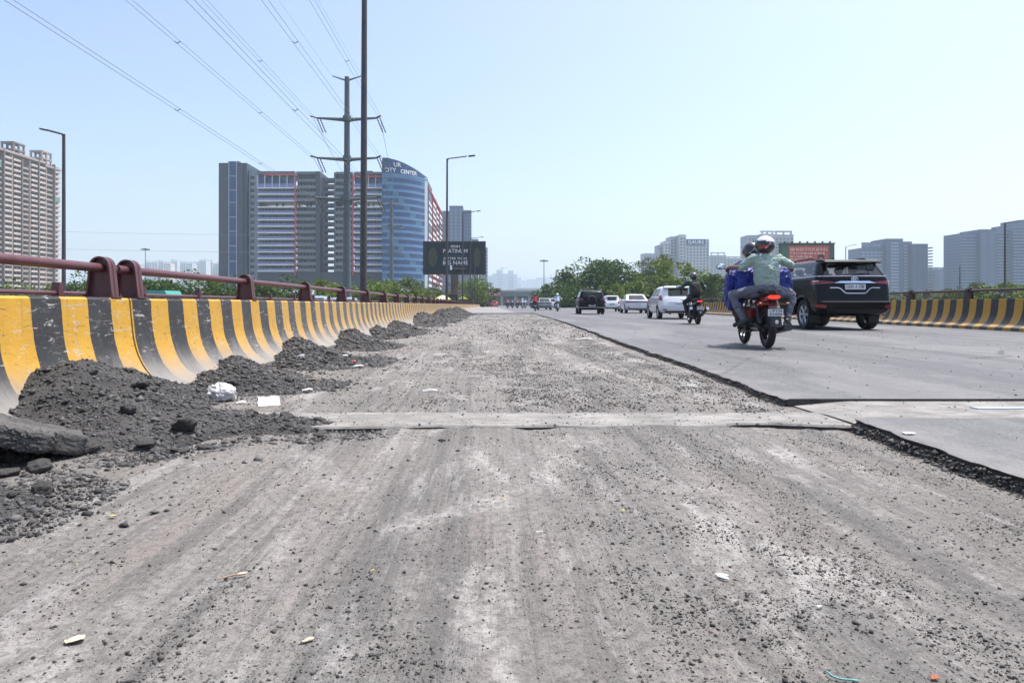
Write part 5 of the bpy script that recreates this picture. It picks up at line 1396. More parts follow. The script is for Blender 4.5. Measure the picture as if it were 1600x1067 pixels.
def plate(t, hu, z, w_, h_, text, a0=0.0, off=0.035, size=None, m=None, y=None, lines=None):
    p = hu.ring_pt(a0, z) if hu else Vector((a0, y, z))
    pl = MB().b2(p.x-w_/2, p.x+w_/2, p.y-off-0.006, p.y-off+0.03, z-h_/2, z+h_/2).build('number_plate', m or V_PLATE, t)
    for i, tx in enumerate(lines or [text]):
        nl = len(lines or [text]); sz = size or h_*0.95/nl
        me = text_mesh(tx, sz, V_INK, 0.0006, bold=sz*0.012, width=1.0)
        xs = [v.co.x for v in me.vertices]; wd = max(xs)-min(xs); f = w_*0.88/wd
        me.transform(Matrix.Diagonal((f, 1, 1, 1)))
        link('lettering', me, pl, (p.x, p.y-off-0.0085, z+h_*(0.5-(i+0.5)/nl)*0.92), (PI/2, 0, 0))
    return pl
def zrows(*segs):
    out = []
    for a, b, n in segs: out += list(np.linspace(a, b, n, endpoint=False))
    return out

# ---- big black suv
def black_suv(loc, rz):
    t = thing('parked_suv'.replace('parked_', 'black_'), 'big black suv with chrome tail trim, rightmost vehicle on the road', 'suv', loc, rz)
    rows = [(0.40, 0.16, 4.60, 0.84, 0.24), (0.46, 0.06, 4.70, 0.90, 0.20), (0.56, 0.01, 4.76, 0.92, 0.17), (0.72, 0.00, 4.79, 0.928, 0.15), (0.745, 0.035, 4.79, 0.928, 0.15), (0.90, 0.055, 4.78, 0.93, 0.15), (1.00, 0.065, 4.74, 0.930, 0.15), (1.08, 0.075, 4.62, 0.928, 0.15),
            (1.14, 0.085, 4.30, 0.925, 0.16), (1.18, 0.09, 3.75, 0.922, 0.16), (1.22, 0.10, 3.52, 0.918, 0.16), (1.30, 0.115, 3.40, 0.91, 0.16), (1.36, 0.135, 3.28, 0.895, 0.16), (1.38, 0.15, 3.24, 0.885, 0.16), (1.70, 0.345, 2.55, 0.755, 0.17), (1.74, 0.375, 2.42, 0.73, 0.18),
            (1.785, 0.43, 2.22, 0.67, 0.20), (1.81, 0.52, 2.0, 0.58, 0.22), (1.825, 0.70, 1.75, 0.42, 0.22)]
    wh = [(1.02, 0.39), (3.765, 0.39)]; hu = Hull(rows, 0.07, wh, 0.475, 4.79)
    zs = zrows((0.40, 0.56, 4), (0.56, 0.745, 5), (0.745, 1.08, 9), (1.08, 1.22, 5), (1.22, 1.375, 4), (1.375, 1.70, 8), (1.70, 1.825, 6))+[1.825]
    kb = [i for i, z in enumerate(zs) if z >= 1.374][0]; kt = [i for i, z in enumerate(zs) if z >= 1.699][0]
    G = [('rear_window', kb, kt, 0, 9), ('quarter_window', kb, kt, 17, 27), ('side_window', kb, kt, 28, 41), ('side_window', kb, kt, 42, 56), ('windshield', kb-1, kt, 62, 80)]
    hu.build(zs, V_BLACKP, t, G, {'rear_window': V_GLASS, 'quarter_window': V_GLASS, 'side_window': V_GLASS, 'windshield': V_GLASSL})
    car_common(t, hu, 1.855, wh, 0.39, 0.265, V_RIM, 0.40, 6, True, 1.36, 1.7, (1.05, 1.85, 2.6), True)
    # spoiler
    mb = MB(); mb.prism([(0.16, 1.735), (0.20, 1.705), (0.42, 1.70), (0.72, 1.80), (0.40, 1.798), (0.20, 1.775)], 'X', -0.70, 0.70); mb.build('roof_spoiler', V_BLACKP, t, smooth=30)
    for sd in (-1, 1):
        MB().tube([(sd*0.66, 0.75, 1.80), (sd*0.665, 0.95, 1.865), (sd*0.67, 2.0, 1.87), (sd*0.66, 2.3, 1.80)], 0.022, 8).build('roof_rail', V_TRIM, t, smooth=40)
        q = MB().box((sd*1.05, 3.02, 1.40), (0.20, 0.12, 0.17)).box((sd*0.93, 3.05, 1.36), (0.12, 0.06, 0.06)); q.build('side_mirror', V_BLACKP, t)
        # tail lamps wrap the corner
        hu.patch([(sd*0.50, 1.185), (sd*1.18, 1.145), (sd*1.20, 1.285), (sd*0.50, 1.225)], 0.022, V_LAMP, 'tail_lamp', t, 16, 5)
        hu.patch([(sd*0.86, 1.235), (sd*1.04, 1.225), (sd*1.05, 1.26), (sd*0.86, 1.255)], 0.030, V_LAMPC, 'lamp_insert', t, 8, 3)
        hu.patch([(sd*0.72, 0.565), (sd*0.98, 0.585), (sd*0.98, 0.665), (sd*0.72, 0.635)], 0.012, V_LAMP, 'reflector', t, 8, 3)
        for a in (2.0, 3.05): 
            p = hu.ring_pt(sd*(0.93+a-0.5), 1.16); MB().box((sd*0.955, a-0.2, 1.165), (0.03, 0.2, 0.035)).build('door_handle', V_CHROME, t)
        # chrome belt line
        pts = [hu.ring_pt(sd*a, 1.372) for a in np.linspace(0.0, 3.0, 26)]; pts = [Vector((p.x*1.006, p.y-0.008 if abs(p.x) < 0.8 else p.y, p.z)) for p in pts]
        MB().tube(pts, 0.010, 6).build('belt_trim', V_CHROME, t, smooth=50)
        # arch flares
        for yc, zc in wh:
            arc = [(sd*0.937, yc+0.485*math.cos(a), zc+0.485*math.sin(a)) for a in np.linspace(-0.05, PI+0.05, 16)]
            MB().tube(arc, 0.022, 6).build('arch_flare', V_BLACKP, t, smooth=50)
        MB().tube([(sd*0.90, 1.55, 0.42), (sd*0.97, 1.7, 0.40), (sd*0.97, 3.1, 0.40), (sd*0.90, 3.25, 0.42)], 0.035, 8).build('side_step', V_TRIM, t, smooth=40)
        MB().b2(sd*0.62, sd*0.88, 0.62, 0.645, 0.18, 0.46).build('mud_flap', V_TRIM, t)
    # chrome garnish bar and the U shaped strip
    hu.patch([(-0.52, 1.185), (0.52, 1.185), (0.36, 1.238), (-0.36, 1.238)], 0.040, V_CHROME, 'chrome_bar', t, 20, 3)
    pts = [hu.ring_pt(a, z) for a, z in ((-0.62, 1.075), (-0.42, 1.075), (-0.36, 1.05), (-0.27, 0.955), (-0.22, 0.935), (0.22, 0.935), (0.27, 0.955), (0.36, 1.05), (0.42, 1.075), (0.62, 1.075))]
    MB().tube([p+Vector((0, -0.012, 0)) for p in pts], 0.013, 6).build('chrome_strip', V_CHROME, t, smooth=40)
    plate(t, hu, 1.10, 0.50, 0.13, 'DD01 A 3780', off=0.02)
    hu.patch([(-0.72, 0.742), (0.72, 0.742), (0.72, 0.752), (-0.72, 0.752)], 0.008, mat('dull_trim', (0.12, 0.12, 0.13), 0.4), 'bumper_line', t, 20, 1)
    hu.patch([(-0.66, 0.44), (0.66, 0.44), (0.70, 0.53), (-0.70, 0.53)], 0.012, V_TRIM, 'bumper_insert', t, 16, 2)
    em = thing('x', '', '') if False else None
    def ring(cx, cz, rx, rz_, n=28): 
        pts = []
        for i in range(n+1):
            a = 2*PI*i/n; p = hu.ring_pt(cx+rx*math.cos(a), cz+rz_*math.sin(a)); pts.append(p+Vector((0, -0.018, 0)))
        return pts
    eb = MB(); eb.tube(ring(0, 1.295, 0.082, 0.052), 0.0075, 6); eb.tube(ring(0, 1.295, 0.028, 0.050), 0.006, 6); eb.tube(ring(0, 1.315, 0.055, 0.024), 0.006, 6)
    eb.build('emblem', V_CHROME, t, smooth=50)
    MB().prism([(1.25, 1.825), (1.40, 1.825), (1.28, 1.90), (1.25, 1.90)], 'X', -0.02, 0.02).build('antenna_fin', V_TRIM, t)
    MB().tube([(-0.02, 0.15, 1.41), (0.10, 0.16, 1.43), (0.42, 0.19, 1.44)], 0.010, 5).build('rear_wiper', V_TRIM, t)
    MB().cyl((-0.45, 0.1, 0.37), (-0.45, 0.7, 0.37), 0.04, n=10).build('exhaust_pipe', V_UNDER, t)
    return t
black_suv((9.22, 17.15, AZ), R(-2.0))

# ---- white hatchback
def hatch(loc, rz, label, paint, name='hatchback', Lh=3.85, Wd=1.73, plate_tx=None, low=False, tail='tall', group=None, plate_m=None):
    t = thing(name, label, 'car', loc, rz, group)
    w2 = Wd/2
    rows = [(0.27, 0.16, Lh-0.2, w2-0.10, 0.22), (0.33, 0.06, Lh-0.08, w2-0.05, 0.22), (0.45, 0.01, Lh-0.02, w2-0.015, 0.24), (0.60, 0.0, Lh, w2, 0.26), (0.66, 0.02, Lh-0.01, w2, 0.26), (0.78, 0.06, Lh-0.10, w2, 0.28), (0.88, 0.10, Lh-0.35, w2-0.005, 0.30), (0.94, 0.13, Lh-0.75, w2-0.015, 0.30),
            (0.98, 0.15, Lh-1.0, w2-0.03, 0.30), (1.02, 0.175, Lh-1.10, w2-0.05, 0.28), (1.38, 0.40, Lh-1.75, w2-0.17, 0.22), (1.42, 0.44, Lh-1.85, w2-0.20, 0.22), (1.465, 0.55, Lh-2.05, w2-0.27, 0.24), (1.49, 0.68, Lh-2.25, w2-0.36, 0.26), (1.505, 0.90, Lh-2.4, w2-0.5, 0.2)]
    wh = [(0.72, 0.30), (0.72+2.42, 0.30)]; hu = Hull(rows, 0.10, wh, 0.36, Lh)
    zs = zrows((0.27, 0.45, 4), (0.45, 0.66, 5), (0.66, 0.94, 7), (0.94, 1.02, 2), (1.02, 1.38, 8), (1.38, 1.505, 6))+[1.505]
    kb = [i for i, z in enumerate(zs) if z >= 1.019][0]; kt = [i for i, z in enumerate(zs) if z >= 1.379][0]
    G = [('rear_window', kb, kt, 0, 8), ('side_window', kb, kt, 20, 36), ('side_window', kb, kt, 37, 56), ('windshield', kb-1, kt, 62, 80)]
    hu.build(zs, paint, t, G, {'rear_window': V_GLASSD, 'side_window': V_GLASSD, 'windshield': V_GLASSL})
    car_common(t, hu, Wd, wh, 0.30, 0.185, V_RIM, 0.27, 6, True, 1.02, 1.4, (0.95, 1.75))
    for sd in (-1, 1):
        if tail == 'tall':
            hu.patch([(sd*0.72, 0.84), (sd*0.98, 0.85), (sd*0.95, 1.01), (sd*0.78, 1.07)], 0.02, V_LAMP, 'tail_lamp', t, 8, 6)
            hu.patch([(sd*0.96, 0.86), (sd*1.10, 0.87), (sd*1.06, 0.98), (sd*0.94, 1.0)], 0.021, V_LAMPC, 'lamp_insert', t, 6, 5)
        else:
            hu.patch([(sd*0.52, 0.80), (sd*0.92, 0.78), (sd*0.92, 0.96), (sd*0.58, 0.95)], 0.02, V_LAMP, 'tail_lamp', t, 10, 6)
        MB().ell((sd*(w2+0.08), Lh-1.25, 1.02), (0.11, 0.06, 0.075), 12, 8).box((sd*(w2-0.01), Lh-1.24, 1.0), (0.10, 0.05, 0.04)).build('side_mirror', V_TRIM if tail == 'tall' else paint, t, smooth=50)
        for a in (1.55, 2.5): MB().box((sd*(w2+0.008), a, 0.86), (0.02, 0.16, 0.03)).build('door_handle', paint, t)
        hu.patch([(sd*0.55, 0.40), (sd*0.72, 0.41), (sd*0.72, 0.46), (sd*0.55, 0.45)], 0.008, V_LAMP, 'reflector', t, 4, 2)
    hu.patch([(-0.50, 0.74), (0.50, 0.74), (0.46, 0.80), (-0.46, 0.80)], 0.018, paint, 'handle_bar', t, 12, 2)
    plate(t, hu, 0.68, 0.42, 0.11, plate_tx or 'UP16 2914', off=0.015, m=plate_m)
    hu.patch([(-0.62, 0.31), (0.62, 0.31), (0.66, 0.37), (-0.66, 0.37)], 0.012, V_TRIM, 'bumper_insert', t, 12, 2)
    pts = [hu.ring_pt(a, 0.905)+Vector((0, -0.012, 0)) for a in np.linspace(0.09, 0.27, 4)]
    MB().tube(pts, 0.012, 5).build('badge', V_CHROME, t)
    MB().prism([(0.30, 1.415), (0.36, 1.395), (0.62, 1.455), (0.50, 1.475)], 'X', -w2+0.24, w2-0.24).build('roof_spoiler', paint, t, smooth=40)
    MB().ell((0, 0.168, 0.90), (0.05, 0.02, 0.04), 10, 6).build('emblem', V_CHROME, t, smooth=60)
    MB().cyl((-0.4, 0.05, 0.24), (-0.4, 0.4, 0.26), 0.03, n=8).build('exhaust_pipe', V_UNDER, t)
    return t
sw = hatch((8.42, 30.2, AZ), R(-3), 'white hatchback with tall red tail lamps, beside the motorcyclist in green', V_WHITEP)
hatch((11.4, 63.5, AZ), R(-3.5), 'small white hatchback with round tail lamps, next right of the spare wheel suv', V_WHITEP, Lh=3.7, Wd=1.66, tail='low', plate_tx='HR55 1180', plate_m=mat('plate_green', (0.08, 0.42, 0.25), 0.5))
hatch((8.5, 93, AZ), R(-3), 'far white car just left of the scooter rider in pale blue', V_WHITEP, tail='low', Wd=1.68, plate_tx='UP14 7702')
hatch((1.15, 160, AZ), 0, 'tiny far red car near the end of the left parapet', V_REDP, tail='low', Wd=1.6, Lh=3.5, plate_tx='UP14 0311')
hatch((-1.1, 175, AZ), 0, 'tiny far dark car beside the end of the left parapet', V_BLACKP, tail='low', Wd=1.6, Lh=3.5, plate_tx='UP14 0613')
hatch((-9.0, 36.5, -0.32), R(180), 'blue grey car roof showing over the left parapet, left one of two', V_BLUEP, group='cars on the slip road')
hatch((-9.0, 43.5, -0.32), R(180), 'blue grey car roof showing over the left parapet, right one of two', V_BLUEP, group='cars on the slip road')

# ---- sedans
def sedan(loc, rz, label, paint, plate_tx, Ls=4.45, Wd=1.74):
    t = thing('sedan', label, 'car', loc, rz); w2 = Wd/2
    rows = [(0.25, 0.18, Ls-0.2, w2-0.10, 0.22), (0.31, 0.06, Ls-0.08, w2-0.05, 0.22), (0.45, 0.01, Ls-0.02, w2-0.01, 0.24), (0.60, 0.0, Ls, w2, 0.26), (0.70, 0.02, Ls-0.05, w2, 0.28), (0.82, 0.05, Ls-0.25, w2, 0.30), (0.90, 0.07, Ls-0.7, w2-0.01, 0.30), (0.94, 0.08, Ls-1.05, w2-0.02, 0.30),
            (0.985, 0.10, Ls-1.25, w2-0.03, 0.28), (1.0, 0.28, Ls-1.30, w2-0.04, 0.26), (1.02, 0.58, Ls-1.36, w2-0.06, 0.25), (1.36, 1.22, Ls-2.02, w2-0.19, 0.22), (1.40, 1.33, Ls-2.12, w2-0.22, 0.22), (1.44, 1.55, Ls-2.3, w2-0.3, 0.24), (1.465, 1.85, Ls-2.5, w2-0.45, 0.2)]
    wh = [(0.98, 0.31), (3.58, 0.31)]; hu = Hull(rows, 0.10, wh, 0.365, Ls)
    zs = zrows((0.25, 0.45, 4), (0.45, 0.70, 5), (0.70, 0.94, 6), (0.94, 1.02, 5), (1.02, 1.36, 8), (1.36, 1.465, 5))+[1.465]
    kb = [i for i, z in enumerate(zs) if z >= 1.019][0]; kt = [i for i, z in enumerate(zs) if z >= 1.359][0]
    G = [('rear_window', kb, kt, 0, 10), ('side_window', kb, kt, 18, 36), ('side_window', kb, kt, 37, 56), ('windshield', kb-1, kt, 62, 80)]
    hu.build(zs, paint, t, G, {'rear_window': V_GLASS, 'side_window': V_GLASSD, 'windshield': V_GLASSL})
    car_common(t, hu, Wd, wh, 0.31, 0.195, V_RIM, 0.25, 5, True, 1.02, 1.36, (1.5, 2.3))
    for sd in (-1, 1):
        hu.patch([(sd*0.42, 0.80), (sd*1.08, 0.80), (sd*1.06, 0.90), (sd*0.42, 0.885)], 0.018, V_LAMP, 'tail_lamp', t, 12, 4)
        MB().ell((sd*(w2+0.08), Ls-1.5, 1.02), (0.11, 0.06, 0.075), 12, 8).box((sd*(w2-0.02), Ls-1.49, 1.0), (0.12, 0.05, 0.04)).build('side_mirror', paint, t, smooth=50)
        for a in (1.75, 2.8): MB().box((sd*(w2+0.008), a, 0.86), (0.02, 0.16, 0.03)).build('door_handle', V_CHROME, t)
        hu.patch([(sd*0.6, 0.40), (sd*0.86, 0.42), (sd*0.86, 0.47), (sd*0.6, 0.45)], 0.008, V_LAMP, 'reflector', t, 4, 2)
    hu.patch([(-0.42, 0.80), (0.42, 0.80), (0.42, 0.88), (-0.42, 0.88)], 0.014, V_TRIM, 'lamp_bar', t, 12, 2)
    plate(t, hu, 0.70, 0.46, 0.11, plate_tx, off=0.015)
    hu.patch([(-0.7, 0.29), (0.7, 0.29), (0.74, 0.36), (-0.74, 0.36)], 0.012, V_TRIM, 'bumper_insert', t, 12, 2)
    MB().ell((0, 0.085, 0.93), (0.05, 0.02, 0.035), 10, 6).build('emblem', V_CHROME, t, smooth=60)
    return t
sedan((11.0, 50.5, AZ), R(-3.5), 'white sedan with dark lamp bar, between the two white hatchbacks', V_WHITEP, 'DL3C 5521')
sedan((6.55, 81, AZ), R(-3), 'grey green sedan far ahead behind the rider in red', V_SILVERP, 'DL8C 3319')

# ---- black compact suv with a spare wheel on its tailgate
def compact_suv(loc, rz, label):
    t = thing('compact_suv', label, 'suv', loc, rz); Ls = 4.0; Wd = 1.765; w2 = Wd/2
    rows = [(0.34, 0.16, Ls-0.2, w2-0.10, 0.18), (0.40, 0.05, Ls-0.08, w2-0.04, 0.16), (0.55, 0.0, Ls, w2, 0.16), (0.66, 0.02, Ls, w2, 0.16), (0.70, 0.10, Ls-0.02, w2, 0.16), (0.95, 0.13, Ls-0.15, w2, 0.18), (1.04, 0.15, Ls-0.6, w2-0.02, 0.20), (1.10, 0.17, Ls-1.0, w2-0.03, 0.20), (1.14, 0.19, Ls-1.15, w2-0.05, 0.20),
            (1.50, 0.34, Ls-1.75, w2-0.16, 0.18), (1.54, 0.38, Ls-1.85, w2-0.19, 0.18), (1.59, 0.46, Ls-2.05, w2-0.26, 0.2), (1.615, 0.62, Ls-2.3, w2-0.4, 0.2)]
    wh = [(0.80, 0.335), (3.32, 0.335)]; hu = Hull(rows, 0.06, wh, 0.40, Ls)
    zs = zrows((0.34, 0.55, 4), (0.55, 0.70, 4), (0.70, 1.04, 7), (1.04, 1.14, 3), (1.14, 1.50, 8), (1.50, 1.615, 5))+[1.615]
    kb = [i for i, z in enumerate(zs) if z >= 1.139][0]; kt = [i for i, z in enumerate(zs) if z >= 1.499][0]
    G = [('rear_window', kb, kt, 0, 9), ('side_window', kb, kt, 19, 36), ('side_window', kb, kt, 37, 56), ('windshield', kb-1, kt, 62, 80)]
    hu.build(zs, V_BLACKP, t, G, {'rear_window': V_GLASS, 'side_window': V_GLASSD, 'windshield': V_GLASSL})
    car_common(t, hu, Wd, wh, 0.335, 0.205, V_RIM, 0.34, 5, True, 1.14, 1.5, (0.95, 1.8), True)
    for sd in (-1, 1):
        hu.patch([(sd*0.56, 0.92), (sd*0.96, 0.92), (sd*0.94, 1.08), (sd*0.62, 1.08)], 0.018, mat('smoked_lamp', (0.10, 0.008, 0.010), 0.2, coat=0.6), 'tail_lamp', t, 8, 4)
        MB().tube([(sd*(w2-0.22), 0.55, 1.60), (sd*(w2-0.22), 0.7, 1.66), (sd*(w2-0.22), 1.9, 1.665), (sd*(w2-0.23), 2.05, 1.60)], 0.02, 7).build('roof_rail', mat('silver_rail', (0.5, 0.5, 0.5), 0.3, 0.8), t, smooth=40)
        MB().ell((sd*(w2+0.08), Ls-1.3, 1.16), (0.11, 0.06, 0.08), 12, 8).box((sd*(w2-0.02), Ls-1.29, 1.13), (0.12, 0.05, 0.04)).build('side_mirror', V_BLACKP, t, smooth=50)
    sp = MB().lathe([(-0.10, 0.001), (-0.105, 0.22), (-0.08, 0.30), (-0.03, 0.325), (0.08, 0.325), (0.10, 0.28), (0.10, 0.001)], (0, 0.02, 0.93), 'Y', 32).build('spare_wheel', V_TYRE, t, smooth=35)
    MB().lathe([(-0.112, 0.001), (-0.115, 0.17), (-0.10, 0.20)], (0, 0.02, 0.93), 'Y', 28).build('wheel_cover', V_BLACKP, sp, smooth=35)
    hu.patch([(-0.84, 0.44), (0.84, 0.44), (0.84, 0.49), (-0.84, 0.49)], 0.018, mat('silver_rail', (0.5, 0.5, 0.5), 0.3, 0.8), 'bumper_strip', t, 16, 2)
    plate(t, hu, 0.585, 0.44, 0.10, 'UP16 8824', off=0.015)
    return t
compact_suv((6.85, 45.6, AZ), R(-3.5), 'black compact suv carrying a spare wheel on its tailgate')

# ---- dark van on the slip road behind the billboard lamps
def van(loc):
    t = thing('dark_van', 'dark van showing over the far left parapet under the billboard', 'van', loc)
    out = [(0, 0.5), (0, 2.5), (0.3, 2.9), (3.6, 2.9), (4.3, 2.2), (5.0, 1.4), (5.0, 0.5)]
    b = MB().prism(out, 'X', -0.95, 0.95).build('body', V_BLACKP, t)
    MB().b2(-0.75, 0.75, -0.015, 0.0, 1.7, 2.5).build('rear_window', V_GLASSD, t)
    for sd in (-1, 1):
        MB().b2(sd*0.95, sd*0.965, 0.6, 3.4, 1.7, 2.5).build('side_window', V_GLASSD, t)
        MB().b2(sd*0.68, sd*0.92, -0.03, 0.0, 1.0, 1.6).build('tail_lamp', V_LAMP, t)
        for y in (1.0, 4.0): wheel(t, sd*0.85, y, 0.34, 0.2, sd, V_RIMD, 5)
van((-6.9, 125, -0.32))
# ---- vendor umbrellas
def umbrella(x, y, z, r, cols, label):
    t = thing('vendor_umbrella', label, 'umbrella', (x, y, z), 0.3, 'vendor umbrellas')
    MB().cyl((0, 0, 0), (0, 0, 2.3), 0.025, n=8).build('pole', M_STEEL, t)
    for k in range(8):
        a0, a1 = 2*PI*k/8, 2*PI*(k+1)/8; vs = []
        for i in range(5):
            f = i/4; rr = r*f; zz = 2.3-0.55*f**1.7
            vs += [(rr*math.cos(a0), rr*math.sin(a0), zz), (rr*math.cos(a1), rr*math.sin(a1), zz)]
        MB().add(vs, [(2*i, 2*i+2, 2*i+3, 2*i+1) for i in range(4)]).build('canopy_panel', cols[k % len(cols)], t)
    MB().box((0, 0, 0.05), (0.4, 0.4, 0.1)).build('base', M_CONC, t)
U_Y = mat('umbrella_yellow', (0.55, 0.52, 0.10), 0.8); U_P = mat('umbrella_purple', (0.20, 0.14, 0.42), 0.8); U_W = mat('umbrella_white', (0.55, 0.55, 0.58), 0.8)
umbrella(-6.3, 92, -0.32, 1.15, [U_Y, U_Y, U_W], 'yellow vendor umbrella over the far left parapet, largest')
umbrella(-6.6, 97, -0.45, 1.0, [U_P, U_W], 'purple and white vendor umbrella beside the yellow one')
umbrella(-5.9, 150, 0.2, 1.1, [U_Y], 'small yellow umbrella farther along the left parapet')
# ------------------------------------------------------------------ motorcycles
K_RED = mat('red_bike_paint', (0.24, 0.008, 0.013), 0.25, coat=0.6)
K_BLACK = mat('black_bike_paint', (0.012, 0.012, 0.013), 0.35, coat=0.3)
K_ENG = mat('dark_engine', (0.045, 0.045, 0.047), 0.5, 0.4, var=0.3, vscale=20)
K_SEAT = mat('black_vinyl', (0.012, 0.012, 0.012), 0.6)
K_WHITE = mat('white_bike_paint', (0.55, 0.56, 0.58), 0.3, coat=0.5)
K_BLUE = mat('blue_bike_paint', (0.03, 0.06, 0.16), 0.3, coat=0.5)
K_MIRROR = mat('mirror_glass', (0.75, 0.85, 0.90), 0.05, 1.0)
def bike_wheel(t, y, r, w, name='wheel'):
    m = MB(); prof = []
    for i in range(13): a = 2*PI*i/12; prof.append((w*0.5*math.sin(a), r-w*0.5+w*0.5*math.cos(a)))
    m.lathe(prof, (0, 0, 0), 'X', 28); wo = m.build(name, V_TYRE, t, (0, y, r), smooth=50)
    q = MB(); q.lathe([(-w*0.32, r-w*0.85), (-w*0.32, r-w*1.15), (w*0.32, r-w*1.15), (w*0.32, r-w*0.85)], (0, 0, 0), 'X', 28)
    for k in range(6):
        a = 2*PI*k/6
        q.tube([(0.02, 0.03*math.cos(a), 0.03*math.sin(a)), (0, (r-w)*math.cos(a+0.12), (r-w)*math.sin(a+0.12))], [0.022, 0.014], 6)
    q.cyl((-0.06, 0, 0), (0.06, 0, 0), 0.055, n=14); q.build('rim', V_RIMD, wo, smooth=40)
    MB().lathe([(0.055, 0.05), (0.058, 0.115), (0.062, 0.05)], (0, 0, 0), 'X', 24).build('brake_disc', V_RIM, wo)
    return wo
def motorcycle(name, label, loc, rz, paint, style='commuter', lit=True, plate_lines=None, group=None, detail=True):
    t = thing(name, label, 'motorcycle', loc, rz, group); wb = 1.28; r = 0.305
    rw = 0.13 if style == 'sport' else 0.105
    bike_wheel(t, 0, r, rw); bike_wheel(t, wb, r, 0.09)
    for sd in (-1, 1):
        MB().tube([(sd*0.085, 0, r), (sd*0.08, 0.45, 0.36)], [0.024, 0.03], 6).build('swing_arm', K_ENG, t)
        MB().tube([(sd*0.10, 0.05, r+0.06), (sd*0.11, 0.16, 0.66)], 0.03, 8).build('shock_absorber', K_ENG, t)
        MB().tube([(sd*0.075, wb, r), (sd*0.075, wb-0.12, 0.72), (sd*0.08, wb-0.19, 0.92)], [0.022, 0.026, 0.024], 8).build('fork_leg', K_ENG, t)
    # engine and frame
    e = MB(); e.prism([(0.42, 0.24), (0.86, 0.22), (0.92, 0.34), (0.84, 0.50), (0.60, 0.56), (0.42, 0.46)], 'X', -0.13, 0.13); eo = e.build('engine', K_ENG, t)
    f = MB()
    for z in range(5): f.b2(-0.14, 0.14, 0.66, 0.86, 0.45+z*0.035, 0.465+z*0.035)
    f.cyl((-0.19, 0.56, 0.33), (0.19, 0.56, 0.33), 0.09, n=16); f.build('cylinder_fins', K_ENG, eo)
    fr = MB()
    for sd in (-1, 1):
        fr.tube([(sd*0.03, wb-0.20, 0.90), (sd*0.10, 0.72, 0.62), (sd*0.11, 0.35, 0.64), (sd*0.09, -0.12, 0.72)], 0.02, 6)
        fr.tube([(sd*0.03, wb-0.22, 0.80), (sd*0.09, 0.88, 0.40), (sd*0.10, 0.5, 0.24), (sd*0.10, 0.30, 0.60)], 0.018, 6)
    fr.build('frame', K_BLACK, t)
    # tank, side panels, seat, tail
    def loft(name, m, secs, sm=45):
        """secs: (y, zc, hw, hh) rounded sections"""
        n = 14; mb = MB(); vs = []
        for y, zc, hw, hh in secs:
            for i in range(n):
                a = 2*PI*i/n; ca, sa = math.cos(a), math.sin(a)
                vs.append((hw*math.copysign(abs(ca)**0.75, ca), y, zc+hh*math.copysign(abs(sa)**0.75, sa)))
        k = len(secs); fs = [(i*n+j, i*n+(j+1) % n, (i+1)*n+(j+1) % n, (i+1)*n+j) for i in range(k-1) for j in range(n)]+[tuple(range(n)), tuple(range((k-1)*n, k*n))]
        return mb.add(vs, fs).build(name, m, t, smooth=sm)
    loft('fuel_tank', paint, [(0.56, 0.78, 0.09, 0.07), (0.64, 0.82, 0.13, 0.10), (0.80, 0.85, 0.16, 0.13), (0.94, 0.85, 0.15, 0.12), (1.05, 0.82, 0.09, 0.08)])
    loft('seat', K_SEAT, [(-0.22, 0.815, 0.07, 0.025), (-0.14, 0.82, 0.115, 0.045), (0.10, 0.82, 0.14, 0.05), (0.30, 0.79, 0.14, 0.05), (0.50, 0.77, 0.12, 0.05), (0.62, 0.79, 0.07, 0.04)])
    loft('tail_cowl', paint, [(-0.30, 0.745, 0.06, 0.03), (-0.22, 0.74, 0.09, 0.05), (0.0, 0.70, 0.12, 0.075), (0.25, 0.64, 0.13, 0.09), (0.45, 0.60, 0.12, 0.08), (0.55, 0.60, 0.08, 0.05)])
    MB().prism([(0.30, 0.46), (0.56, 0.44), (0.60, 0.60), (0.34, 0.60)], 'X', -0.15, 0.15).build('side_panel', paint, t)
    gb = MB(); gb.tube([(-0.11, 0.15, 0.80), (-0.14, -0.05, 0.84), (-0.12, -0.26, 0.85), (0.12, -0.26, 0.85), (0.14, -0.05, 0.84), (0.11, 0.15, 0.80)], 0.013, 7); gb.build('grab_rail', K_BLACK, t, smooth=50)
    # tail lamp, mudguard, plate
    tl = MB(); tl.prism([(-0.06, 0.735), (0.06, 0.735), (0.085, 0.765), (0.05, 0.785), (-0.05, 0.785), (-0.085, 0.765)], 'Y', -0.345, -0.29); tl.build('tail_lamp', V_LIT if lit else V_LAMP, t)
    mg = MB(); vs = []
    for i in range(9):
        a = R(45+i*13); y = -math.cos(a-R(0))*0.36+(-0.02); z = r+math.sin(a)*0.37
    pts = [(-0.26, 0.70), (-0.34, 0.60), (-0.40, 0.46), (-0.43, 0.34)]
    for y, z in pts: vs += [(-0.075, y, z), (0.075, y, z), (-0.07, y+0.03, z-0.005), (0.07, y+0.03, z-0.005)]
    fs = []
    for i in range(3): b = i*4; fs += [(b, b+1, b+5, b+4), (b+2, b+6, b+7, b+3), (b, b+4, b+6, b+2), (b+1, b+3, b+7, b+5)]
    fs += [(0, 2, 3, 1), (12, 13, 15, 14)]
    mg.add(vs, fs).build('mudguard', K_BLACK, t)
    pl = plate(t, None, 0.535, 0.20, 0.10, None, 0.0, 0.0, None, None, -0.395, plate_lines or ['UP16', '4471'])
    MB().ell((0, -0.437, 0.40), (0.025, 0.008, 0.03), 10, 6).build('reflector', V_LAMPC, t)
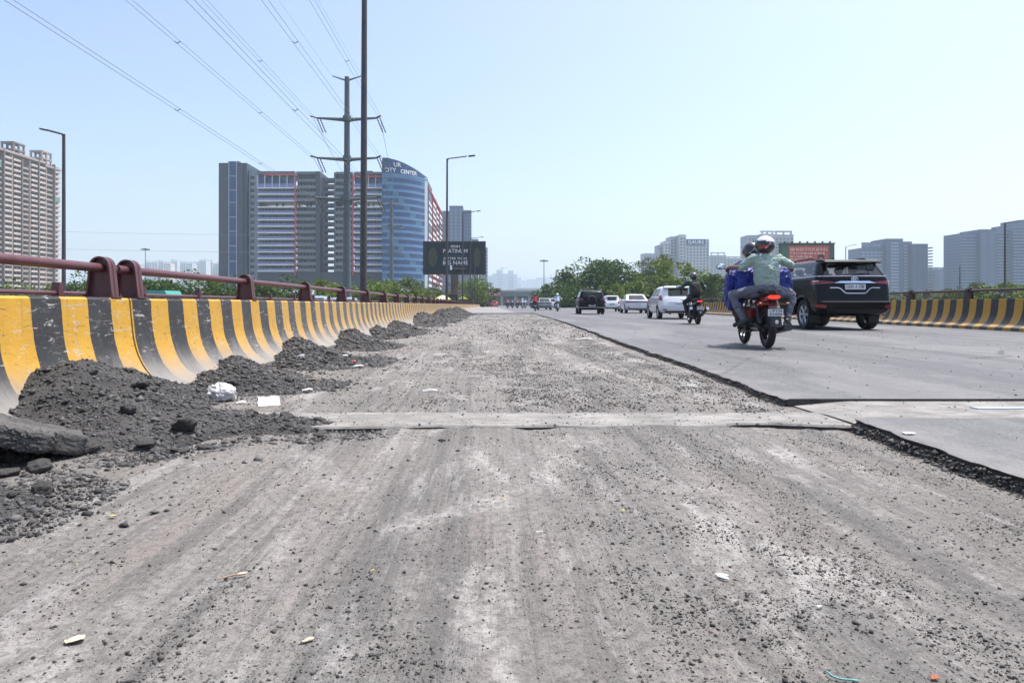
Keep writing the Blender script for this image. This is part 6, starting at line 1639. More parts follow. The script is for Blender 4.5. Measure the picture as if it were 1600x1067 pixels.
    for sd in (-1, 1):
        MB().tube([(sd*0.06, -0.28, 0.66), (sd*0.17, -0.30, 0.66)], 0.01, 6).ell((sd*0.19, -0.30, 0.66), (0.035, 0.03, 0.025), 10, 7).build('indicator', mat('amber_indicator', (0.16, 0.07, 0.02), 0.3) if style == 'commuter' else K_BLACK, t, smooth=60)
        MB().cyl((sd*0.12, 0.22, 0.33), (sd*0.27, 0.22, 0.34), 0.015, n=8).cyl((sd*0.12, 0.62, 0.28), (sd*0.28, 0.62, 0.29), 0.016, n=8).build('foot_peg', K_BLACK, t)
        MB().tube([(sd*0.10, wb-0.24, 0.98), (sd*0.24, wb-0.27, 1.06), (sd*0.30, wb-0.31, 1.05)], 0.012, 7).build('handlebar', K_BLACK, t, smooth=50)
        MB().cyl((sd*0.29, wb-0.31, 1.05), (sd*0.41, wb-0.345, 1.04), 0.018, n=10).build('grip', K_SEAT, t)
        mi = MB(); mi.tube([(sd*0.27, wb-0.29, 1.06), (sd*0.32, wb-0.26, 1.20), (sd*0.40, wb-0.26, 1.25)], 0.007, 6); mo = mi.build('mirror_stem', K_BLACK, t)
        MB().ell((sd*0.44, wb-0.255, 1.27), (0.075, 0.018, 0.05), 14, 8).build('mirror', K_BLACK, mo, smooth=60)
        MB().ell((sd*0.44, wb-0.270, 1.27), (0.066, 0.006, 0.042), 14, 6).build('mirror_glass', K_MIRROR, mo, smooth=60)
    loft('headlamp_cowl', paint, [(wb-0.20, 0.92, 0.10, 0.11), (wb-0.08, 0.93, 0.13, 0.13), (wb+0.02, 0.90, 0.10, 0.11), (wb+0.06, 0.88, 0.04, 0.05)])
    fm = MB(); vs = []
    for i in range(11):
        a = R(20+i*14); vs += [(-0.06, wb+0.345*math.cos(a), r+0.345*math.sin(a)), (0.06, wb+0.345*math.cos(a), r+0.345*math.sin(a)), (0, wb+0.36*math.cos(a), r+0.36*math.sin(a))]
    fs = []
    for i in range(10): b = i*3; fs += [(b, b+3, b+5, b+2), (b+2, b+5, b+4, b+1)]
    fm.add(vs, fs).build('front_mudguard', paint, t, smooth=50)
    if style == 'sport':
        for sd in (-1, 1):
            MB().tube([(sd*0.13, 0.52, 0.25), (sd*0.19, 0.25, 0.30), (sd*0.26, -0.22, 0.52)], [0.03, 0.05, 0.052], 12).build('exhaust', K_BLACK, t, smooth=40)
            d = Vector((0.07*sd, -0.47, 0.22)).normalized(); p = Vector((sd*0.26, -0.22, 0.52))
            MB().cyl(p-d*0.005, p+d*0.035, 0.055, 0.05, 14).build('exhaust_tip', V_CHROME, t, smooth=40)
    else:
        MB().tube([(0.12, 0.80, 0.26), (0.15, 0.45, 0.22), (0.19, 0.15, 0.27), (0.21, -0.30, 0.33)], [0.02, 0.03, 0.055, 0.058], 12).build('exhaust', K_BLACK, t, smooth=40)
        MB().box((0.265, -0.05, 0.365), (0.01, 0.34, 0.06)).build('heat_shield', V_RIM, t)
    MB().tube([(-0.13, 0.0, 0.30), (-0.135, 0.5, 0.33)], 0.045, 8, sx=0.3).build('chain_cover', K_BLACK, t)
    return t

# ------------------------------------------------------------------ people
S_SKIN = mat('brown_skin', (0.155, 0.080, 0.052), 0.55, var=0.12, vscale=12)
def blob(name, caps, voxel, mats, parent, smooth=6, ells=(), cut=None, matfn=None, fold=0.0):
    """one continuous surface grown from tapered limbs"""
    m = MB()
    for c in caps:
        p0, p1, r0, r1 = Vector(c[0]), Vector(c[1]), c[2], c[3]
        m.cyl(p0, p1, r0, r1, 14); m.ell(p0, (r0, r0, r0), 14, 10); m.ell(p1, (r1, r1, r1), 14, 10)
    for c, r in ells: m.ell(c, r, 16, 12)
    me = m.mesh('tmp', [], None, False) if False else None
    me = bpy.data.meshes.new('tmp'); me.from_pydata(m.v, [], m.f); me.update()
    bm = bmesh.new(); bm.from_mesh(me); bmesh.ops.recalc_face_normals(bm, faces=bm.faces); bm.to_mesh(me); bm.free()
    o = bpy.data.objects.new('tmp', me); COL.objects.link(o)
    rm = o.modifiers.new('r', 'REMESH'); rm.mode = 'VOXEL'; rm.voxel_size = voxel
    if smooth: sm = o.modifiers.new('s', 'SMOOTH'); sm.factor = 0.5; sm.iterations = smooth
    dg = bpy.context.evaluated_depsgraph_get(); out = bpy.data.meshes.new_from_object(o.evaluated_get(dg))
    COL.objects.unlink(o); bpy.data.objects.remove(o); bpy.data.meshes.remove(me)
    out.name = name; out.materials.clear()
    for x in (mats if isinstance(mats, (list, tuple)) else [mats]): out.materials.append(x)
    out.polygons.foreach_set('use_smooth', [True]*len(out.polygons))
    if fold:
        nv = len(out.vertices); co = np.empty(nv*3, np.float32); no = np.empty(nv*3, np.float32)
        out.vertices.foreach_get('co', co); out.vertices.foreach_get('normal', no); co = co.reshape(-1, 3); no = no.reshape(-1, 3)
        d = fbm(co[:, 0]*9+co[:, 1]*5, co[:, 2]*13+co[:, 1]*6, 61, 3)-0.45; d2 = np.abs(fbm(co[:, 0]*6-co[:, 2]*9, co[:, 2]*7+co[:, 0]*5+co[:, 1]*8, 67, 3)-0.45)
        co = co+no*(fold*(d*1.1-d2*1.5))[:, None]
        out.vertices.foreach_set('co', np.ascontiguousarray(co, dtype=np.float32).ravel()); out.update()
    if matfn: out.polygons.foreach_set('material_index', [matfn(p.center) for p in out.polygons])
    return link(name, out, parent)
def hand_caps(w, d, side, grip=True):
    """palm, four unequal fingers and a thumb; w wrist, d pointing direction (unit)"""
    d = Vector(d).normalized(); up = Vector((0, 0, 1)); lat = d.cross(up).normalized()*side; dn = -(up-d*up.dot(d)).normalized()
    c = [(w, w+d*0.075+lat*0.018, 0.026, 0.022), (w, w+d*0.075-lat*0.018, 0.026, 0.022)]
    for i, ln in enumerate((0.070, 0.078, 0.072, 0.056)):
        b = w+d*0.085+lat*(0.030-0.020*i); k = b+d*ln*0.5+dn*0.012; e = k+(d*0.35+dn*0.9).normalized()*ln*0.55 if grip else k+(d+dn*0.3).normalized()*ln*0.5
        c += [(b, k, 0.0105, 0.0095), (k, e, 0.0095, 0.008)]
    tb = w+d*0.03+lat*0.03; tk = tb+(d*0.7+lat*0.6+dn*0.3).normalized()*0.045; te = tk+(d*0.9+dn*0.5).normalized()*0.035
    c += [(tb, tk, 0.013, 0.011), (tk, te, 0.011, 0.009)]
    return c
HELM_R = 0.142
def helmet(parent, c, yaw, pitch, mats, visor=True):
    """full-face shell: mats = (top colour, lower colour, flash colour)"""
    n, k = 26, 18; vs = []; F = []; M_ = []
    for j in range(k+1):
        p = PI/2-(PI*0.80)*j/k
        for i in range(n):
            a = 2*PI*i/n; rr = math.cos(p); x = 0.128*rr*math.cos(a); y = 0.150*rr*math.sin(a); z = 0.140*math.sin(p)
            if z < -0.02: y *= 1-0.5*min(0.25, (-0.02-z)); 
            if math.sin(a) > 0.6 and z < -0.03: y += 0.025*(math.sin(a)-0.6)/0.4
            vs.append((x, y, z))
    for j in range(k):
        for i in range(n):
            F.append((j*n+i, j*n+(i+1) % n, (j+1)*n+(i+1) % n, (j+1)*n+i))
            a = 2*PI*(i+0.5)/n; z = (vs[j*n+i][2]+vs[(j+1)*n+i][2])/2
            lim = 0.066+0.035*math.cos(a)*0+0.02*math.sin(a*1.0)
            m = 0 if z > lim else 1
            if -0.06 < z < -0.01 and abs(math.cos(a)) > 0.55 and math.sin(a) < 0.1: m = 2
            M_.append(m)
    F.append(tuple(k*n+i for i in range(n))); M_.append(1)
    mb = MB(); mb.v = vs; mb.f = F; mb.m = M_
    o = mb.build('helmet', list(mats), parent, c, smooth=60, rot=(pitch, 0, yaw))
    o.scale = (1.02, 1.02, 1.02)
    if visor:
        v = MB(); q = []
        for j in range(6):
            for i in range(15):
                a = R(20+140*i/14); z = -0.045+0.085*j/5; rr = math.sqrt(max(0.1, 1-(z/0.14)**2)); q.append((0.131*rr*math.cos(a), 0.154*rr*math.sin(a), z))
        v.add(q, [(j*15+i, j*15+i+1, (j+1)*15+i+1, (j+1)*15+i) for j in range(5) for i in range(14)]).build('visor', V_GLASSD, o, smooth=60)
        st = MB(); st.tube([(-0.10, -0.085, -0.055), (-0.06, -0.128, 0.0), (-0.03, -0.142, 0.05)], 0.006, 5).tube([(0.09, -0.095, -0.055), (0.055, -0.130, 0.0)], 0.005, 5); st.build('stripe', K_WHITE, o)
        MB().b2(-0.07, 0.07, 0.11, 0.175, 0.062, 0.070).build('peak', mats[1], o)
    return o
def person(name, label, loc, rz, J, shirt, trous, shoe, helm, voxel=0.011, sleeve=0.5, group=None, yaw=0.0, pitch=0.0, bare=True, cat='person', jacket=False):
    """J: joint dictionary in local metres, y forward"""
    t = thing(name, label, cat, loc, rz, group)
    V = {k: Vector(v) for k, v in J.items()}
    pel, ch, nk, hd = V['pelvis'], V['chest'], V['neck'], V['head']
    caps = []; ells = []
    side = {-1: 'l', 1: 'r'}
    caps += [(pel, pel.lerp(ch, 0.5), 0.105, 0.095), (pel.lerp(ch, 0.5), ch, 0.095, 0.10), (ch, nk, 0.09, 0.055), (nk, hd, 0.05, 0.055)]
    ells += [(hd, (0.078, 0.098, 0.115)), (hd+Vector((0, 0.098, -0.01)), (0.016, 0.022, 0.022)), (hd+Vector((0, 0.085, -0.055)), (0.030, 0.018, 0.010)), (hd+Vector((0.078, 0, 0)), (0.012, 0.02, 0.03)), (hd+Vector((-0.078, 0, 0)), (0.012, 0.02, 0.03))]
    sh = []; tr = []
    sh += [(pel+Vector((0.06, 0, 0.09)), ch+Vector((0.07, 0, 0)), 0.128, 0.122), (pel+Vector((-0.06, 0, 0.09)), ch+Vector((-0.07, 0, 0)), 0.128, 0.122), (ch, nk+Vector((0, 0, -0.01)), 0.125, 0.070), (pel+Vector((0, 0, 0.09)), ch, 0.142, 0.138)]
    tr += [(pel+Vector((0.05, 0, 0)), pel+Vector((-0.05, 0, 0)), 0.135, 0.135)]
    for s, q in side.items():
        so, el, wr = V['sh_'+q], V['el_'+q], V['wr_'+q]; hp = pel+Vector((s*0.09, 0.02, -0.02)); kn, an, to = V['kn_'+q], V['an_'+q], V['to_'+q]
        caps += [(ch, so, 0.085, 0.058), (so, el, 0.056, 0.043), (el, wr, 0.042, 0.027)]
        caps += hand_caps(wr, V.get('hd_'+q, (wr-el)), -s)
        caps += [(hp, kn, 0.085, 0.056), (kn, an, 0.054, 0.036), (an, to, 0.036, 0.028), (an, an+(an-to).normalized()*0.05, 0.036, 0.032)]
        sh += [(ch+Vector((s*0.05, 0, 0.02)), so, 0.105, 0.080), (so, so.lerp(el, min(1, sleeve*1.6)), 0.078, 0.068)]
        if sleeve > 0.7: sh += [(el, el.lerp(wr, (sleeve-0.5)*1.9), 0.060, 0.042)]
        tr += [(hp, kn, 0.108, 0.078), (kn, kn.lerp(an, 0.92), 0.078, 0.060)]
        caps_s = [(an+(an-to).normalized()*0.05-Vector((0, 0, 0.012)), to-Vector((0, 0, 0.008)), 0.042, 0.036)]
        blob('shoe', caps_s, 0.012, shoe, t, 3)
    blob('body', caps, voxel*0.75, S_SKIN, t, 4, ells)
    blob('shirt', sh, voxel, shirt, t, 5, fold=0.045)
    blob('trousers', tr, voxel, trous, t, 6, fold=0.040)
    if helm: helmet(t, hd+Vector((0, 0.01, 0.02)), yaw, pitch, helm)
    return t
C_GREEN = mat('pale_green_tee', (0.29, 0.39, 0.345), 0.9, var=0.08, vscale=8, bump=0.9, bscale=9)
C_GREY = mat('grey_trouser', (0.125, 0.135, 0.175), 0.9, var=0.15, vscale=7, bump=0.6, bscale=12)
C_DARK = mat('dark_trouser', (0.022, 0.022, 0.028), 0.9, var=0.2, vscale=7, bump=0.5, bscale=14)
C_BROWN = mat('brown_trouser', (0.050, 0.034, 0.028), 0.9, var=0.2, vscale=7)
C_SLIP = mat('dark_slipper', (0.03, 0.035, 0.035), 0.8)
C_DKSHIRT = mat('grey_blue_shirt', (0.20, 0.23, 0.30), 0.9, var=0.15, vscale=7)
C_HOOD = mat('bottle_green_jacket', (0.026, 0.060, 0.048), 0.9, var=0.25, vscale=7, bump=0.6, bscale=12)
C_REDS = mat('red_shirt', (0.36, 0.03, 0.045), 0.9, var=0.15, vscale=7)
C_WHITES = mat('pale_blue_shirt', (0.42, 0.50, 0.62), 0.9, var=0.1, vscale=7)
C_PINK = mat('dusty_pink_shirt', (0.34, 0.20, 0.20), 0.9)
H_WHITE = mat('helmet_white', (0.66, 0.64, 0.65), 0.3, coat=0.5); H_BLACK = mat('helmet_black', (0.014, 0.013, 0.015), 0.25, coat=0.6); H_RED = mat('helmet_red', (0.45, 0.015, 0.02), 0.3, coat=0.5)
H_GREY = mat('helmet_grey', (0.05, 0.052, 0.058), 0.3, coat=0.5)

# red motorcycle with two riders
BL = (4.12, 10.12, AZ); BR = R(-6)
motorcycle('motorcycle', 'red motorcycle carrying two riders and blue sacks, nearest on the road', BL, BR, K_RED, plate_lines=['UP32E', 'E5006'])
JP = dict(pelvis=(0, 0.06, 0.89), chest=(0, 0.07, 1.21), neck=(0, 0.10, 1.40), head=(0.0, 0.12, 1.52), sh_l=(-0.185, 0.08, 1.335), sh_r=(0.185, 0.08, 1.335),
          el_l=(-0.34, 0.17, 1.205), el_r=(0.43, 0.22, 1.235), wr_l=(-0.44, 0.36, 1.225), wr_r=(0.50, 0.45, 1.235), hd_l=(-0.2, 0.9, -0.15), hd_r=(0.1, 0.9, -0.2),
          kn_l=(-0.44, 0.30, 0.80), kn_r=(0.44, 0.30, 0.80), an_l=(-0.29, 0.16, 0.40), an_r=(0.33, 0.16, 0.40), to_l=(-0.32, 0.32, 0.35), to_r=(0.38, 0.31, 0.35))
pp = person('person', 'pillion rider in pale green tee and grey trousers, white topped helmet', BL, BR, JP, C_GREEN, C_GREY, C_SLIP, (H_WHITE, H_BLACK, H_RED), sleeve=0.55, yaw=R(35))
me = text_mesh('apico', 0.088, mat('shirt_print', (0.55, 0.62, 0.62), 0.9), 0.0006, bold=0.0016, width=1.2)
TXT = link('shirt_print', me, pp, (0.005, -0.092, 1.285), (PI/2, 0, 0))
MB().b2(-0.075, -0.03, -0.090, -0.083, 1.215, 1.227).b2(0.02, 0.085, -0.090, -0.083, 1.213, 1.223).build('shirt_print', mat('shirt_print', (0.55, 0.62, 0.62), 0.9), pp)
JD = dict(pelvis=(0, 0.60, 0.86), chest=(0, 0.68, 1.18), neck=(0, 0.74, 1.37), head=(-0.02, 0.78, 1.49), sh_l=(-0.18, 0.70, 1.31), sh_r=(0.18, 0.70, 1.31),
          el_l=(-0.38, 0.80, 1.12), el_r=(0.38, 0.80, 1.12), wr_l=(-0.37, 0.92, 1.07), wr_r=(0.37, 0.92, 1.07), hd_l=(0, 0.9, -0.25), hd_r=(0, 0.9, -0.25),
          kn_l=(-0.27, 1.0, 0.74), kn_r=(0.27, 1.0, 0.74), an_l=(-0.24, 0.66, 0.38), an_r=(0.24, 0.66, 0.38), to_l=(-0.27, 0.82, 0.33), to_r=(0.27, 0.82, 0.33))
person('person', 'rider in black helmet steering the red motorcycle behind blue sacks', BL, BR, JD, C_DKSHIRT, C_BROWN, C_SLIP, (H_BLACK, H_BLACK, H_GREY), sleeve=0.5, yaw=R(20))
SACK = mat('blue_plastic_sack', (0.004, 0.018, 0.22), 0.30, spec=0.5, var=0.25, vscale=6, bump=0.9, bscale=7)
def sack(name, label, c, d, seed, wrinkle):
    bm = bmesh.new(); bmesh.ops.create_cube(bm, size=2); bmesh.ops.subdivide_edges(bm, edges=bm.edges, cuts=22, use_grid_fill=True)
    for v in bm.verts:
        p = v.co.copy(); l = max(abs(p.x), abs(p.y), abs(p.z)); q = (abs(p.x)**3.4+abs(p.y)**3.4+abs(p.z)**3.4)**(1/3.4)
        p = p/q
        w_ = (float(fbm(p.x*2.2+seed, p.z*3.0+p.y*2, seed, 4))-0.47)*wrinkle+(float(fbm(p.x*7+seed, p.z*9+p.y*5, seed+3, 3))-0.45)*wrinkle*0.5
        p *= 1+w_; v.co = Vector((p.x*d[0], p.y*d[1], p.z*d[2]))
    me = bpy.data.meshes.new(name); bm.to_mesh(me); bm.free(); me.materials.append(SACK); me.polygons.foreach_set('use_smooth', [True]*len(me.polygons))
    Mx = Matrix.Rotation(BR, 3, 'Z'); o = link(name, me, None, Vector(BL)+Mx @ Vector(c), (0, 0, BR)); return tag(o, label, 'sack', 'blue sacks on the motorcycle')
sack('blue_sack', 'wide blue plastic sack wedged between the two motorcycle riders', (0.03, 0.36, 0.985), (0.42, 0.125, 0.235), 3, 0.22)
sack('blue_sack', 'crumpled shiny blue bundle hanging at left of the red motorcycle', (-0.36, 0.50, 0.87), (0.13, 0.17, 0.29), 9, 0.48)

# motorcyclist in green with a rucksack
GL = (6.86, 22.5, AZ); GR = R(-5)
motorcycle('motorcycle', 'dark sport motorcycle with twin upswept exhausts, beside the white hatchback', GL, GR, K_BLACK, 'sport', plate_lines=['UP14', '2207'])
JS = dict(pelvis=(0, 0.38, 0.90), chest=(0, 0.50, 1.26), neck=(0, 0.58, 1.46), head=(0, 0.64, 1.585), sh_l=(-0.20, 0.52, 1.40), sh_r=(0.20, 0.52, 1.40),
          el_l=(-0.43, 0.68, 1.20), el_r=(0.40, 0.70, 1.15), wr_l=(-0.36, 0.90, 1.08), wr_r=(0.36, 0.90, 1.08), hd_l=(0.05, 0.9, -0.25), hd_r=(-0.05, 0.9, -0.25),
          kn_l=(-0.27, 0.82, 0.74), kn_r=(0.27, 0.82, 0.74), an_l=(-0.24, 0.50, 0.36), an_r=(0.24, 0.50, 0.36), to_l=(-0.27, 0.66, 0.31), to_r=(0.27, 0.66, 0.31))
gp = person('person', 'motorcyclist in bottle green jacket and dark helmet with black rucksack', GL, GR, JS, C_HOOD, C_DARK, C_SLIP, (H_GREY, H_BLACK, H_BLACK), sleeve=0.98)
def rucksack():
    t = thing('rucksack', 'black rucksack on the back of the motorcyclist in green', 'bag', Vector(GL)+Matrix.Rotation(GR, 3, 'Z') @ Vector((0, 0.28, 1.16)), GR)
    bm = bmesh.new(); bmesh.ops.create_cube(bm, size=2); bmesh.ops.subdivide_edges(bm, edges=bm.edges, cuts=8, use_grid_fill=True)
    for v in bm.verts:
        p = v.co; q = (abs(p.x)**4+abs(p.y)**4+abs(p.z)**4)**0.25; p = p/q; v.co = Vector((p.x*0.15, p.y*0.085, p.z*0.235))
    me = bpy.data.meshes.new('bag'); bm.to_mesh(me); bm.free(); me.materials.append(mat('rucksack_nylon', (0.012, 0.013, 0.013), 0.8)); me.polygons.foreach_set('use_smooth', [True]*len(me.polygons))
    link('bag', me, t, (0, 0, 0), (R(-16), 0, 0))
    MB().tube([(-0.12, -0.03, 0.20), (0.0, -0.10, 0.08), (0.10, -0.085, -0.12)], 0.008, 6).build('strap', mat('strap_olive', (0.12, 0.12, 0.08), 0.8), t)
rucksack()

# far riders: one build of bike and rider, copied and recoloured
def recolour(o, pairs):
    for ch in o.children_recursive:
        if ch.type != 'MESH': continue
        for sl in ch.material_slots:
            old = sl.material
            if old in pairs: sl.link = 'OBJECT'; sl.material = pairs[old]
far_b = motorcycle('motorcycle', 'far motorcycle under the rider in red', (4.62, 69, AZ), R(-2), K_BLACK, plate_lines=['UP16', '7713'], lit=False, group='far motorcycles')
far_p = person('person', 'far motorcycle rider in red shirt', (4.62, 69, AZ), R(-2), {**JS, 'head': (0, 0.58, 1.60), 'neck': (0, 0.53, 1.48)}, C_REDS, C_DARK, C_SLIP, (H_BLACK, H_BLACK, H_BLACK), voxel=0.02, sleeve=0.9, group='far riders')
def copies(src, parent=None):
    c = src.copy(); COL.objects.link(c); c.parent = parent
    for ch in list(src.children): copies(ch, c)
    return c
FR = [(6.60, 66.0, -2, C_WHITES, H_WHITE, K_WHITE, 'rider in pale blue shirt, white helmet, right of the sedan', 'pale scooter like motorcycle under the rider in pale blue'),
      (3.15, 118, 0, C_PINK, H_BLACK, K_BLACK, 'leftmost rider of the far bunch, dusty pink shirt', 'leftmost motorcycle of the far bunch'),
      (4.05, 121, 0, C_DKSHIRT, H_BLACK, K_BLACK, 'second rider of the far bunch, grey blue shirt', 'second motorcycle of the far bunch'),
      (4.75, 117, 0, C_PINK, H_GREY, K_BLACK, 'third rider of the far bunch, pinkish top', 'third motorcycle of the far bunch'),
      (5.75, 119, 0, C_WHITES, H_WHITE, K_WHITE, 'pale rider in the middle of the far bunch', 'white motorcycle in the middle of the far bunch'),
      (6.5, 124, 0, C_WHITES, H_BLACK, K_WHITE, 'pale rider with dark helmet in the far bunch', 'white motorcycle with dark helmeted rider in the far bunch'),
      (7.5, 122, 0, C_DKSHIRT, H_BLACK, K_BLUE, 'rightmost rider of the far bunch', 'rightmost motorcycle of the far bunch')]
for x, y, rz, cs, hm, kp, lp, lb in FR:
    b = copies(far_b); b.location = (x, y, AZ); b.rotation_euler.z = R(rz); b['label'] = lb
    p = copies(far_p); p.location = (x, y, AZ); p.rotation_euler.z = R(rz); p['label'] = lp
    recolour(b, {K_BLACK: kp}); recolour(p, {C_REDS: cs, H_BLACK: hm})
# ------------------------------------------------------------------ litter
L_WHITE = mat('white_paper', (0.55, 0.55, 0.54), 0.8)
L_POLY = mat('crumpled_polythene', (0.55, 0.55, 0.54), 0.35, bump=0.9, bscale=18)
L_LEAF = mat('dry_leaf', (0.50, 0.40, 0.29), 0.8, var=0.2, vscale=30)
L_TWIG = mat('dry_twig', (0.30, 0.22, 0.15), 0.9, var=0.3, vscale=40)
L_TEAL = mat('teal_cord', (0.11, 0.30, 0.27), 0.6)
L_YEL = mat('yellow_leaf', (0.36, 0.32, 0.12), 0.8)
def gz(x, y, up=0.0): return float(lane_z(x, y))+up
def gp_(px, py, z=0.0):
    Y = 1067*(H-z)/(py-476); return (px-765)*Y/1067, Y
def bag():
    x, y = gp_(343, 618, 0.06); bm = bmesh.new(); bmesh.ops.create_icosphere(bm, subdivisions=5, radius=1)
    for v in bm.verts:
        p = v.co; n = float(fbm(p.x*2.3+5, p.y*2.3+p.z*2.1, 5, 4))-0.45; n2 = abs(float(fbm(p.x*4+p.z*3, p.y*4+9, 8, 3))-0.45)
        p *= 1+0.7*n-0.6*n2; v.co = Vector((p.x*0.115, p.y*0.09, max(p.z*0.075, -0.045)))
    me = bpy.data.meshes.new('plastic_bag'); bm.to_mesh(me); bm.free(); me.materials.append(L_POLY); me.polygons.foreach_set('use_smooth', [True]*len(me.polygons))
    tag(link('plastic_bag', me, None, (x, y, 0.075)), 'crumpled white plastic bag against the left parapet foot', 'plastic bag')
bag()
def sheet(px, py, w_, h_, rz, tilt, label, m=L_WHITE, name='paper_scrap', cat='litter', n=6, curl=0.005, z=0.0, jag=0.2, th=0.0012, group=None, disc=False):
    x, y = gp_(px, py, z); r = random.Random(int(px*3+py)); vs = []
    for j in range(n+1):
        for i in range(n+1):
            u, v = i/n-0.5, j/n-0.5; k = 1+(jag*(r.random()-0.5) if i in (0, n) or j in (0, n) else 0)
            if disc: a_, b_ = 2*u, 2*v; u, v = a_*math.sqrt(1-b_*b_/2)/2, b_*math.sqrt(1-a_*a_/2)/2
            vs.append((u*w_*k, v*h_*k, curl*(math.sin(u*5+1)+math.cos(v*6))+0.002*r.random()))
    b = len(vs); zz = min(p[2] for p in vs); vs = [(p[0], p[1], p[2]-zz) for p in vs]; vs += [(p[0], p[1], p[2]+th) for p in vs]; k = n+1; fs = []
    for j in range(n):
        for i in range(n): q = j*k+i; fs += [(q, q+k, q+k+1, q+1), (b+q, b+q+1, b+q+k+1, b+q+k)]
    ed = [i for i in range(n)]+[n+k*j for j in range(n)]+[n*k+n-i for i in range(n)]+[(n-j)*k for j in range(n)]
    for i in range(len(ed)): a, c = ed[i], ed[(i+1) % len(ed)]; fs.append((a, c, b+c, b+a))
    o = MB().add(vs, fs).build(name, m, None, (x, y, max(z, gz(x, y) if x < 2 else AZ)+0.004), rot=(tilt, 0, rz))
    return tag(o, label, cat, group)
sheet(420, 629, 0.15, 0.13, 0.3, R(25), 'flat white paper sheet leaning at the foot of the second heap', curl=0.004, z=0.03)
sheet(377, 631, 0.07, 0.03, 0.1, 0, 'thin white scrap left of the white paper sheet', z=0.02)
sheet(480, 611, 0.08, 0.025, 0.4, 0, 'small white scrap right of the second heap', z=0.02)
sheet(490, 595, 0.20, 0.02, -0.5, 0, 'narrow pale strip between second and third heap', z=0.02, m=L_TWIG)
sheet(537, 557, 0.10, 0.03, 0.2, 0, 'white scrap on the third heap slope', z=0.10)
sheet(560, 573, 0.12, 0.03, 0.2, 0, 'white scrap at the foot of the third heap', z=0.02)
sheet(553, 566, 0.05, 0.05, 0.2, 0, 'tiny red wrapper on the third heap', z=0.05, m=mat('red_wrapper', (0.5, 0.05, 0.08), 0.5))
sheet(466, 566, 0.11, 0.10, 0.9, R(40), 'white crumpled scrap at the left end of the third heap', z=0.06, curl=0.03)
sheet(587, 544, 0.12, 0.03, 0.2, 0, 'white scrap in front of the fourth heap', z=0.02)
sheet(672, 612, 0.12, 0.018, 0.05, 0, 'white sliver in the dust behind the joint strip', z=0.02)
sheet(912, 530, 0.30, 0.05, 0.05, 0, 'pale strip lying mid lane near the far milled edge', z=0.02)
sheet(704, 507, 0.25, 0.06, 0, 0, 'white scrap on the far heap ridge', z=0.05)
sheet(1420, 700, 0.055, 0.045, 0.0, 0, 'white paper chip beside the cut road edge at right', curl=0.001)
sheet(117, 1006, 0.040, 0.034, 0.5, R(-8), 'big pale dry leaf at the lower left', L_LEAF, 'dry_leaf', 'leaf', 9, 0.0022, jag=0.16, disc=True)
sheet(481, 1004, 0.028, 0.012, 0.6, R(-6), 'curled dry leaf bit at the lower middle left', L_LEAF, 'dry_leaf', 'leaf', 7, 0.0015, jag=0.2, disc=True)
sheet(785, 782, 0.030, 0.007, -0.1, 0, 'pale twig bit in mid lane', L_LEAF, 'dry_leaf', 'leaf', 4, 0.002)
sheet(843, 833, 0.022, 0.005, 0.3, 0, 'white thread bit in mid lane', L_WHITE, 'paper_scrap', 'litter', 4, 0.001)
sheet(973, 800, 0.018, 0.013, 0.3, 0, 'yellow green leaf right of mid lane', L_YEL, 'dry_leaf', 'leaf', 4, 0.0015, jag=0.25, disc=True)
sheet(582, 894, 0.011, 0.008, 0.3, 0, 'small yellow leaf left of mid lane', L_YEL, 'dry_leaf', 'leaf', 4, 0.0012, jag=0.25, disc=True)
sheet(175, 808, 0.028, 0.014, 0.3, 0, 'yellowish leaf scrap beside the low rubble scatter', L_YEL, 'dry_leaf', 'leaf', 4, 0.0012, jag=0.25, disc=True)
sheet(119, 886, 0.009, 0.006, 0.3, 0, 'tiny yellow leaf bit at lower left', L_YEL, 'dry_leaf', 'leaf', 4, 0.002, jag=0.25, disc=True)
sheet(1280, 951, 0.012, 0.008, 0.2, 0, 'tiny white chip at lower right', L_WHITE, 'paper_scrap', 'litter', 4, 0.001)
sheet(1460, 1064, 0.014, 0.010, 0.1, 0, 'tiny orange scrap at the bottom right edge', mat('orange_scrap', (0.38, 0.09, 0.02), 0.6), 'paper_scrap', 'litter', 4, 0.001)
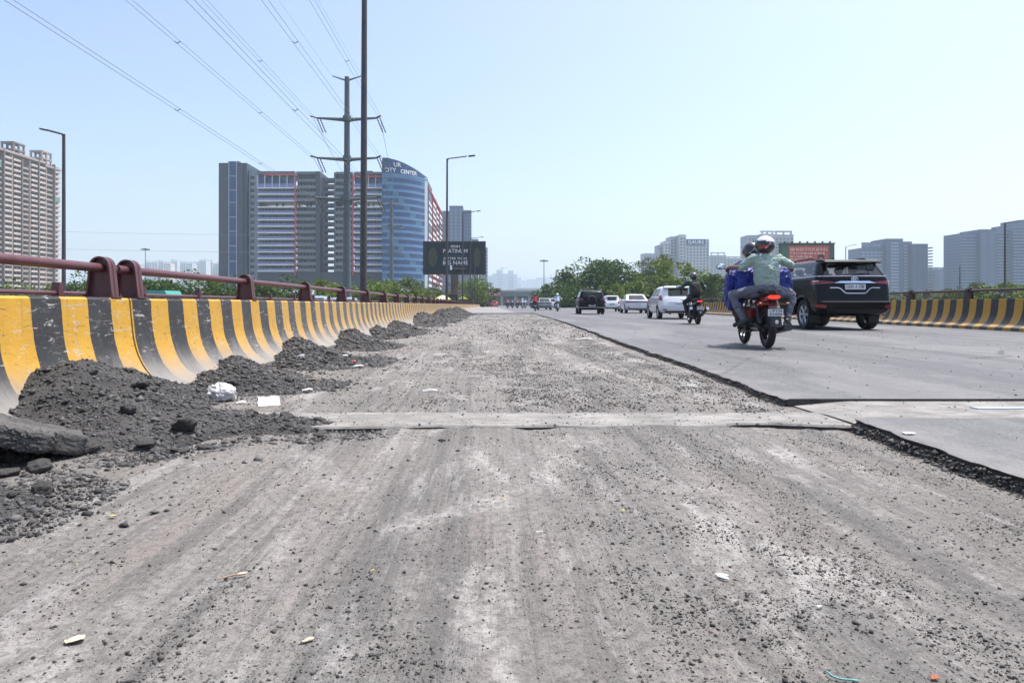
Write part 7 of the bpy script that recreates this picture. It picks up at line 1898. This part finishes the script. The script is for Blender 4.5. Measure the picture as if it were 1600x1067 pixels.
def twig():
    x, y = gp_(364, 903); z = gz(x, y)+0.006
    t = thing('twig', 'dry twig with a curled husk at the lower left', 'twig', (x, y, z), 0.5)
    MB().tube([(-0.035, 0, 0), (0, 0.003, 0.003), (0.03, 0, 0.004)], [0.0022, 0.003, 0.002], 6).build('stem', L_TWIG, t)
    MB().ell((0.022, 0.001, 0.003), (0.014, 0.005, 0.004), 10, 6).build('husk', L_LEAF, t, smooth=60)
twig()
def seed_wings():
    x, y = gp_(1123, 901); z = gz(x, y)+0.006
    t = thing('split_pod', 'pair of pale blue white plastic slivers on the dust at right', 'litter', (x, y, z), 0)
    m = mat('pale_blue_plastic', (0.52, 0.62, 0.64), 0.4)
    for a, dx, dy in ((-0.35, 0.004, 0.006), (-0.75, 0.003, -0.008)):
        o = MB().ell((0.006, 0, 0), (0.017, 0.0055, 0.0025), 16, 8).build('sliver', m, t, (dx, dy, 0.002), smooth=60, rot=(0.2, 0, a))
seed_wings()
def cord():
    x, y = gp_(1320, 1062); z = gz(x, y)+0.004
    pts = [(-0.024, 0.022, 0.004), (-0.020, 0.008, 0.002), (-0.010, -0.002, 0.002), (0.004, -0.006, 0.003), (0.022, -0.008, 0.002)]
    P = [Vector(p) for p in pts]; Q = []
    for i in range(len(P)-1):
        for k in range(5): Q.append(P[i].lerp(P[i+1], k/5))
    tag(MB().tube(Q+[P[-1]], 0.0020, 6).build('rope_scrap', L_TEAL, None, (x, y, z), smooth=60), 'short curl of teal plastic cord at the bottom edge', 'cord')
cord()
# ------------------------------------------------------------------ summer haze over the city
def haze():
    m = bpy.data.materials.new('haze_air'); m.use_nodes = True; nt = m.node_tree; nt.nodes.clear()
    v = _n(nt, 'ShaderNodeVolumePrincipled'); v.inputs['Color'].default_value = (0.70, 0.86, 1.0, 1); v.inputs['Density'].default_value = HAZE; v.inputs['Anisotropy'].default_value = 0.25
    o = _n(nt, 'ShaderNodeOutputMaterial'); nt.links.new(v.outputs[0], o.inputs['Volume'])
    b = MB().b2(-4300, 4300, -4300, 4300, GZ-1, 215).build('haze', m); b['kind'] = 'stuff'; b['label'] = 'pale summer haze over the city'
HAZE = 0.00021
haze()
